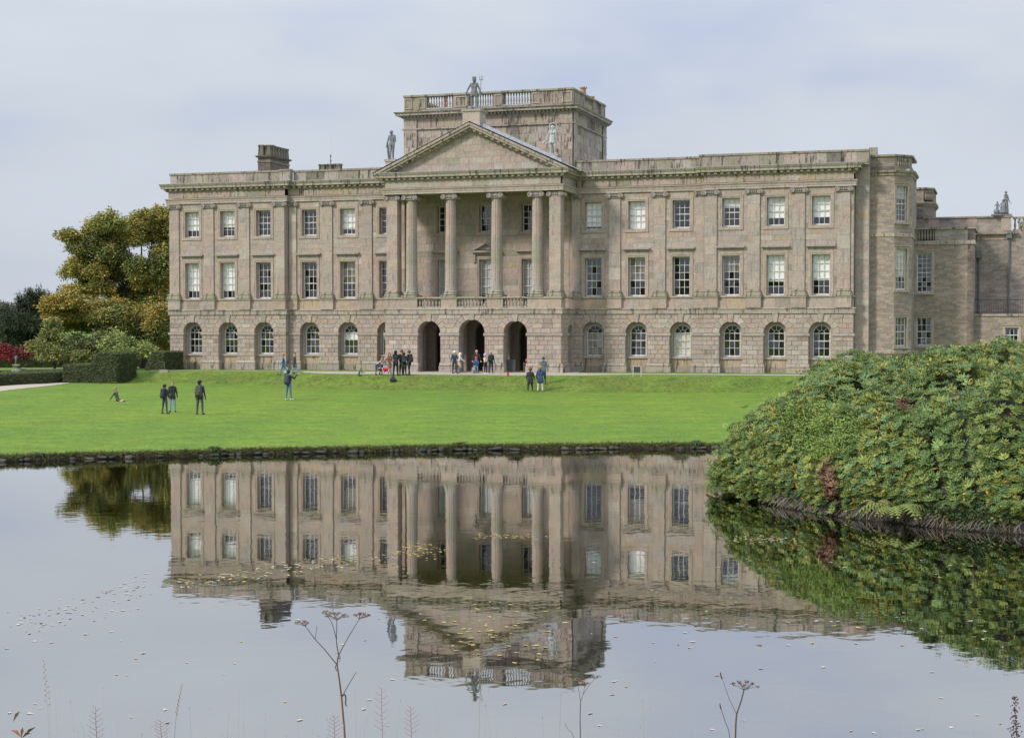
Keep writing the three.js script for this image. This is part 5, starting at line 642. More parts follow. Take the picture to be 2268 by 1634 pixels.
{
  const bush = tag(group('rhododendron_bush'), 'huge rounded rhododendron overhanging the lake at the right', 'bush'), r = rng(88), main = [], yel = [], br = [], fine = [], core = new GB().color([1, 1, 1]);
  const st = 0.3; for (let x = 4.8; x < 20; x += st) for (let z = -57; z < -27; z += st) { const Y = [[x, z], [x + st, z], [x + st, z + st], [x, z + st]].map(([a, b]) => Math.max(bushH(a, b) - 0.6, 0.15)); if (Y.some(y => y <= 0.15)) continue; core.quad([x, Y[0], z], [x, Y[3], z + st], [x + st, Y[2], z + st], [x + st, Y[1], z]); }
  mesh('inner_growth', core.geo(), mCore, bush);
  const nrm = (x, z) => { const h = 0.12, y = bushH(x, z), dx = bushH(x + h, z), dz = bushH(x, z + h); return V(dx < 0 ? 0 : -(dx - y) / h, 1, dz < 0 ? 0.5 : -(dz - y) / h); };
  const cols = [[0.14, 0.215, 0.06], [0.18, 0.25, 0.07], [0.105, 0.17, 0.055], [0.235, 0.275, 0.065], [0.135, 0.225, 0.09], [0.28, 0.285, 0.065]];
  for (let i = 0; i < 92000; i++) {
    const x = 4.8 + r() * 13.8, z = -56 + r() * 24; if (x > -z * 0.345) continue; const y = bushH(x, z); if (y < 0) continue; const n = nrm(x, z), len = n.length(), q = segDist(x, z, BUSH); if (z < -47 && r() < 0.5) continue; if (r() > Math.min(1, len / 3.2)) continue; n.normalize();
    if (vnoise(x * 2.6 + 70, z * 2.6 + y * 2 + 70, 4096, 4096, 12) < 0.27 && r() < 0.85) continue; let layers = 1 + (r() < 0.3 ? 1 : 0) + (q < 0.6 ? 1 + (r() < 0.7 ? 2 : 0) : 0);
    for (let l = 0; l < layers; l++) {
      const p = V(x, y - (l ? (0.12 + r() * 0.5) : r() * 0.12), z); if (l > 1) p.y = 0.22 + r() * (y - 0.22); p.x += (r() - 0.5) * 0.15; p.z += (r() - 0.5) * 0.15; if (!l && r() < 0.09) p.addScaledVector(n, 0.08 + r() * 0.22); const [px, py] = proj(p), e1 = Math.hypot((px - 1815) / 90, (py - 950) / 66) + (vnoise(px * 0.05, py * 0.05, 4096, 4096, 3) - 0.5) * 0.5;
      const d = n.clone().multiplyScalar(0.75).add(V((r() - 0.5) * 0.7, 0.65, (r() - 0.5) * 0.7)).normalize(), qn = tmpQ.clone().setFromUnitVectors(UP3, d).multiply(new THREE.Quaternion().setFromAxisAngle(UP3, r() * 6.283));
      if (e1 < 1) { if (r() < 0.9) fine.push({ p: p.clone().addScaledVector(n, 0.03), s: 0.8 + r() * 0.6, q: spin(r), c: jit(r() < 0.6 ? [0.16, 0.25, 0.045] : [0.24, 0.31, 0.06], r, 0.25) }); continue; }
      const dead = Math.hypot((px - 1838 - (py - 1065) * 0.25) / 17, (py - 1065) / 46) < 0.75 + r() * 0.4 || Math.hypot((px - 2010) / 24, (py - 897) / 12) < 1 && r() < 0.7;
      if (dead) { br.push({ p, s: 0.8 + r() * 0.5, q: qn, c: jit([0.20, 0.115, 0.065], r, 0.25) }); continue; }
      const w = vnoise(x * 0.8 + 60, z * 0.8 + y + 60, 4096, 4096, 9); main.push({ p, s: 0.68 + r() * r() * 0.75, q: qn, c: jit(cols[Math.min(5, Math.floor((w * 0.75 + r() * 0.45) * 5.2))], r, 0.2) });
      if (r() < 0.075) yel.push({ p: p.clone().addScaledVector(n, 0.02), s: 0.9 + r() * 0.5, q: spin(r), c: jit(r() < 0.5 ? [0.45, 0.22, 0.03] : [0.42, 0.32, 0.05], r, 0.2) });
    }
  }
  scatter('foliage', whorl, mGloss, main, bush); scatter('yellow_leaves', clumpGeo(2, 0.03, 0.12, 0.045, 71), mGloss, yel, bush).userData.label = 'scattered yellow and orange dying leaves'; scatter('dead_foliage', whorl, mLeaf, br, bush).userData.label = 'patch of dried brown leaves';
  const bg = new GB(); for (let i = 0; i < 90; i++) { const t = r(), k = Math.floor(t * 7), a = BUSH[k + 1], b = BUSH[k + 2], f = t * 7 - k, x = lerp(a[0], b[0], f), z = lerp(a[1], b[1], f), dirX = 0.5, dirZ = -0.5; bg.add(tube([V(x + dirX * 1.6, 0.3, z + dirZ * 1.6), V(x + dirX * 0.8 + (r() - 0.5), 0.5 + r() * 0.3, z + dirZ * 0.8), V(x + (r() - 0.5) * 0.6, 0.35 + r() * 0.7, z + 0.1)], 0.035, 0.01, 5)); } mesh('branches', bg.geo(), mat({ color: new THREE.Color(0.13, 0.11, 0.09) }), bush);
  const sh = tag(group('leafy_shrub'), 'fresh green small-leaved shrub growing through the rhododendron', 'shrub'); scatter('foliage', clumpGeo(12, 0.10, 0.075, 0.03, 81), mLeaf, fine, sh); const sg2 = new GB(); for (let i = 0; i < 14; i++) { const p = fine[Math.floor(r() * fine.length)]?.p || V(8, 2, -40); sg2.add(tube([V(lerp(p.x, 8.6, 0.5), 0.3, p.z - 0.6), p.clone().lerp(V(p.x, 0.3, p.z - 0.6), 0.5), p], 0.02, 0.006, 4)); } mesh('stems', sg2.geo(), mBark, sh);
}
{ // edge of the bank: tangled dead stems and ivy, ferns
  const r = rng(303), tw = new GB(), ivy = [], at = t => { const k = Math.min(8, Math.floor(t * 8.5)), f = t * 8.5 - k; return [lerp(SHORE[k + 1][0], SHORE[k + 2][0], f), lerp(SHORE[k + 1][1], SHORE[k + 2][1], f)]; };
  for (let i = 0; i < 340; i++) { const t = r() * 0.8, [x, z] = at(t); tw.color(jit([0.17, 0.14, 0.11], r, 0.5)); const y0 = 0.18 + r() * 0.18, a = (r() - 0.5) * 0.5, ox = 0.5 * 0.15, oz = 0.5 * 0.12; tw.add(tube([V(x + ox, y0, z - oz), V(x - 0.05 + a * 0.4, y0 - 0.08 - r() * 0.08, z + 0.05), V(x - 0.06 + a, 0.01 + r() * 0.05, z + 0.06 + r() * 0.08)], 0.010, 0.006, 4)); }
  for (let i = 0; i < 2600; i++) { const t = Math.pow(r(), 0.9) * 0.85, [x, z] = at(t); if (vnoise(t * 26, 3, 4096, 4096, 8) < 0.3) continue; ivy.push({ p: V(x + 0.03 + r() * 0.25, 0.12 + r() * 0.32, z + 0.04 - r() * 0.2), s: 0.7 + r() * 0.6, q: spin(r), c: jit(r() < 0.7 ? [0.045, 0.085, 0.022] : [0.12, 0.13, 0.04], r, 0.3) }); }
  const e = tag(group('bank_tangle'), 'dead stems and ivy hanging over the bank below the rhododendron', 'undergrowth', null, 'stuff'); mesh('dead_stems', tw.geo(), mVC, e); scatter('ivy', clumpGeo(8, 0.09, 0.075, 0.06, 91), mLeaf, ivy, e);
  const bd = new GB().color([0.05, 0.055, 0.06]); for (const t of [0.16, 0.36, 0.54, 0.7]) { const [x, z] = at(t); bd.box(x - 0.05, x + 0.05, -0.1, 0.27, z - 0.03, z + 0.03); bd.box(x + 0.07, x + 0.12, -0.1, 0.24, z - 0.06, z); } tag(mesh('timber_edging', bd.geo(), mVC), 'dark boards edging the bank under the rhododendron', 'edging', null, 'structure');
  const frond = (g, o, dir, L, r) => { const up = V(0, 1, 0), sd = dir.clone().cross(up).normalize(), P = []; for (let i = 0; i <= 12; i++) { const s = i / 12; P.push(o.clone().addScaledVector(dir, L * s * 0.75).addScaledVector(up, L * (0.75 * s - 0.85 * s * s))); } g.add(tube(P, 0.006, 0.002, 4)); for (let i = 2; i < 12; i++) { const s = i / 12, w = L * 0.20 * Math.sin(Math.PI * Math.min(1, s * 0.9 + 0.12)); for (const k of [-1, 1]) { const a = P[i], tan = P[i + 1] ? P[i + 1].clone().sub(a).normalize() : dir, tip = a.clone().addScaledVector(sd, k * w).addScaledVector(tan, w * 0.35).add(V(0, -w * 0.2, 0)), h = tan.clone().multiplyScalar(L * 0.028); g.tri([a.x - h.x, a.y - h.y, a.z - h.z], [a.x + h.x, a.y + h.y, a.z + h.z], [tip.x, tip.y, tip.z]); } } };
  for (const [px, py, Z, n, L, col, lab] of [[1985, 1135, 35.4, 16, 1.15, [0.17, 0.20, 0.045], 'large yellow green fern drooping from the bank into the water'], [1945, 1118, 35.8, 5, 0.6, [0.24, 0.21, 0.05], 'small yellowing fern left of the large one'], [2240, 1120, 33.6, 7, 0.7, [0.09, 0.13, 0.03], 'green fern on the bank at the right edge'], [2120, 1120, 34.6, 6, 0.6, [0.07, 0.115, 0.03], 'dark green fern in the shade under the rhododendron']]) { const f = tag(group('fern'), lab, 'fern'); f.position.copy(ray(px, EYE - (py - HZ) * Z / PX, Z)); for (let i = 0; i < n; i++) { const g = new GB().color(jit(col, r, 0.2)), a = lerp(-0.6, Math.PI + 0.6, (i + r() * 0.6) / n); frond(g, V(0, 0, 0), V(Math.cos(a), 0, Math.sin(a) * 0.8).normalize(), L * (0.75 + r() * 0.45), r); mesh('frond', g.geo(), mVC, f); } }
}
// ---------------------------------------------------------------- far bank: rough stones, tufts and weeds
{
  const r = rng(515), ed = tag(group('stone_edging'), 'uneven dark stones along the far edge of the lake', 'edging'), g0 = []; const scol = [[0.075, 0.07, 0.065], [0.11, 0.10, 0.09], [0.055, 0.052, 0.048], [0.16, 0.14, 0.12]];
  for (let k = 0; k < 6; k++) { const g = new THREE.DodecahedronGeometry(0.5, 1); g.deleteAttribute('normal'); g.deleteAttribute('uv'); const P = g.attributes.position; for (let i = 0; i < P.count; i++) { const x = P.getX(i), y = P.getY(i), z = P.getZ(i), q = 1 + 0.35 * (vnoise(x * 3 + k * 9 + 50, y * 3 + z * 3 + 50, 4096, 4096, 5) - 0.5); P.setXYZ(i, Math.max(-0.42, Math.min(0.42, x * q)), Math.max(-0.38, Math.min(0.38, y * q)), z * q); } const b = new GB().color(scol[k % 4]); b.add(g); g0.push(b.geo()); }
  for (let x = -18.5; x < 9; ) { const w = 0.16 + r() * r() * 0.6, z = bankZ(x + w / 2); if (r() < 0.5) { const s = mesh('stone', g0[Math.floor(r() * 6)], mStain, ed); s.position.set(x + w / 2, 0.03 + r() * 0.05, z + 0.08 + r() * 0.05); s.scale.set(w * (0.8 + 0.5 * r()), 0.09 + r() * r() * 0.14, 0.3); s.rotation.set((r() - 0.5) * 0.2, -0.25 + (r() - 0.5) * 0.3, (r() - 0.5) * 0.25); } x += w; }
  { const g = new GB(); for (let x = -60; x < 14; x += 0.16) { const h = a => 0.05 + 0.12 * fbm(a * 2.1 + 300, 3, 4096, 4096, 19, 3), zz = a => bankZ(a) + 0.04 + 0.05 * vnoise(a * 3 + 90, 7, 4096, 4096, 4); g.color(jit([0.085, 0.068, 0.045], r, 0.35)); g.quad([x, -0.06, zz(x) + 0.05], [x + 0.16, -0.06, zz(x + 0.16) + 0.05], [x + 0.16, h(x + 0.16), zz(x + 0.16)], [x, h(x), zz(x)]); g.quad([x, h(x), zz(x)], [x + 0.16, h(x + 0.16), zz(x + 0.16)], [x + 0.16, 0.1, bankZ(x + 0.16) - 0.16], [x, 0.1, bankZ(x) - 0.16]); } tag(mesh('bank_earth', g.geo(), mat({ vertexColors: true, map: noiseMap, roughness: 1 })), 'ragged earth edge along the far side of the lake', 'bank', null, 'structure'); }
  const tg = clumpGeo(16, 0.10, 0.16, 0.02, 61, 0.4), l = []; for (let i = 0; i < 4600; i++) { const x = -19 + r() * 30, z = bankZ(x) - r() * r() * 0.35 + 0.05; l.push({ p: V(x, 0.08 + r() * 0.12, z), s: 0.4 + r() * 0.55, q: spin(r), c: jit(r() < 0.55 ? [0.12, 0.15, 0.03] : r() < 0.5 ? [0.07, 0.075, 0.025] : [0.15, 0.12, 0.05], r, 0.3) }); } tag(scatter('bank_grass', tg, mLeaf, l, null, 'stuff'), 'rough grass hanging over the far lake edge', 'grass');
  const sl = [], tg2 = clumpGeo(14, 0.13, 0.15, 0.025, 63, 0.3); for (let i = 0; i < 9000; i++) { const x = -28 + r() * 48, z = -94 - r() * 19; const k = slopeAt(x, z); if (k < 0.25 || r() > k * 0.8) continue; sl.push({ p: V(x, groundY(x, z) + 0.02, z), s: 0.45 + r() * 0.5, q: spin(r), c: jit(r() < 0.5 ? [0.19, 0.27, 0.045] : [0.22, 0.25, 0.06], r, 0.2) }); } tag(scatter('bank_grass', tg2, mLeaf, sl, null, 'stuff'), 'longer grass on the embankment below the house', 'grass');
  [[-10.55, [0.055, 0.10, 0.03], 0.28, 'round leafy weed on the far lake edge, left part'], [-16.2, [0.06, 0.10, 0.03], 0.2, 'small weed on the stones near the left picture edge'], [-5.3, [0.20, 0.19, 0.05], 0.2, 'yellowing weed on the far lake edge left of the portico'], [-1.9, [0.07, 0.09, 0.03], 0.26, 'dark weed tuft on the far lake edge below the portico'], [6.9, [0.06, 0.10, 0.03], 0.24, 'leafy weed at the edge beside the rhododendron']].forEach(([x, c, s, lab]) => { const w = tag(group('weed'), lab, 'weed'); w.position.set(x, 0.12, bankZ(x)); s *= 0.62; const li = []; for (let i = 0; i < 26; i++) li.push({ p: V((r() - 0.5) * 2.4 * s, r() * 1.5 * s, (r() - 0.5) * s), s: 0.8 + r() * 0.6, q: spin(r), c: jit(c, r, 0.3) }); scatter('foliage', clumpGeo(8, 0.07, 0.10, 0.05, 66), mLeaf, li, w); const q = new GB().color([0.1, 0.1, 0.05]); for (let i = 0; i < 5; i++) q.add(tube([V(0, 0, 0), V((r() - 0.5) * 2 * s, s, (r() - 0.5) * s)], 0.008, 0.004, 4)); mesh('stems', q.geo(), mVC, w); });
}
// ---------------------------------------------------------------- figures: one continuous skin over a posed skeleton
function skinMesh(bones, cell, k = 0.022) {
  const lo = V(1e9, 1e9, 1e9), hi = V(-1e9, -1e9, -1e9); for (const b of bones) { const r = Math.max(b.ra, b.rb) + cell * 2; for (const p of [b.a, b.b]) { lo.min(V(p.x - r, p.y - r, p.z - r)); hi.max(V(p.x + r, p.y + r, p.z + r)); } }
  const n = [0, 1, 2].map(i => Math.ceil((hi.getComponent(i) - lo.getComponent(i)) / cell) + 1), [NX, NY, NZ] = n, F = new Float32Array(NX * NY * NZ).fill(1e3), id = (i, j, l) => (l * NY + j) * NX + i;
  const dist = (b, x, y, z) => { const ax = b.a.x, ay = b.a.y, az = b.a.z, dx = b.b.x - ax, dy = b.b.y - ay, dz = b.b.z - az, L = dx * dx + dy * dy + dz * dz; const t = L < 1e-9 ? 0 : Math.max(0, Math.min(1, ((x - ax) * dx + (y - ay) * dy + (z - az) * dz) / L)); const ex = x - ax - dx * t, ey = y - ay - dy * t, ez = z - az - dz * t; return Math.sqrt(ex * ex + ey * ey + ez * ez) - (b.ra + (b.rb - b.ra) * t); };
  for (const b of bones) { const r = Math.max(b.ra, b.rb) + cell * 3.2, i0 = [], i1 = []; for (let c = 0; c < 3; c++) { const q = 'xyz'[c]; i0.push(Math.max(0, Math.floor((Math.min(b.a[q], b.b[q]) - r - lo[q]) / cell))); i1.push(Math.min(n[c] - 1, Math.ceil((Math.max(b.a[q], b.b[q]) + r - lo[q]) / cell))); }
    for (let l = i0[2]; l <= i1[2]; l++) for (let j = i0[1]; j <= i1[1]; j++) for (let i = i0[0]; i <= i1[0]; i++) { const d = dist(b, lo.x + i * cell, lo.y + j * cell, lo.z + l * cell), q = id(i, j, l), f = F[q]; if (f > 100) { F[q] = d; continue; } const h = Math.max(k - Math.abs(f - d), 0) / k; F[q] = Math.min(f, d) - h * h * k * 0.25; } }
  const at = new Int32Array(NX * NY * NZ).fill(-1), pos = [], idx = [];
  for (let l = 0; l + 1 < NZ; l++) for (let j = 0; j + 1 < NY; j++) for (let i = 0; i + 1 < NX; i++) {
    const v = [], s = []; for (let c = 0; c < 8; c++) { const f = F[id(i + (c & 1), j + ((c >> 1) & 1), l + (c >> 2))]; v.push(f); s.push(f < 0); } const m = s.filter(Boolean).length; if (!m || m === 8) continue;
    let x = 0, y = 0, z = 0, w = 0; for (const [a, b] of [[0, 1], [2, 3], [4, 5], [6, 7], [0, 2], [1, 3], [4, 6], [5, 7], [0, 4], [1, 5], [2, 6], [3, 7]]) if (s[a] !== s[b]) { const t = v[a] / (v[a] - v[b]); x += lerp(a & 1, b & 1, t); y += lerp((a >> 1) & 1, (b >> 1) & 1, t); z += lerp(a >> 2, b >> 2, t); w++; }
    at[id(i, j, l)] = pos.length / 3; pos.push(lo.x + (i + x / w) * cell, lo.y + (j + y / w) * cell, lo.z + (l + z / w) * cell);
  }
  const face = (a, b, c, d, flip) => { if (a < 0 || b < 0 || c < 0 || d < 0) return; flip ? idx.push(a, c, b, a, d, c) : idx.push(a, b, c, a, c, d); };
  for (let l = 1; l + 1 < NZ; l++) for (let j = 1; j + 1 < NY; j++) for (let i = 1; i + 1 < NX; i++) { const s0 = F[id(i, j, l)] < 0;
    if (s0 !== F[id(i + 1, j, l)] < 0) face(at[id(i, j - 1, l - 1)], at[id(i, j, l - 1)], at[id(i, j, l)], at[id(i, j - 1, l)], !s0);
    if (s0 !== F[id(i, j + 1, l)] < 0) face(at[id(i - 1, j, l - 1)], at[id(i - 1, j, l)], at[id(i, j, l)], at[id(i, j, l - 1)], !s0);
    if (s0 !== F[id(i, j, l + 1)] < 0) face(at[id(i - 1, j - 1, l)], at[id(i, j - 1, l)], at[id(i, j, l)], at[id(i - 1, j, l)], !s0); }
  const col = []; for (let i = 0; i < pos.length; i += 3) { let m = 1e9, c = null; for (const b of bones) { const d = dist(b, pos[i], pos[i + 1], pos[i + 2]) - (b.over || 0); if (d < m) { m = d; c = b.c; } } col.push(c[0], c[1], c[2]); }
  const g = new THREE.BufferGeometry(); g.setAttribute('position', new THREE.Float32BufferAttribute(pos, 3)); g.setAttribute('color', new THREE.Float32BufferAttribute(col, 3)); g.setIndex(idx); g.computeVertexNormals(); return g;
}
const bone = (a, b, ra, rb, c, over = 0) => ({ a: a.clone(), b: b.clone(), ra, rb, c, over });
function colored(g, c) { const q = g.index ? g.toNonIndexed() : g.clone(); const n = q.attributes.position.count, a = new Float32Array(n * 3); for (let i = 0; i < n; i++) a.set(c, i * 3); q.setAttribute('color', new THREE.BufferAttribute(a, 3)); q.deleteAttribute('uv'); if (!q.attributes.normal) q.computeVertexNormals(); return q; }
function handGeo(s, c) { // hangs along -y, palm towards +z, thumb at +x
  const parts = []; const pm = new THREE.SphereGeometry(1, 8, 6); pm.scale(0.040 * s, 0.048 * s, 0.016 * s); pm.translate(0, -0.05 * s, 0); parts.push(pm);
  [[-0.028, 0.058], [-0.0095, 0.072], [0.0095, 0.078], [0.028, 0.070]].forEach(([x, L]) => parts.push(tube([V(x * s, -0.085 * s, 0), V(x * s * 1.05, (-0.085 - L * 0.5) * s, 0.006 * s), V(x * s * 1.05, (-0.085 - L * 0.9) * s, 0.026 * s)], 0.0095 * s, 0.0075 * s, 5)));
  parts.push(tube([V(0.03 * s, -0.03 * s, 0.004 * s), V(0.056 * s, -0.062 * s, 0.014 * s), V(0.058 * s, -0.092 * s, 0.022 * s)], 0.012 * s, 0.008 * s, 5)); return mergeGeometries(parts.map(p => colored(p, c)));
}
const rotX = (v, d) => v.clone().applyAxisAngle(V(1, 0, 0), d * Math.PI / 180), rotZ = (v, d) => v.clone().applyAxisAngle(V(0, 0, 1), d * Math.PI / 180), rotY = (v, d) => v.clone().applyAxisAngle(V(0, 1, 0), d * Math.PI / 180);
const SKIN = [0.55, 0.36, 0.28];
// skeleton in metres, facing +z, feet on y = 0; angles in degrees
function figure(H, o = {}) {
  const s = H / 1.75, f = o.fat ?? 1, B = [], child = o.child ? 1 : 0, top = o.top, bot = o.bottom, shoe = o.shoe || [0.03, 0.03, 0.03], skin = o.skin || SKIN, sleeve = o.sleeve || top;
  const legL = (child ? 0.44 : 0.475) * H, th = legL * 0.5, shn = legL * 0.47, P = V(0, 0, 0), hw = 0.085 * s * f; const lean = o.lean || 0, u = rotX(V(0, 1, 0), lean), twist = o.twist || 0;
  const feet = []; const legs = o.legs || [[2, 4, 2], [-2, 4, 2]];
  [-1, 1].forEach((sd, i) => { const [fw, out, kn] = legs[i], hip = V(sd * hw, 0, 0), d = rotZ(rotX(V(0, -1, 0), -fw), sd * out), knee = hip.clone().addScaledVector(d, th), d2 = rotZ(rotX(V(0, -1, 0), -fw + kn), sd * out * 0.6), ank = knee.clone().addScaledVector(d2, shn), ft = rotX(V(0, 0, 1), Math.max(-75, Math.min(60, -(fw - kn) * (o.footFollow ?? 0.4)))), toe = ank.clone().add(V(0, -0.035 * s, 0)).addScaledVector(rotY(ft, sd * 14), 0.16 * s);
    const lc = o.shorts ? skin : bot; B.push(bone(hip.clone().add(V(0, 0.01 * s, 0)), knee, 0.088 * s * f, 0.060 * s * f, bot)); B.push(bone(knee, ank, 0.058 * s * f, (o.wide ? 0.06 : 0.042) * s, o.socks || lc)); if (o.shorts) B.push(bone(hip.clone().lerp(knee, 0.7), knee, 0.055 * s, 0.056 * s, skin, 0.012)); B.push(bone(ank.clone().add(V(0, -0.03 * s, -0.03 * s)), toe, 0.042 * s, 0.036 * s, shoe, 0.004)); feet.push(ank, toe); });
  const waist = P.clone().addScaledVector(u, 0.11 * H), chest = P.clone().addScaledVector(u, 0.21 * H), sh = P.clone().addScaledVector(u, 0.295 * H), neck = P.clone().addScaledVector(u, 0.335 * H), uh = rotX(V(0, 1, 0), lean + (o.nod || 0)), tilt = o.tilt || 0, uh2 = rotZ(uh, tilt), head = neck.clone().addScaledVector(uh2, (child ? 0.085 : 0.068) * H); const X = rotY(V(1, 0, 0), twist), hr = (child ? 0.076 : 0.062) * H, fwd = rotY(rotX(V(0, 0, 1), lean + (o.nod || 0)), o.look || 0);
  const hipc = o.longTop === false ? bot : top; for (const q of [-1, 1]) { B.push(bone(V(q * 0.05 * s * f, 0.0, 0), V(q * 0.05 * s * f, 0, 0).addScaledVector(u, 0.1 * H), 0.098 * s * f, 0.092 * s * f, o.tuck ? bot : hipc)); B.push(bone(waist.clone().addScaledVector(X, q * 0.055 * s * f), chest.clone().addScaledVector(X, q * 0.07 * s * f), 0.09 * s * f, 0.095 * s * f, top)); B.push(bone(chest.clone().addScaledVector(X, q * 0.07 * s * f), sh.clone().addScaledVector(X, q * 0.12 * s * f).addScaledVector(u, -0.02 * s), 0.095 * s * f, 0.068 * s * f, top)); B.push(bone(sh.clone().addScaledVector(u, 0.02 * s), sh.clone().addScaledVector(X, q * 0.15 * s * f).addScaledVector(u, -0.015 * s), 0.052 * s, 0.055 * s * f, top)); }
  if (o.coat) { const c = o.coatCol || top; for (const q of [-1, 1]) for (const z of [-1, 1]) B.push(bone(V(q * 0.055 * s * f, 0.05 * H, z * 0.02 * s).applyAxisAngle(V(1, 0, 0), lean * Math.PI / 180), V(q * 0.085 * s * f, -o.coat * H, z * 0.045 * s), 0.10 * s * f, (o.flare ?? 0.085) * s * f, c, 0.02)); }
  B.push(bone(sh, head.clone().addScaledVector(uh2, -hr * 0.3), 0.056 * s, 0.05 * s, o.scarf || skin)); if (o.collar) B.push(bone(sh.clone().addScaledVector(u, 0.01 * s), neck.clone().addScaledVector(u, 0.01 * s).addScaledVector(fwd, -0.012 * s), 0.078 * s, 0.066 * s, o.collar));
  B.push(bone(head.clone().addScaledVector(uh2, 0.22 * hr).addScaledVector(fwd, -0.16 * hr), head.clone().addScaledVector(uh2, 0.15 * hr).addScaledVector(fwd, 0.12 * hr), 0.92 * hr, 0.86 * hr, skin)); B.push(bone(head.clone().addScaledVector(uh2, -0.2 * hr).addScaledVector(fwd, 0.2 * hr), head.clone().addScaledVector(uh2, -0.78 * hr).addScaledVector(fwd, 0.36 * hr), 0.68 * hr, 0.42 * hr, skin)); B.push(bone(head.clone().addScaledVector(fwd, 0.98 * hr).addScaledVector(uh2, 0.02 * hr), head.clone().addScaledVector(fwd, 1.1 * hr).addScaledVector(uh2, -0.2 * hr), 0.12 * hr, 0.18 * hr, skin));
  const side = fwd.clone().cross(uh2).normalize().negate(); for (const q of [-1, 1]) B.push(bone(head.clone().addScaledVector(side, q * 0.93 * hr), head.clone().addScaledVector(side, q * 0.98 * hr).addScaledVector(uh2, -0.2 * hr), 0.14 * hr, 0.12 * hr, skin));
  const arms = o.arms || [[4, 10, 12], [4, 10, 12]], hands = [];
  [-1, 1].forEach((sd, i) => { const [fw, out, el, inw = 0] = arms[i], S0 = sh.clone().addScaledVector(X, sd * 0.165 * s * f).addScaledVector(u, -0.02 * s), d = rotY(rotZ(rotX(V(0, -1, 0), lean * 0.0 - fw), sd * out), twist), E = S0.clone().addScaledVector(d, 0.165 * H), d2 = rotY(rotZ(rotX(V(0, -1, 0), -fw - el), sd * (out - inw)), twist), W = E.clone().addScaledVector(d2, 0.145 * H);
    B.push(bone(S0, E, 0.056 * s * f, 0.046 * s * f, sleeve)); B.push(bone(E, W, 0.045 * s * f, 0.032 * s, o.bareArm ? skin : sleeve)); const q = new THREE.Quaternion().setFromUnitVectors(V(0, -1, 0), d2); hands.push({ p: W, q, sd, d: d2 }); });
  const lift = o.ground !== undefined ? o.ground : -Math.min(...feet.map(p => p.y - 0.036 * s)); if (o.seat) { }
  for (const b of B) { b.a.y += lift; b.b.y += lift; } for (const h of hands) h.p.y += lift; head.y += lift; neck.y += lift; chest.y += lift; sh.y += lift; waist.y += lift;
  return { B, hands, head, hr, fwd, up: uh2, side, neck, chest, sh, waist, u, s, skin, lift };
}
function bodyGeo(F, cell, glove) { const g = skinMesh(F.B, cell); const parts = [colored(g, [1, 1, 1])]; const q = g.toNonIndexed(); parts[0].setAttribute('color', q.attributes.color.clone()); for (const h of F.hands) { const k = handGeo(F.s * 1.05, glove || F.skin); k.scale(h.sd > 0 ? -1 : 1, 1, 1); if (h.sd > 0) { const P = k.attributes.position, N = k.attributes.normal; for (let i = 0; i < P.count; i += 3) for (const A of [P, N]) { const b = [A.getX(i + 1), A.getY(i + 1), A.getZ(i + 1)]; A.setXYZ(i + 1, A.getX(i + 2), A.getY(i + 2), A.getZ(i + 2)); A.setXYZ(i + 2, ...b); } } k.applyQuaternion(h.q); k.translate(h.p.x, h.p.y, h.p.z); parts.push(k); }
  const eye = (q) => { const e = new THREE.SphereGeometry(F.hr * 0.11, 6, 5); const p = F.head.clone().addScaledVector(F.fwd, F.hr * 0.9).addScaledVector(F.up, F.hr * 0.12).addScaledVector(F.side, q * F.hr * 0.36); e.translate(p.x, p.y, p.z); return colored(e, F.stone || [0.05, 0.035, 0.03]); }; parts.push(eye(-1), eye(1)); const m = new THREE.SphereGeometry(F.hr * 0.16, 6, 5); m.scale(1.3, 0.35, 0.5); const mp = F.head.clone().addScaledVector(F.fwd, F.hr * 0.86).addScaledVector(F.up, -F.hr * 0.48); m.translate(mp.x, mp.y, mp.z); parts.push(colored(m, F.stone || [0.4, 0.18, 0.15])); return mergeGeometries(parts); }
const mCloth = mat({ vertexColors: true, roughness: 0.85 });
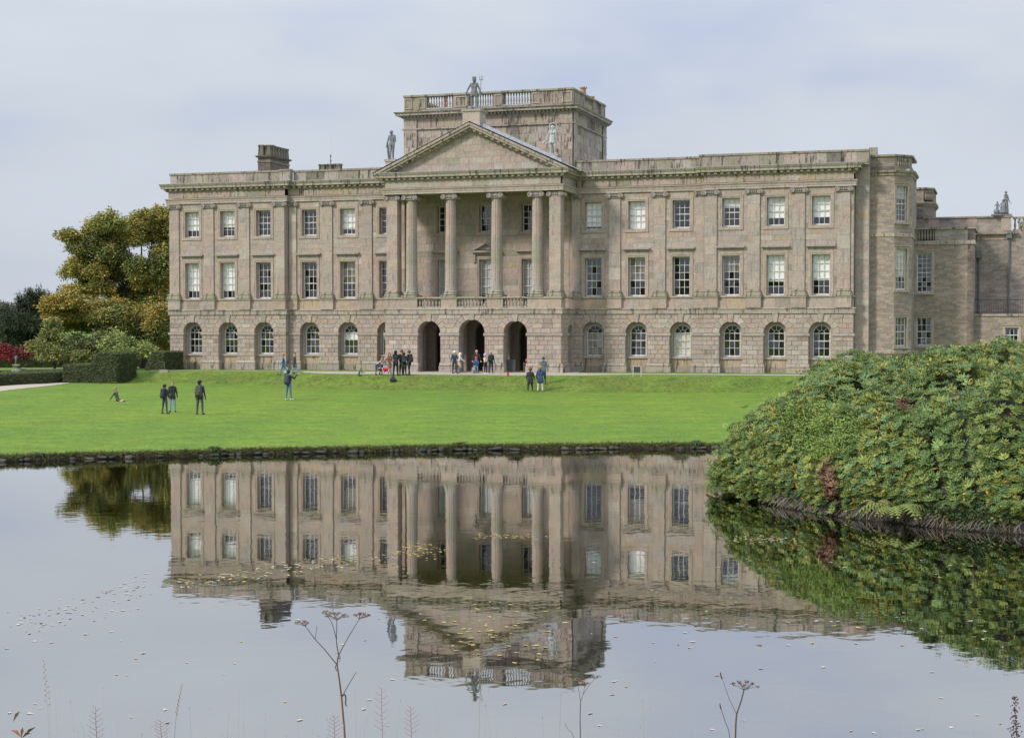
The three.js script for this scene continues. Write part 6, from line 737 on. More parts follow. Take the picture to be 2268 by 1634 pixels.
function hairGeo(F, kind, c, c2) { // hair or headgear as its own skin over the head
  const { head: h, hr, fwd, up, side } = F, at = (a, b, d = 0) => h.clone().addScaledVector(fwd, a * hr).addScaledVector(up, b * hr).addScaledVector(side, d * hr), Bn = []; const cap = (r, y = 0.3) => { Bn.push(bone(at(-0.22, y), at(0.0, y + 0.1), r * hr, r * 0.96 * hr, c)); };
  if (kind === 'short') { cap(0.99, 0.36); Bn.push(bone(at(-0.45, 0.1), at(-0.55, -0.25), 0.62 * hr, 0.5 * hr, c)); Bn.push(bone(at(0.45, 0.85), at(0.0, 1.0), 0.28 * hr, 0.3 * hr, c)); }
  if (kind === 'bun') { cap(0.99, 0.36); Bn.push(bone(at(-0.45, 0.1), at(-0.5, -0.2), 0.65 * hr, 0.5 * hr, c)); Bn.push(bone(at(-0.95, 0.55), at(-1.05, 0.5), 0.35 * hr, 0.3 * hr, c)); }
  if (kind === 'long') { cap(0.99, 0.36); for (const q of [-1, 0, 1]) Bn.push(bone(at(-0.45, 0.2, q * 0.45), at(-0.75, -2.2, q * 0.5), 0.6 * hr, 0.42 * hr, c)); for (const q of [-1, 1]) Bn.push(bone(at(0.1, 0.4, q * 0.75), at(-0.2, -1.3, q * 0.8), 0.3 * hr, 0.25 * hr, c)); }
  if (kind === 'beanie') { cap(1.08, 0.45); Bn.push(bone(at(-0.25, 0.9), at(-0.3, 1.25), 0.75 * hr, 0.45 * hr, c)); for (let i = 0; i < 10; i++) { const a = i * 0.628, b = a + 0.628; Bn.push(bone(at(Math.cos(a) * 1.0 - 0.1, 0.25, Math.sin(a) * 1.0), at(Math.cos(b) * 1.0 - 0.1, 0.25, Math.sin(b) * 1.0), 0.2 * hr, 0.2 * hr, c2 || c, 0.01)); } }
  if (kind === 'cap') { cap(1.05, 0.42); Bn.push(bone(at(0.8, 0.45, -0.4), at(0.8, 0.45, 0.4), 0.16 * hr, 0.16 * hr, c2 || c)); Bn.push(bone(at(1.35, 0.35, -0.25), at(1.35, 0.35, 0.25), 0.12 * hr, 0.12 * hr, c2 || c)); Bn.push(bone(at(1.05, 0.4, -0.35), at(1.05, 0.4, 0.35), 0.14 * hr, 0.14 * hr, c2 || c)); }
  if (kind === 'helmet') { Bn.push(bone(at(-0.3, 0.5), at(0.2, 0.5), 1.12 * hr, 1.08 * hr, c)); }
  if (kind === 'hood') { Bn.push(bone(at(-0.25, 0.3), at(-0.05, 0.3), 1.15 * hr, 1.05 * hr, c)); Bn.push(bone(at(-0.3, 0.9), at(-0.4, 1.3), 0.6 * hr, 0.3 * hr, c)); Bn.push(bone(at(-0.4, -0.2), at(-0.5, -0.9), 0.9 * hr, 0.9 * hr, c)); }
  return skinMesh(Bn, hr * 0.16, hr * 0.2);
}
const jean = [0.13, 0.22, 0.36], navy = [0.03, 0.042, 0.085], black = [0.020, 0.021, 0.024], char = [0.045, 0.047, 0.055];
const onPx = (px, fy) => { for (let Z = 60; Z < 150; Z += 0.05) { const y = EYE - (fy - HZ) * Z / PX, p = ray(px, y, Z); if (y <= groundY(p.x, p.z)) return p; } return onGround(px, fy, 0.4); };
function person(label, px, fy, hy, heading, o) {
  const p = onPx(px, fy), Z = -p.z, H = o.H || (fy - hy) * Z / PX; const F = figure(H, o), t = tag(group('person'), label, 'person', o.group); p.y = groundY(p.x, p.z); t.position.copy(p); t.rotation.y = heading * Math.PI / 180; if (o.roll) t.rotation.z = o.roll;
  mesh('body', bodyGeo(F, o.cell || Math.max(0.011, H * 0.0085), o.glove), mCloth, t); if (o.hair) mesh('hair', hairGeo(F, o.hair[0], o.hair[1]), mCloth, t); if (o.hat) mesh(o.hat[0] === 'helmet' ? 'helmet' : o.hat[0] === 'hood' ? 'hood' : 'hat', hairGeo(F, o.hat[0], o.hat[1], o.hat[2]), mCloth, t);
  t.updateMatrixWorld(true); return { t, F, H, p, world: (a, b, c) => V(a, b, c).applyMatrix4(t.matrixWorld) };
}
function backpack(label, P, c, c2) { // worn on the back: bag, front pocket, two straps
  const { F, t } = P, s = F.s, b = tag(group('backpack'), label, 'backpack'); const bk = F.chest.clone().addScaledVector(F.u, 0.0), back = V(0, 0, -1).applyAxisAngle(V(1, 0, 0), Math.asin(Math.max(-1, Math.min(1, F.u.z)))); b.position.copy(t.position); b.rotation.copy(t.rotation);
  const A = (x, y, z) => bk.clone().add(V(x * s, 0, 0)).addScaledVector(F.u, y * s).addScaledVector(back, z * s), Bn = []; for (const q of [-1, 1]) { Bn.push(bone(A(q * 0.07, -0.24, 0.19), A(q * 0.065, 0.16, 0.165), 0.10 * s, 0.075 * s, c)); } mesh('bag', skinMesh(Bn, 0.014), mCloth, b); const pk = [bone(A(-0.06, -0.2, 0.29), A(0.06, -0.2, 0.29), 0.055 * s, 0.055 * s, c2 || c), bone(A(-0.06, -0.1, 0.28), A(0.06, -0.1, 0.28), 0.05 * s, 0.05 * s, c2 || c)]; mesh('pocket', skinMesh(pk, 0.012), mCloth, b);
  for (const q of [-1, 1]) { const g = new GB().color(c); g.add(tube([A(q * 0.085, 0.17, 0.10), A(q * 0.10, 0.21, 0.0), A(q * 0.11, 0.10, -0.115), A(q * 0.12, -0.1, -0.10), A(q * 0.125, -0.2, 0.06)], 0.020 * s, 0.016 * s, 5)); mesh('strap', g.geo(), mCloth, b); } return b;
}
// --- on the lawn
{
  person('child in a camouflage jacket and shorts sitting on the lawn leaning back', 259, 889.5, 866, 70, { H: 1.42, child: 1, top: [0.075, 0.085, 0.055], bottom: [0.05, 0.05, 0.055], shorts: 1, socks: [0.02, 0.02, 0.022], shoe: [0.3, 0.3, 0.32], lean: -18, nod: 18, legs: [[76, 8, 62], [82, 10, 20]], arms: [[-32, 14, 4], [-24, 16, 10]], footFollow: 0.2, ground: 0.10, hair: ['short', [0.30, 0.19, 0.09]] });
  const a = person('woman in navy hooded jacket with a backpack, back turned, beside a woman in jeans', 363.5, 916.7, 849.6, 150, { top: navy, bottom: [0.07, 0.07, 0.085], shoe: [0.16, 0.08, 0.06], collar: [0.075, 0.10, 0.15], arms: [[10, 10, 18], [12, 10, 22]], legs: [[4, 3, 2], [-5, 3, 4]], hair: ['bun', [0.045, 0.02, 0.015]] }); backpack('black backpack on the back of the woman in the navy hooded jacket', a, [0.03, 0.03, 0.033], [0.045, 0.045, 0.05]);
  person('woman in black jacket and blue jeans facing the lake, hair tied back', 380.5, 912.9, 843.4, 12, { top: [0.022, 0.03, 0.032], bottom: [0.20, 0.33, 0.50], scarf: black, collar: black, coat: 0.03, arms: [[2, 8, 6], [0, 12, 6]], legs: [[2, 4, 2], [-2, 5, 2]], hair: ['short', [0.22, 0.13, 0.07]], nod: -10 });
  const b = person('tall man in dark hooded jacket and grey trousers standing alone, back turned', 441.5, 918.5, 840.6, 172, { top: [0.035, 0.05, 0.06], bottom: [0.085, 0.085, 0.105], shoe: [0.06, 0.06, 0.07], collar: [0.02, 0.025, 0.03], coat: 0.02, arms: [[0, 13, 22, 8], [0, 13, 22, 8]], legs: [[0, 5, 2], [2, 7, 2]], hair: ['short', [0.012, 0.011, 0.012]], look: -30 }); backpack('grey backpack with brown base on the tall man standing alone', b, [0.075, 0.085, 0.08], [0.10, 0.06, 0.045]);
  const c = person('man in navy jacket and jeans photographing the house with raised arms', 638.5, 886, 818.5, 148, { top: navy, bottom: [0.11, 0.20, 0.30], shoe: [0.75, 0.75, 0.75], arms: [[62, 22, 95, 50], [58, 14, 92, 20]], legs: [[2, 6, 2], [-2, 7, 2]], hair: ['short', [0.02, 0.017, 0.016]] }); backpack('navy backpack on the man photographing the house', c, [0.05, 0.055, 0.10], [0.065, 0.07, 0.12]);
  const h = c.F.hands, mid = h[0].p.clone().lerp(h[1].p, 0.5).applyMatrix4(c.t.matrixWorld); const ph = tag(group('mobile_phone'), 'dark phone held up by the man photographing the house', 'phone'); ph.position.copy(mid).add(V(0.02, 0.10, -0.03)); ph.rotation.y = 148 * Math.PI / 180; mesh('case', new GB().color([0.015, 0.015, 0.017]).prism([[-0.08, -0.04], [0.08, -0.04], [0.08, 0.04], [-0.08, 0.04]], -0.006, 0.006, 0.003).geo(), mCloth, ph); mesh('lens', new THREE.CylinderGeometry(0.008, 0.008, 0.004, 10).rotateX(Math.PI / 2).translate(0.06, 0.02, 0.008), mIron, ph);
  const w = person('man in blue jacket, jeans and orange cap walking left on the terrace', 627.5, 830.2, 779.5, -82, { top: [0.07, 0.16, 0.32], bottom: [0.14, 0.24, 0.34], shoe: [0.08, 0.05, 0.04], coat: 0.07, legs: [[24, 2, 6], [-24, 2, 12]], arms: [[-18, 8, 18], [14, 8, 25]], hat: ['cap', [0.55, 0.16, 0.05], [0.1, 0.14, 0.3]], lean: 3 });
  const bagP = w.F.hands[0].p.clone().applyMatrix4(w.t.matrixWorld); const bag = tag(group('carrier_bag'), 'white carrier bag swinging from the hand of the man in the orange cap', 'bag'); bag.position.copy(bagP).add(V(0.06, -0.1, 0.03)); const bg = new GB().color([0.75, 0.77, 0.74]); bg.prism([[-0.2, -0.52], [0.22, -0.5], [0.17, -0.1], [-0.17, -0.1]], -0.07, 0.07, 0.04); mesh('sack', bg.geo(), mCloth, bag); const hg = new GB().color([0.7, 0.72, 0.7]); for (const z of [-0.03, 0.03]) hg.add(tube([V(-0.1, -0.1, z), V(0, 0.04, z * 0.3), V(0.1, -0.1, z)], 0.008, 0.008, 5)); mesh('handle', hg.geo(), mCloth, bag);
  person('woman in dark green coat, jeans and striped hat with long fair hair, walking left', 652, 829.6, 779.5, -70, { top: [0.035, 0.05, 0.04], bottom: [0.22, 0.33, 0.48], shoe: [0.5, 0.5, 0.5], coat: 0.09, legs: [[20, 2, 4], [-26, 2, 10]], arms: [[6, 8, 14], [-10, 8, 14]], hair: ['long', [0.42, 0.30, 0.14]], hat: ['beanie', [0.04, 0.04, 0.045], [0.6, 0.6, 0.58]] });
}
// --- on the terrace and the embankment
{
  person('child in a green top sitting on the grass edge of the terrace', 794, 832.5, 815, 80, { H: 1.12, child: 1, top: [0.18, 0.24, 0.17], bottom: [0.08, 0.09, 0.10], lean: 14, nod: 18, legs: [[70, 8, 60], [62, 8, 40]], arms: [[40, 10, 10], [46, 10, 12]], footFollow: 0.2, ground: 0.10, hair: ['short', [0.38, 0.22, 0.11]] });
  person('child in blue dungarees bending forward to pet the dog, back of the pair', 833, 830, 794.6, 75, { H: 1.36, child: 1, top: [0.45, 0.36, 0.40], sleeve: [0.5, 0.33, 0.26], bottom: [0.075, 0.11, 0.18], tuck: 1, lean: 48, nod: -8, legs: [[6, 3, 14], [-4, 3, 8]], arms: [[52, 8, 14], [48, 8, 20]], hair: ['short', [0.30, 0.20, 0.11]] });
  person('child in a blue top bending over the dog, nearest to it', 844, 830, 798, 70, { H: 1.30, child: 1, top: [0.16, 0.24, 0.30], bottom: [0.025, 0.03, 0.04], coat: 0.06, coatCol: [0.05, 0.08, 0.14], lean: 34, nod: 4, legs: [[14, 3, 8], [-14, 3, 10]], arms: [[46, 8, 10], [44, 8, 14]], hair: ['short', [0.42, 0.28, 0.16]] });
  person('woman with long auburn hair in a patterned plum dress and tan coat', 862.5, 828, 780, 25, { top: [0.24, 0.11, 0.12], sleeve: [0.28, 0.14, 0.06], bottom: [0.24, 0.28, 0.36], coat: 0.12, coatCol: [0.26, 0.14, 0.10], arms: [[6, 8, 40], [6, 8, 20]], hair: ['long', [0.24, 0.085, 0.03]] });
  person('man in black jacket, trousers and pointed hood, back turned, left of the dark group', 876, 831.5, 775.3, 165, { top: black, bottom: black, coat: 0.05, fat: 1.12, wide: 1, legs: [[0, 5, 2], [0, 6, 2]], arms: [[10, 12, 20], [40, 10, 60, 25]], hat: ['hood', black] });
  person('person in dark coat and plum leggings half hidden behind the dark group', 889.5, 830, 774.6, 10, { top: [0.03, 0.035, 0.04], bottom: [0.05, 0.03, 0.035], coat: 0.16, arms: [[20, 10, 70, 20], [20, 10, 70, 20]], hat: ['beanie', [0.06, 0.04, 0.05]] });
  const w1 = person('woman in long black quilted coat with a small backpack, back turned', 894.5, 830.3, 779.6, 178, { top: [0.026, 0.034, 0.034], bottom: [0.03, 0.028, 0.03], coat: 0.16, flare: 0.1, fat: 1.1, collar: [0.04, 0.055, 0.05], arms: [[14, 12, 40, 15], [14, 12, 40, 15]], hair: ['short', [0.03, 0.02, 0.018]] }); backpack('small black backpack on the woman in the long quilted coat', w1, [0.025, 0.032, 0.034], [0.05, 0.07, 0.075]);
  const w2 = person('woman in black jacket, leggings and knitted hat, facing left', 905.5, 830.3, 775, -120, { top: [0.035, 0.033, 0.038], bottom: [0.022, 0.024, 0.028], coat: 0.07, arms: [[20, 10, 60, 15], [10, 10, 40]], legs: [[8, 3, 4], [-8, 3, 6]], hat: ['beanie', [0.07, 0.05, 0.05]] }); backpack('small dark backpack on the woman in the knitted hat', w2, [0.03, 0.03, 0.034]);
  person('man in navy jersey and white cap astride a bicycle by the left arch', 1006.5, 827.8, 775.8, 8, { top: [0.026, 0.05, 0.085], bottom: [0.04, 0.045, 0.03], arms: [[4, 14, 24], [30, 16, 85, 25]], legs: [[2, 5, 2], [8, 8, 4]], hat: ['cap', [0.7, 0.7, 0.72]] });
  person('person in white hood and streaming cream cape bending behind the cyclist', 1016, 825, 784, 100, { H: 1.45, top: [0.62, 0.60, 0.52], bottom: [0.10, 0.20, 0.40], coat: 0.20, coatCol: [0.5, 0.44, 0.32], flare: 0.2, lean: 12, legs: [[10, 4, 6], [-14, 4, 8]], arms: [[30, 10, 30], [26, 10, 30]], hat: ['hood', [0.78, 0.77, 0.74]] });
  person('bald man in black sweater standing behind the child on the small bicycle', 1055.5, 825.5, 773.4, 4, { top: [0.022, 0.026, 0.028], bottom: [0.025, 0.025, 0.028], arms: [[14, 18, 20, 4], [14, 18, 20, 4]] });
  person('child in red helmet, blue jacket and jeans on the small bicycle', 1054.5, 827, 791.4, 6, { H: 1.2, child: 1, top: [0.04, 0.10, 0.32], bottom: [0.16, 0.25, 0.36], shoe: [0.06, 0.07, 0.1], arms: [[34, 14, 50, 20], [34, 14, 50, 20]], legs: [[16, 9, 18], [16, 9, 18]], hat: ['helmet', [0.60, 0.05, 0.06]] });
  person('girl in purple hat, cream top and black leggings beside the fair-haired woman', 1075, 827, 784.4, 40, { H: 1.4, child: 1, top: [0.66, 0.63, 0.46], bottom: [0.025, 0.025, 0.03], shoe: [0.75, 0.68, 0.72], tuck: 1, arms: [[50, 10, 90, 30], [10, 8, 30]], hat: ['beanie', [0.50, 0.36, 0.62]] });
  const w3 = person('fair-haired woman in black, back turned, right of the girl in the purple hat', 1087.5, 828.2, 776.6, 172, { top: [0.022, 0.026, 0.028], bottom: [0.024, 0.024, 0.028], shoe: [0.4, 0.38, 0.4], arms: [[2, 10, 8], [2, 10, 8]], legs: [[4, 3, 2], [-4, 4, 4]], hair: ['bun', [0.42, 0.32, 0.18]] }); backpack('flat black backpack on the fair-haired woman in black', w3, [0.018, 0.022, 0.022]);
  person('boy in black hooded coat standing on the embankment, back turned', 1174.5, 867.5, 812.6, 176, { child: 1, top: [0.028, 0.03, 0.033], bottom: [0.025, 0.03, 0.035], shoe: [0.22, 0.20, 0.18], coat: 0.10, flare: 0.1, fat: 1.15, collar: [0.045, 0.05, 0.05], arms: [[10, 14, 34, 14], [10, 14, 34, 14]], legs: [[2, 5, 2], [-2, 7, 2]], hair: ['short', [0.14, 0.08, 0.055]] });
  person('boy in navy jacket and pale trousers on the embankment, back turned', 1197, 867.5, 808.4, 170, { child: 1, top: [0.035, 0.065, 0.16], bottom: [0.56, 0.53, 0.46], shoe: [0.22, 0.19, 0.16], wide: 1, coat: 0.08, flare: 0.1, fat: 1.15, collar: [0.03, 0.04, 0.08], arms: [[10, 14, 34, 14], [10, 14, 34, 14]], legs: [[2, 5, 2], [-2, 6, 2]], hair: ['short', [0.42, 0.22, 0.10]] });
  person('man in teal hooded top looking down behind the two boys', 1203.5, 851, 789.5, -6, { top: [0.105, 0.16, 0.175], bottom: [0.035, 0.04, 0.055], collar: [0.09, 0.13, 0.15], coat: 0.03, nod: 26, arms: [[2, 12, 8], [2, 12, 8]], hair: ['short', [0.05, 0.035, 0.03]] });
  person('person in blue hat and brown coat beyond the stone urns at the far left', 34, 832, 788, -70, { top: [0.10, 0.09, 0.06], bottom: [0.06, 0.10, 0.2], coat: 0.08, arms: [[6, 8, 20], [4, 8, 20]], hat: ['beanie', [0.04, 0.20, 0.45]] });
}
{ // dog in a red coat, facing left
  const p = onPx(856, 830), d = tag(group('dog'), 'pale dog in a red coat being petted by the two children', 'dog'); d.position.copy(p); d.position.y = groundY(p.x, p.z); d.rotation.y = -0.1; const w = [0.55, 0.52, 0.48], Bn = [bone(V(-0.22, 0.34, 0), V(0.2, 0.36, 0), 0.095, 0.075, w), bone(V(-0.22, 0.36, 0), V(-0.36, 0.46, 0), 0.075, 0.055, w), bone(V(-0.38, 0.47, 0), V(-0.44, 0.47, 0), 0.06, 0.05, w), bone(V(-0.45, 0.455, 0), V(-0.55, 0.43, 0), 0.04, 0.028, w), bone(V(-0.36, 0.52, 0.04), V(-0.33, 0.48, 0.06), 0.02, 0.012, [0.35, 0.3, 0.26]), bone(V(-0.36, 0.52, -0.04), V(-0.33, 0.48, -0.06), 0.02, 0.012, [0.35, 0.3, 0.26]), bone(V(0.26, 0.38, 0), V(0.40, 0.30, 0.02), 0.022, 0.012, w)];
  for (const s of [-1, 1]) { Bn.push(bone(V(-0.2, 0.32, s * 0.055), V(-0.19, 0.17, s * 0.06), 0.042, 0.024, w), bone(V(-0.19, 0.17, s * 0.06), V(-0.2, 0.03, s * 0.06), 0.022, 0.02, w), bone(V(-0.2, 0.025, s * 0.06), V(-0.235, 0.02, s * 0.06), 0.024, 0.02, w)); Bn.push(bone(V(0.18, 0.34, s * 0.05), V(0.13, 0.2, s * 0.06), 0.06, 0.032, w), bone(V(0.13, 0.2, s * 0.06), V(0.23, 0.12, s * 0.06), 0.028, 0.02, w), bone(V(0.23, 0.12, s * 0.06), V(0.21, 0.025, s * 0.06), 0.019, 0.018, w), bone(V(0.21, 0.025, s * 0.06), V(0.175, 0.02, s * 0.06), 0.024, 0.02, w)); }
  mesh('body', skinMesh(Bn, 0.012), mCloth, d); mesh('coat', skinMesh([bone(V(-0.2, 0.36, 0), V(0.16, 0.38, 0), 0.112, 0.095, [0.60, 0.025, 0.05]), bone(V(-0.18, 0.28, 0), V(0.02, 0.3, 0), 0.09, 0.075, [0.6, 0.025, 0.05])], 0.014), mCloth, d);
}
// ---------------------------------------------------------------- statues on the roof
const lead = [0.24, 0.255, 0.265], mStatue = mat({ vertexColors: true, roughness: 0.7, map: noiseMap });
function statue(name, label, u, y, w, H, heading, o, extra) { const c = o.col || lead, F = figure(H, { top: c, bottom: c, shoe: c, skin: c, ...o }); F.stone = c.map(v => v * 0.8); const t = tag(group(name), label, 'statue'); t.position.copy(HP(u, w, y)); t.rotation.y = -TH + heading * Math.PI / 180; extra && extra(F, t, c); mesh('figure', bodyGeo(F, 0.016, c), mStatue, t); const g = new GB().color(c); g.prism([[-0.3, 0], [0.3, 0], [0.27, 0.05], [-0.27, 0.05]], -0.27, 0.27, 0.01); mesh('base', g.geo(), mStatue, t).position.y = -0.012; return t; }
statue('statue', 'lead statue of a crowned bearded man with a trident above the pediment', AX - 0.05, 19.955, 2.5, 2.36, 6, { arms: [[8, 30, 4, 6], [-4, 22, 14, 12]], legs: [[0, 5, 2], [10, 8, 14]], fat: 1.02, look: -12 }, (F, t, c) => {
  for (let i = 0; i < 12; i++) { const a = i / 12 * 6.283; F.B.push(bone(V(Math.cos(a) * 0.17, F.waist.y - 0.10, Math.sin(a) * 0.13), V(Math.cos(a) * 0.24, F.waist.y - 0.42 - (i % 3) * 0.03, Math.sin(a) * 0.18), 0.07, 0.05, c)); } const h = F.head, r = F.hr; F.B.push(bone(h.clone().addScaledVector(F.fwd, r * 0.75).addScaledVector(F.up, -0.6 * r), h.clone().addScaledVector(F.fwd, r * 0.7).addScaledVector(F.up, -1.35 * r), 0.42 * r, 0.2 * r, c)); F.B.push(bone(h.clone().addScaledVector(F.fwd, -0.3 * r), h.clone().addScaledVector(F.fwd, -0.6 * r).addScaledVector(F.up, -1.0 * r), 0.95 * r, 0.6 * r, c));
  const g = new GB().color([0.27, 0.29, 0.24]); for (let i = 0; i < 9; i++) { const a = i / 9 * 6.283, b = a + 0.698, q = (A, y, k) => h.clone().addScaledVector(F.up, y * r).add(V(Math.cos(A) * r * k, 0, Math.sin(A) * r * k)).toArray(); g.tri(q(a, 0.55, 0.98), q(b, 0.55, 0.98), q(b, 1.0, 1.02)); g.tri(q(a, 0.55, 0.98), q(b, 1.0, 1.02), q(a, 1.0, 1.02)); g.tri(q(a, 1.0, 1.02), q(b, 1.0, 1.02), q((a + b) / 2, 1.75, 1.15)); } mesh('crown', g.geo(), mStatue, t);
  const tr = new GB().color([0.10, 0.10, 0.105]), hp2 = F.hands[1].p; const top = V(hp2.x + 0.09, 2.42, hp2.z), bt = V(hp2.x + 0.02, 0.03, hp2.z + 0.02); tr.add(tube([bt, top], 0.018, 0.018, 6)); tr.box(top.x - 0.13, top.x + 0.13, 2.10, 2.13, top.z - 0.015, top.z + 0.015); for (const x of [-0.12, 0, 0.12]) tr.add(tube([V(top.x + x, 2.11, top.z), V(top.x + x, 2.43, top.z)], 0.016, 0.01, 5)); mesh('trident', tr.geo(), mVC, t);
});
statue('statue', 'lead statue of a man with bowed head beside a stump, left of the pediment', AX - 6.45, 16.675, 2.3, 2.18, 4, { arms: [[4, 16, 4, 4], [4, 10, 24, 22]], legs: [[10, -3, 4], [-2, -3, 4]], nod: 16, tilt: 14, look: -28 }, (F, t, c) => { for (let i = 0; i < 6; i++) F.B.push(bone(V(-0.15 + i * 0.06, F.waist.y - 0.14, 0.09), V(-0.13 + i * 0.05, F.waist.y - 0.26 - (i % 2) * 0.05, 0.10), 0.045, 0.035, c)); const g = new GB().color([0.19, 0.20, 0.19]); g.add(tube([V(-0.22, 0.03, 0), V(-0.28, 0.5, 0.02), V(-0.33, 0.95, 0), V(-0.37, 1.3, 0)], 0.09, 0.065, 7)); mesh('stump', g.geo(), mStatue, t); });
statue('statue', 'pale statue of a draped woman under an arching veil, right of the pediment', AX + 5.62, 16.675, 2.0, 2.1, 16, { col: [0.62, 0.64, 0.63], arms: [[-6, 22, 10, 4], [24, 24, 80, 10]], legs: [[0, 3, 2], [16, 6, 30]], look: 20, nod: 6 }, (F, t, c) => {
  for (let i = 0; i < 12; i++) { const a = i / 12 * 6.283; F.B.push(bone(V(Math.cos(a) * 0.13, F.waist.y - 0.05, Math.sin(a) * 0.1), V(Math.cos(a) * 0.21, F.waist.y - 0.46 - (i % 2) * 0.04, Math.sin(a) * 0.15 + 0.03), 0.065, 0.05, c)); } for (const q of [-1, 1]) F.B.push(bone(F.chest.clone().add(V(q * 0.08, 0.02, 0.09)), F.chest.clone().add(V(q * 0.08, 0, 0.11)), 0.07, 0.06, c));
  const v = [], h = F.head; for (let i = 0; i <= 14; i++) { const a = lerp(-0.55, 3.0, i / 14); v.push(h.clone().add(V(-Math.cos(a) * 0.26 + 0.04, Math.sin(a) * 0.24 + 0.06, -0.06))); } v.unshift(h.clone().add(V(-0.24, -0.12, -0.04))); v.push(h.clone().add(V(0.36, -0.28, -0.06)), h.clone().add(V(0.42, -0.5, -0.04))); const g = new GB().color(c); g.add(tube(v, 0.03, 0.045, 6)); const hl = F.hands[0].p; g.add(tube([hl, hl.clone().add(V(-0.14, -0.12, 0)), hl.clone().add(V(-0.22, -0.26, 0.02))], 0.05, 0.07, 6)); g.add(tube([hl, hl.clone().add(V(-0.02, -0.2, 0)), hl.clone().add(V(-0.06, -0.34, 0))], 0.05, 0.08, 6)); mesh('veil', g.geo(), mStatue, t); });
{ const t = tag(group('statue_group'), 'grey statue of a standing figure with two children on the parapet at the right', 'statue'); t.position.copy(HP(62.0, -10.25, 12.53)); t.rotation.y = -TH + 0.35; const c = [0.30, 0.31, 0.33]; const put = (H, x, z, ry, o) => { const F = figure(H, { top: c, bottom: c, shoe: c, skin: c, ...o }); F.stone = c; if (o.robe) for (let i = 0; i < 10; i++) { const a = i / 10 * 6.283; F.B.push(bone(V(Math.cos(a) * 0.10, F.waist.y, Math.sin(a) * 0.08), V(Math.cos(a) * 0.16, 0.12, Math.sin(a) * 0.14), 0.06, 0.06, c)); } const m = mesh('figure', bodyGeo(F, 0.016, c), mStatue, t); m.position.set(x, 0.12, z); m.rotation.y = ry; };
  put(1.72, 0.22, 0, 0.5, { robe: 1, arms: [[20, 10, 50], [10, 8, 20]] }); put(0.95, -0.42, 0.05, -0.3, { child: 1, arms: [[20, 40, 60], [10, 20, 20]], lean: 8, legs: [[40, 10, 60], [10, 6, 10]] }); put(1.1, -0.02, 0.1, -0.6, { child: 1, robe: 1, arms: [[30, 20, 40], [20, 10, 30]] }); const g = new GB().color(c); g.box(-0.75, 0.55, 0, 0.12, -0.3, 0.3); for (const [x, y, r] of [[-0.45, 0.3, 0.22], [-0.2, 0.26, 0.2], [0.05, 0.25, 0.18]]) { const s = new THREE.DodecahedronGeometry(r, 1); g.add(s, M4(x, y, 0)); } mesh('base', g.geo(), mStatue, t); }
// ---------------------------------------------------------------- small things on the terrace and in the garden
{
  const p = onPx(870.5, 846.5), b = tag(group('backpack'), 'black backpack lying on the embankment below the dark group', 'backpack'); b.position.set(p.x, groundY(p.x, p.z), p.z); mesh('bag', skinMesh([bone(V(-0.12, 0.13, 0), V(0.10, 0.12, 0), 0.12, 0.12, [0.025, 0.03, 0.036]), bone(V(-0.05, 0.24, -0.03), V(0.06, 0.2, 0), 0.11, 0.10, [0.025, 0.03, 0.036]), bone(V(-0.02, 0.34, -0.05), V(0.02, 0.32, -0.03), 0.07, 0.07, [0.03, 0.036, 0.042])], 0.014), mCloth, b); const g = new GB().color([0.03, 0.035, 0.04]); g.add(tube([V(-0.05, 0.4, -0.03), V(-0.02, 0.46, 0), V(0.03, 0.4, 0.02)], 0.012, 0.012, 5)); g.add(tube([V(0.1, 0.28, 0.06), V(0.22, 0.14, 0.1), V(0.2, 0.02, 0.12)], 0.014, 0.014, 5)); mesh('strap', g.geo(), mCloth, b);
}
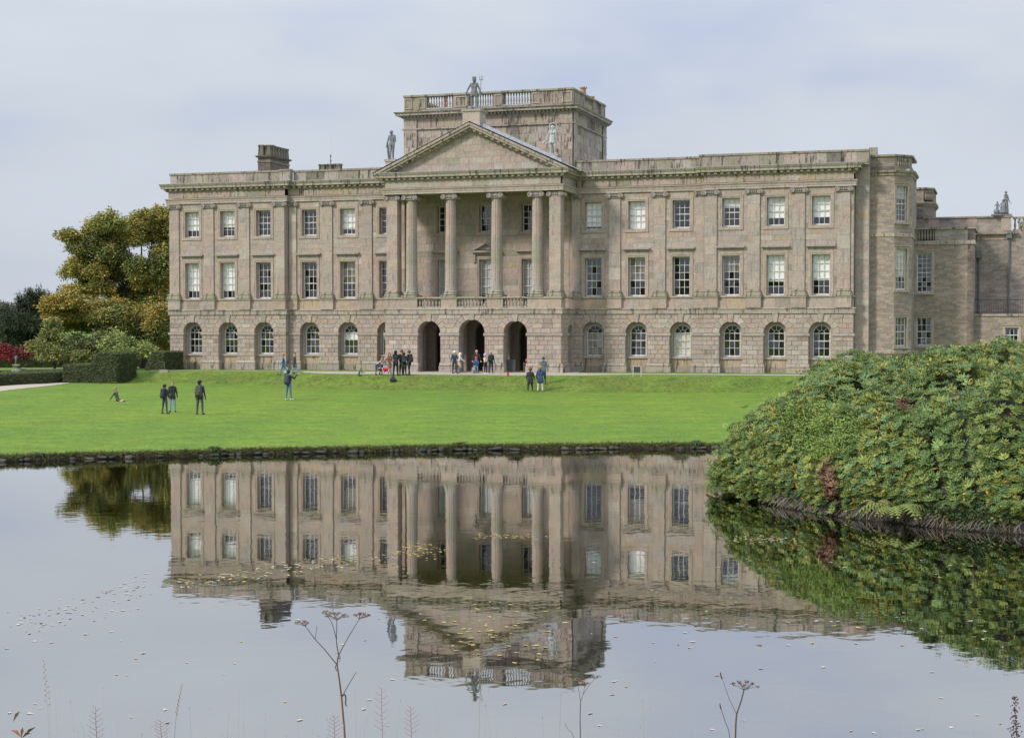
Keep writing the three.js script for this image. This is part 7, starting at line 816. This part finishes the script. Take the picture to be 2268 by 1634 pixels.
function bicycle(label, px, fy, yaw, s, cf, cw) { // wheels, frame, bars, saddle; lies along its own x
  const p = onPx(px, fy), b = tag(group('bicycle'), label, 'bicycle'); b.position.set(p.x, groundY(p.x, p.z), p.z); b.rotation.y = yaw; const R0 = 0.31 * s;
  for (const x of [-0.48 * s, 0.48 * s]) { const w = group('wheel', b); w.position.set(x, R0, 0); mesh('tyre', colored(new THREE.TorusGeometry(R0 - 0.02, 0.02, 8, 28), [0.02, 0.02, 0.02]), mVC, w); mesh('rim', colored(new THREE.TorusGeometry(R0 - 0.055, 0.018, 6, 28), cw), mVC, w); const g = new GB().color([0.4, 0.4, 0.42]); for (let i = 0; i < 10; i++) { const a = i / 10 * 6.283; g.add(tube([V(0, 0, 0), V(Math.cos(a) * (R0 - 0.05), Math.sin(a) * (R0 - 0.05), 0)], 0.004, 0.004, 3)); } mesh('spokes', g.geo(), mVC, w); }
  const f = new GB().color(cf), T = (a, c, r = 0.02) => f.add(tube([V(a[0] * s, a[1] * s, 0), V(c[0] * s, c[1] * s, 0)], r, r, 6)); T([-0.05, 0.3], [-0.15, 0.72]); T([-0.05, 0.3], [0.36, 0.66]); T([-0.13, 0.64], [0.34, 0.74]); T([-0.05, 0.3], [-0.48, 0.31]); T([-0.13, 0.62], [-0.48, 0.31]); T([0.33, 0.82], [0.48, 0.31], 0.022); mesh('frame', f.geo(), mVC, b);
  const h = new GB().color([0.05, 0.05, 0.055]); h.add(tube([V(0.31 * s, 0.84 * s, -0.26 * s), V(0.33 * s, 0.9 * s, -0.08 * s), V(0.33 * s, 0.9 * s, 0.08 * s), V(0.31 * s, 0.84 * s, 0.26 * s)], 0.018, 0.018, 6)); h.add(tube([V(0.33 * s, 0.8 * s, 0), V(0.33 * s, 0.9 * s, 0)], 0.02, 0.02, 6)); mesh('handlebar', h.geo(), mVC, b); mesh('saddle', skinMesh([bone(V(-0.24 * s, 0.78 * s, -0.05), V(-0.24 * s, 0.78 * s, 0.05), 0.04, 0.04, [0.02, 0.02, 0.02]), bone(V(-0.2 * s, 0.78 * s, 0), V(-0.02 * s, 0.78 * s, 0), 0.04, 0.022, [0.02, 0.02, 0.02])], 0.012), mVC, b); return b;
}
bicycle('small white bicycle under the child in the red helmet', 1050, 826.6, -1.25, 0.72, [0.55, 0.55, 0.58], [0.6, 0.6, 0.62]);
bicycle('dark bicycle straddled by the man in the white cap', 1010, 827.2, -1.2, 0.95, [0.12, 0.05, 0.06], [0.25, 0.25, 0.27]);
{
  const p = onPx(1125, 833.5), b = tag(group('drinks_flask'), 'red flask standing on the gravel in front of the right arch', 'flask'); b.position.set(p.x, groundY(p.x, p.z) + 0.012, p.z); mesh('body', colored(lathe([[0, 0], [0.06, 0], [0.065, 0.01], [0.065, 0.24], [0.05, 0.27], [0, 0.27]], 16), [0.55, 0.03, 0.03]), mVC, b); mesh('cap', colored(lathe([[0, 0.27], [0.045, 0.27], [0.045, 0.33], [0, 0.33]], 14), [0.45, 0.03, 0.03]), mVC, b);
  const q = onPx(1133.5, 824.5), a = tag(group('chalk_board'), 'dark slate board leaning in the right arch', 'sign'); const qw = HP(AX + 2.75, PF - 0.55, 1.33); a.position.copy(qw); a.rotation.y = -TH + 0.1; mesh('panel', new GB().color([0.06, 0.07, 0.085]).box(-0.26, 0.26, 0.06, 0.86, -0.012, 0.012).geo(), mVC, a).rotation.x = -0.1; const fg = new GB().color([0.10, 0.09, 0.08]); fg.box(-0.3, -0.26, 0, 0.9, -0.02, 0.02); fg.box(0.26, 0.3, 0, 0.9, -0.02, 0.02); fg.box(-0.26, 0.26, 0.86, 0.9, -0.02, 0.02); fg.box(-0.26, 0.26, 0.02, 0.06, -0.02, 0.02); mesh('frame', fg.geo(), mVC, a).rotation.x = -0.1; const ft = new GB().color([0.12, 0.13, 0.15]); for (const [x, y, w] of [[-0.2, 0.72, 0.4], [-0.2, 0.6, 0.3], [-0.2, 0.5, 0.36], [-0.2, 0.4, 0.26]]) { } 
  const pk = tag(group('pumpkin'), 'orange pumpkin inside the right arch', 'pumpkin'); pk.position.copy(HP(AX + 3.95, PF - 0.75, 2.02)); const pg = new THREE.SphereGeometry(0.19, 24, 14); { const P = pg.attributes.position; for (let i = 0; i < P.count; i++) { const an = Math.atan2(P.getZ(i), P.getX(i)), k = 1 - 0.08 * Math.abs(Math.sin(an * 5)); P.setXYZ(i, P.getX(i) * k, P.getY(i) * 0.82 + 0.15, P.getZ(i) * k); } pg.computeVertexNormals(); } mesh('body', colored(pg, [0.42, 0.13, 0.02]), mVC, pk); mesh('stalk', colored(tube([V(0, 0.3, 0), V(0.02, 0.36, 0), V(0.05, 0.39, 0)], 0.025, 0.018, 6), [0.12, 0.12, 0.05]), mVC, pk);
  const st = tag(group('wooden_crate'), 'dark crate under the pumpkin in the right arch', 'crate'); st.position.copy(HP(AX + 3.95, PF - 0.75, 1.32)); st.rotation.y = -TH; const sg = new GB(); for (let k = 0; k < 4; k++) { for (const z of [-0.24, 0.22]) mesh('slat', new GB().color(jit([0.10, 0.075, 0.05], R, 0.2)).box(-0.28, 0.28, 0.02 + k * 0.17, 0.16 + k * 0.17, z, z + 0.02).geo(), mVC, st); } sg.color([0.09, 0.07, 0.05]); for (const x of [-0.28, 0.24]) for (const z of [-0.22, 0.18]) sg.box(x, x + 0.04, 0, 0.7, z, z + 0.04); mesh('corner_posts', sg.geo(), mVC, st); mesh('lid', new GB().color([0.09, 0.07, 0.05]).box(-0.3, 0.3, 0.70, 0.72, -0.26, 0.26).geo(), mVC, st);
  const ip = onPx(1411.5, 834), ib = tag(group('information_panel'), 'dark information panel in a pale frame beside the gravel path', 'sign'); ib.position.set(ip.x, groundY(ip.x, ip.z), ip.z); ib.rotation.y = -0.12; const ig = new GB().color([0.48, 0.46, 0.42]); ig.box(-0.285, -0.225, -0.05, 0.69, -0.03, 0.03); ig.box(0.215, 0.285, -0.05, 0.69, -0.03, 0.03); ig.box(-0.225, 0.215, 0.64, 0.692, -0.032, 0.028); mesh('frame', ig.geo(), mVC, ib); mesh('panel', new GB().color([0.055, 0.062, 0.075]).box(-0.225, 0.215, 0.27, 0.64, -0.012, 0.012).geo(), mVC, ib);
}
{ // handrail by the steps
  const t = tag(group('handrail'), 'thin iron handrail beside the garden steps by the stepped hedge', 'handrail'); const P = (px, py, Z) => ray(px, EYE - (py - HZ) * Z / PX, Z); const g = new GB().color([0.10, 0.105, 0.11]); const a = P(363, 801, 114), b = P(350, 802, 114), c = P(330, 815.5, 114.4), d = P(318, 816.5, 114.6); g.add(tube([a, b, c, d], 0.022, 0.022, 6)); mesh('rail', g.geo(), mVC, t); for (const [q, n] of [[a, 0], [c, 1]]) { const m = new GB().color([0.14, 0.15, 0.16]); m.add(tube([V(q.x, 0.4, q.z), q], 0.025, 0.025, 6)); mesh('post', m.geo(), mVC, t); } mesh('footing', new GB().color(C.grey).box(a.x - 0.35, a.x + 0.3, groundY(a.x, a.z) - 0.3, groundY(a.x, a.z) + 0.14, a.z - 0.2, a.z + 0.2).geo(), mStone, t);
  const urnPts = [[0, 0], [0.20, 0], [0.20, 0.06], [0.09, 0.12], [0.07, 0.2], [0.12, 0.26], [0.30, 0.34], [0.34, 0.42], [0.36, 0.44], [0.36, 0.50], [0.30, 0.5], [0, 0.46]];
  const urn = (label, px, rimPy, Z, s, pedH, wide) => { const y = EYE - (rimPy - HZ) * Z / PX - 0.5 * s, u = tag(group('stone_urn'), label, 'urn', 'stone urns of the formal garden'); u.position.copy(ray(px, 0, Z)); u.position.y = y; const b = new GB().color([0.42, 0.42, 0.38]); b.add(lathe(urnPts.map(q => [q[0] * s * wide, q[1] * s]), 22)); mesh('bowl', b.geo(), mStain, u); const p = new GB().color([0.46, 0.45, 0.41]); p.box(-0.3 * s, 0.3 * s, -pedH, -0.08, -0.3 * s, 0.3 * s); p.box(-0.36 * s, 0.36 * s, -0.08, 0, -0.36 * s, 0.36 * s); p.box(-0.36 * s, 0.36 * s, -pedH, -pedH + 0.1, -0.36 * s, 0.36 * s); mesh('pedestal', p.geo(), mStone, u); };
  urn('large stone urn on a square pedestal in front of the person in the blue hat', 34.5, 807, 121, 0.85, 0.85, 1.0); urn('wide low stone urn right of the large one at the garden railing', 49, 815.5, 121.6, 0.7, 0.7, 1.25); urn('distant stone urn standing on the back hedge line by the maple', 84.5, 785, 159, 0.8, 1.1, 1.05);
  const rl = tag(group('garden_railing'), 'low iron railing of the sunken garden behind the low hedge', 'railing'); const A = ray(-60, 0, 121.5), Bq = ray(150, 0, 128), n = 64; const bars = new GB().color([0.12, 0.12, 0.12]), y0 = 0.3, y1 = 1.02; for (let i = 0; i <= n; i++) { const q = A.clone().lerp(Bq, i / n); bars.box(q.x - 0.02, q.x + 0.02, y0, y1, q.z - 0.02, q.z + 0.02); } const bm = mesh('bars', bars.geo(), mVC, rl); bm.userData.kind = 'stuff'; const tr = new GB().color([0.2, 0.19, 0.17]); tr.add(tube([V(A.x, y1, A.z), V(Bq.x, y1, Bq.z)], 0.035, 0.035, 6)); mesh('rail', tr.geo(), mVC, rl);
  const bl = [], r = rng(909); for (let i = 0; i < 700; i++) { const q = A.clone().lerp(Bq, 0.12 + r() * 0.88); bl.push({ p: V(q.x, 0.45 + r() * 0.5, q.z - 0.8 - r() * 0.9), s: 1.1, q: spin(r), c: jit(r() < 0.5 ? [0.12, 0.10, 0.04] : [0.09, 0.10, 0.035], r, 0.3) }); } tag(scatter('flower_bed', clumpGeo(9, 0.12, 0.12, 0.07, 95), mLeaf, bl, null, 'stuff'), 'brown autumn planting behind the garden railing', 'flower bed');
  const ob = [], ob2 = new GB().color([0.08, 0.07, 0.03]); const oc = ray(2, 0.3, 119); for (let i = 0; i < 120; i++) ob.push({ p: V((r() - 0.5) * 1.1, r() * 0.75, (r() - 0.5) * 0.9), s: 1.2, q: spin(r), c: jit([0.26, 0.16, 0.03], r, 0.3) }); const os = tag(group('golden_shrub'), 'small golden shrub at the railing on the left edge', 'shrub'); os.position.copy(oc); scatter('foliage', clumpGeo(9, 0.1, 0.1, 0.06, 96), mLeaf, ob, os); for (let i = 0; i < 6; i++) ob2.add(tube([V(0, 0, 0), V((r() - 0.5) * 0.8, 0.6, (r() - 0.5) * 0.6)], 0.02, 0.008, 4)); mesh('stems', ob2.geo(), mBark, os);
}
// ---------------------------------------------------------------- leaves afloat on the lake
{
  const r = rng(61), l = [], on = (px, py) => onGround(px, py, 0.004), add = (px, py, c, s) => { const p = on(px, py); if (px < -20 || px > 2300) return; l.push({ p, s, q: new THREE.Quaternion().setFromEuler(new THREE.Euler((r() - 0.5) * 0.12, r() * 6.283, (r() - 0.5) * 0.12)), c: jit(c, r, 0.2) }); };
  const pale = [0.45, 0.425, 0.37], yel = [0.42, 0.33, 0.10], brn = [0.26, 0.16, 0.08], any = () => r() < 0.5 ? yel : r() < 0.6 ? pale : brn, gs = () => (r() + r() + r() - 1.5) / 1.5;
  for (let i = 0; i < 120; i++) { const t = r(), px = t * 350 + gs() * 60, py = lerp(1400, 1295, t) + gs() * 62; add(px, py, r() < 0.9 ? pale : brn, 0.4 + r() * 0.7); }
  for (let i = 0; i < 210; i++) { const t = r(), px = lerp(375, 880, t) + gs() * 20, py = 1292 - 44 * Math.sin(t * 2.6) * t - 30 * t + gs() * 16 + (r() < 0.3 ? 14 : 0); add(px, py, any(), 0.6 + r() * 0.6); }
  for (let i = 0; i < 90; i++) add(930 + gs() * 80, 1222 + gs() * 26, yel, 0.6 + r() * 0.5);
  for (let i = 0; i < 70; i++) add(1120 + gs() * 120, 1190 + gs() * 10, yel, 0.6 + r() * 0.4);
  for (let i = 0; i < 90; i++) add(1690 + gs() * 130, 1196 + gs() * 12, any(), 0.6 + r() * 0.4);
  for (let i = 0; i < 60; i++) add(1110 + gs() * 260, 1400 + gs() * 90, yel, 0.6 + r() * 0.7);
  for (let i = 0; i < 75; i++) add(r() * 2268, 1330 + r() * 300, r() < 0.75 ? pale : yel, 0.45 + r() * 0.6);
  for (let i = 0; i < 60; i++) add(1300 + r() * 968, 1180 + r() * 260, any(), 0.6 + r() * 0.6);
  const g = new THREE.BufferGeometry(), P = [[-0.045, 0, 0], [-0.01, 0.003, 0.028], [0.05, 0.001, 0], [-0.01, 0.003, -0.028], [-0.035, 0.006, 0.02], [-0.035, 0.006, -0.02]], T = [[0, 4, 1], [0, 1, 2], [0, 2, 3], [0, 3, 5]], pos = [], nor = []; for (const t of T) for (const i of t) { pos.push(...P[i]); nor.push(0, 1, 0); } g.setAttribute('position', new THREE.Float32BufferAttribute(pos, 3)); g.setAttribute('normal', new THREE.Float32BufferAttribute(nor, 3));
  tag(scatter('floating_leaves', g, mLeaf, l, null, 'stuff'), 'fallen autumn leaves floating on the lake', 'leaves');
}
// ---------------------------------------------------------------- dry plants on the near bank
{
  const r = rng(1234), P = (px, py, Z) => ray(px, EYE - (py - HZ) * Z / PX, Z), root = (px, Z) => ray(px, nearY(-Z) - 0.03, Z);
  const sc = (x, y) => [630.3 + 0.1858 * x, 1330.7 + 0.1858 * y], s2 = (x, y) => [1134 + 0.5 * x, 1313.2 + 0.5 * y], s3 = (x, y) => [0.5 * x, 1313.2 + 0.5 * y];
  const stem = (name, parent, pts, Z, r0, r1, c, dz = 0) => { const v = pts.map((q, i) => q.isVector3 ? q : P(q[0], q[1], Z + dz * i / Math.max(1, pts.length - 1))); const curve = new THREE.CatmullRomCurve3(v); return mesh(name, new GB().color(c).add(tube(curve.getPoints(v.length * 4), r0, r1, 6)).geo(), mVC, parent); };
  const umbel = (parent, node, Z, sz, n, c, tilt = 0) => { const o = P(node[0], node[1], Z), g = new GB(); for (let i = 0; i < n; i++) { const a = i * 2.4 + r(), k = Math.sqrt((i + 0.5) / n), e = o.clone().add(V(Math.cos(a) * k * sz + tilt * sz, sz * (0.55 - 0.28 * k * k) * (0.9 + 0.2 * r()), Math.sin(a) * k * sz)); g.color([0.10, 0.075, 0.055]).add(tube([o, o.clone().lerp(e, 0.55).add(V(0, sz * 0.05, 0)), e], 0.0009, 0.0007, 4)); for (let q = 0; q < 9; q++) { const w = e.clone().add(V((r() - 0.5) * sz * 0.30, (r() - 0.2) * sz * 0.16, (r() - 0.5) * sz * 0.30)); g.color([0.10, 0.075, 0.055]).add(tube([e, w], 0.0005, 0.0004, 3)); const s = new THREE.OctahedronGeometry(0.0026 * (0.7 + 0.6 * r())); s.scale(1.3, 0.9, 1); g.color(jit(c, r, 0.35)).add(s, new THREE.Matrix4().setPosition(w.x, w.y, w.z)); } } mesh('flower_head', g.geo(), mVC, parent); };
  const dark = [0.085, 0.055, 0.045], tan = [0.24, 0.12, 0.06], seed = [0.24, 0.15, 0.08];
  { const Z = 8.2, t = tag(group('dried_hogweed'), 'tall dried umbel plant with four seed heads in front of the lake', 'plant');
    stem('stem', t, [root(767, Z), sc(700, 1634), sc(682, 1400), sc(665, 1180)], Z, 0.0060, 0.0050, tan); stem('stem', t, [sc(665, 1182), sc(640, 980), sc(612, 785)], Z, 0.0050, 0.0036, [0.17, 0.09, 0.055]); stem('branch', t, [sc(612, 785), sc(618, 720), sc(632, 665)], Z, 0.0034, 0.003, dark); stem('branch', t, [sc(632, 665), sc(612, 560), sc(605, 480), sc(608, 360), sc(610, 245)], Z, 0.0028, 0.0016, dark); stem('branch', t, [sc(612, 785), sc(480, 620), sc(350, 475), sc(275, 375), sc(235, 320)], Z, 0.0026, 0.0014, dark, -0.1); stem('branch', t, [sc(350, 475), sc(358, 420), sc(372, 310)], Z - 0.06, 0.0012, 0.0012, dark); stem('branch', t, [sc(632, 665), sc(720, 500), sc(820, 330), sc(880, 235)], Z, 0.0025, 0.0014, dark, 0.12); stem('branch', t, [sc(605, 480), sc(575, 360), sc(540, 260), sc(490, 180)], Z, 0.002, 0.0012, dark, -0.05); stem('branch', t, [sc(665, 1175), sc(740, 1040), sc(840, 872)], Z, 0.0022, 0.0016, dark); stem('withered_leaf', t, [sc(665, 1165), sc(700, 1140), sc(715, 1180), sc(712, 1250), sc(722, 1285)], Z, 0.004, 0.003, [0.05, 0.04, 0.035]); stem('withered_leaf', t, [sc(612, 785), sc(592, 800), sc(606, 860)], Z, 0.003, 0.002, dark); stem('withered_leaf', t, [sc(632, 665), sc(646, 680), sc(643, 745)], Z, 0.002, 0.0015, dark);
    umbel(t, sc(610, 245), Z, 0.062, 16, seed); umbel(t, sc(235, 320), Z - 0.1, 0.045, 11, seed, -0.4); umbel(t, sc(880, 235), Z + 0.12, 0.055, 13, [0.17, 0.09, 0.06], 0.3); umbel(t, sc(490, 180), Z - 0.05, 0.036, 9, seed, -0.2); }
  { const Z = 8.0, t = tag(group('dried_hogweed'), 'dried umbel plant with one broad seed head at the lower right', 'plant'); stem('stem', t, [root(1632, Z), s2(998, 642), s2(1000, 580), s2(1003, 545)], Z, 0.0048, 0.004, [0.13, 0.08, 0.055]); stem('stem', t, [s2(1003, 545), s2(1022, 490), s2(1035, 440)], Z, 0.0036, 0.003, dark); stem('branch', t, [s2(1003, 548), s2(968, 475), s2(942, 400), s2(934, 380)], Z, 0.0016, 0.0011, [0.16, 0.12, 0.09]); stem('bud', t, [s2(937, 388), s2(932, 374), s2(929, 360)], Z, 0.004, 0.0025, dark); stem('branch', t, [root(1625, Z), s2(972, 642), s2(950, 575), s2(932, 520)], Z, 0.002, 0.0014, dark); stem('bud', t, [s2(933, 524), s2(929, 510), s2(928, 498)], Z, 0.004, 0.002, dark); umbel(t, s2(1035, 440), Z, 0.072, 14, [0.13, 0.06, 0.045]); }
  { const Z = 9.2, t = tag(group('dried_hogweed'), 'thin dried umbel plant in front of the tower reflection', 'plant'); stem('stem', t, [root(1287, Z), s2(305, 642), s2(304, 560), s2(306, 490)], Z, 0.003, 0.0022, dark); stem('branch', t, [s2(306, 490), s2(298, 440), s2(290, 400)], Z, 0.0016, 0.001, dark); stem('branch', t, [s2(306, 490), s2(318, 455), s2(326, 415)], Z, 0.0016, 0.001, dark); stem('branch', t, [s2(318, 458), s2(350, 410), s2(370, 388)], Z, 0.0013, 0.0009, dark); umbel(t, s2(290, 402), Z, 0.03, 9, seed); umbel(t, s2(326, 418), Z, 0.028, 8, seed); umbel(t, s2(370, 390), Z, 0.034, 8, [0.2, 0.17, 0.14], 0.2); stem('branch', t, [root(1275, Z), s2(272, 640), s2(250, 615), s2(235, 585)], Z, 0.002, 0.001, [0.12, 0.12, 0.10]); }
  const panicle = (label, px, y0, y1, Z, spread, lean, c) => { const t = tag(group('seeding_grass'), label, 'grass'); const top = [px + lean, y0], mid = [px + lean * 0.35, (y0 + y1) / 2]; stem('stem', t, [root(px, Z), [px, 1650], mid, top], Z, 0.0012, 0.0006, c); const g = new GB(); const n = 16; for (let i = 0; i < n; i++) { const k = i / n, y = lerp(y0, lerp(y0, y1, 0.62), k), x = px + lean * (1 - k * 0.8), a = P(x, y, Z), d = (i % 2 ? 1 : -1), w = spread * (0.3 + 0.7 * k) * (0.6 + 0.6 * r()), e = a.clone().add(V(d * w, w * (0.9 - 0.4 * r()), (r() - 0.5) * w)); g.color(c).add(tube([a, e], 0.0006, 0.0004, 3)); for (let q = 0; q < 3; q++) { const s = new THREE.OctahedronGeometry(0.0022); s.scale(0.7, 2.2, 0.7); g.color(jit([0.42, 0.33, 0.2], r, 0.2)).add(s, new THREE.Matrix4().setPosition(lerp(a.x, e.x, 0.5 + q * 0.25), lerp(a.y, e.y, 0.5 + q * 0.25) + 0.003, e.z)); } } mesh('seed_head', g.geo(), mVC, t); };
  const straw = [0.40, 0.33, 0.22];
  panicle('straw coloured grass head in front of the centre of the tower reflection', 1060, 1418, 1600, 8.6, 0.022, 12, straw); panicle('straw coloured grass head in front of the right of the tower reflection', 1240, 1432, 1600, 8.8, 0.024, 14, straw); panicle('dark stiff grass stalk left of the tall dried umbel plant', 380, 1520, 1640, 7.6, 0.008, 18, [0.2, 0.15, 0.11]); panicle('fine pale grass with feathery head near the left edge', 100, 1470, 1640, 7.8, 0.015, -10, [0.5, 0.45, 0.36]);
  const willow = (label, px, y0, Z, h, c) => { const t = tag(group('willowherb'), label, 'plant'); stem('stem', t, [root(px + 4, Z), [px + 2, 1650], [px, y0 + h * 0.4], [px, y0]], Z, 0.0016, 0.0008, c); const g = new GB(), n = 13; for (let i = 0; i < n; i++) { const y = y0 + h * (i + 0.3) / n, a = P(px + (i / n) * 1.5, y, Z), d = i % 2 ? 1 : -1, w = (0.022 + 0.022 * Math.min(1, i / 5)) * (0.8 + 0.4 * r()), e = a.clone().add(V(d * w * 0.9, w * 0.62, (r() - 0.5) * 0.03)); g.color(jit(c, r, 0.25)).add(tube([a, a.clone().lerp(e, 0.5).add(V(0, -0.003, 0)), e], 0.0011, 0.0005, 4)); if (r() < 0.3) g.color([0.62, 0.58, 0.58]).add(tube([e, e.clone().add(V(d * 0.008, 0.004, 0))], 0.002, 0.0008, 4)); } mesh('seed_pods', g.geo(), mVC, t); };
  const pinkc = [0.34, 0.11, 0.15]; willow('pink seed stalk right of the tall dried umbel plant', 843, 1528, 7.9, 100, pinkc); willow('short pink seed stalk, third from the tall dried umbel plant', 908, 1570, 7.9, 70, pinkc); willow('short pink seed stalk just left of the tall dried umbel stem', 737, 1592, 7.7, 60, pinkc); willow('dark pink seed stalk at the lower left', 205, 1572, 7.4, 80, [0.24, 0.09, 0.11]); willow('short pink seed stalk between the left grasses', 350, 1602, 7.4, 50, pinkc);
  { const Z = 7.4, t = tag(group('dock_spike'), 'dark red-brown seed spike at the lower right edge', 'plant'); stem('stem', t, [root(2262, Z), [2262, 1650], [2258, 1600], [2256, 1548]], Z, 0.002, 0.001, dark); const g = new GB(); for (let i = 0; i < 130; i++) { const k = r(), o = P(2257 + gs2(r) * (8 + 12 * k), 1548 + 100 * k, Z); const s = new THREE.OctahedronGeometry(0.0042 * (0.7 + 0.6 * r())); g.color(jit([0.09, 0.03, 0.035], r, 0.4)).add(s, new THREE.Matrix4().setPosition(o.x, o.y, o.z + (r() - 0.5) * 0.05)); } mesh('seed_head', g.geo(), mVC, t); }
  { const Z = 7.2, t = tag(group('russet_leaves'), 'russet pointed leaves in the lower left corner', 'plant'); for (const [x, y, ex, ey, c] of [[42, 1640, 72, 1615, [0.30, 0.20, 0.07]], [40, 1640, 14, 1622, [0.34, 0.14, 0.08]], [38, 1642, 42, 1616, [0.34, 0.27, 0.10]], [20, 1605, 36, 1580, [0.36, 0.26, 0.12]], [40, 1640, 60, 1630, [0.28, 0.12, 0.07]]]) { const a = P(x, y, Z), e = P(ex, ey, Z), m = a.clone().lerp(e, 0.5).add(V(0, 0.01, 0)), d = e.clone().sub(a).normalize(), sd = V(-d.y, d.x, 0.6).normalize().multiplyScalar(0.008), g = new GB().color(c); g.tri(a.toArray(), m.clone().add(sd).toArray(), m.toArray()); g.tri(m.toArray(), m.clone().add(sd).toArray(), e.toArray()); g.tri(a.toArray(), m.toArray(), m.clone().sub(sd).toArray()); g.tri(m.toArray(), e.toArray(), m.clone().sub(sd).toArray()); mesh('leaf', g.geo(), mVC, t); } stem('stem', t, [root(40, Z), [40, 1650], [39, 1638]], Z, 0.002, 0.0015, [0.3, 0.15, 0.08]); }
  const gg = new GB(); for (let i = 0; i < 150; i++) { const px = r() * 2268 * (r() < 0.6 ? 0.62 : 1), Z = 7 + r() * 3, y0 = 1645 - Math.pow(r(), 2.2) * 130, ln = (r() - 0.5) * 26, c = jit(r() < 0.75 ? [0.52, 0.47, 0.38] : [0.3, 0.34, 0.2], r, 0.2), a = P(px, 1660, Z), b = P(px + ln * 0.3, (1655 + y0) / 2, Z), e = P(px + ln, y0, Z); const q = root(px, Z); gg.color(c).add(tube([q, a, b, e], 0.0008, 0.0004, 3)); if (r() < 0.4) { const s = new THREE.OctahedronGeometry(0.003); s.scale(0.6, 3.5, 0.6); gg.add(s, new THREE.Matrix4().setPosition(e.x, e.y, e.z)); } }
  tag(mesh('shore_grass', gg.geo(), mVC), 'sparse pale grass stalks along the near bank', 'grass', null, 'stuff');
}
function gs2(r) { return (r() + r() + r() - 1.5) / 1.5; }
renderer.render(scene, camera);
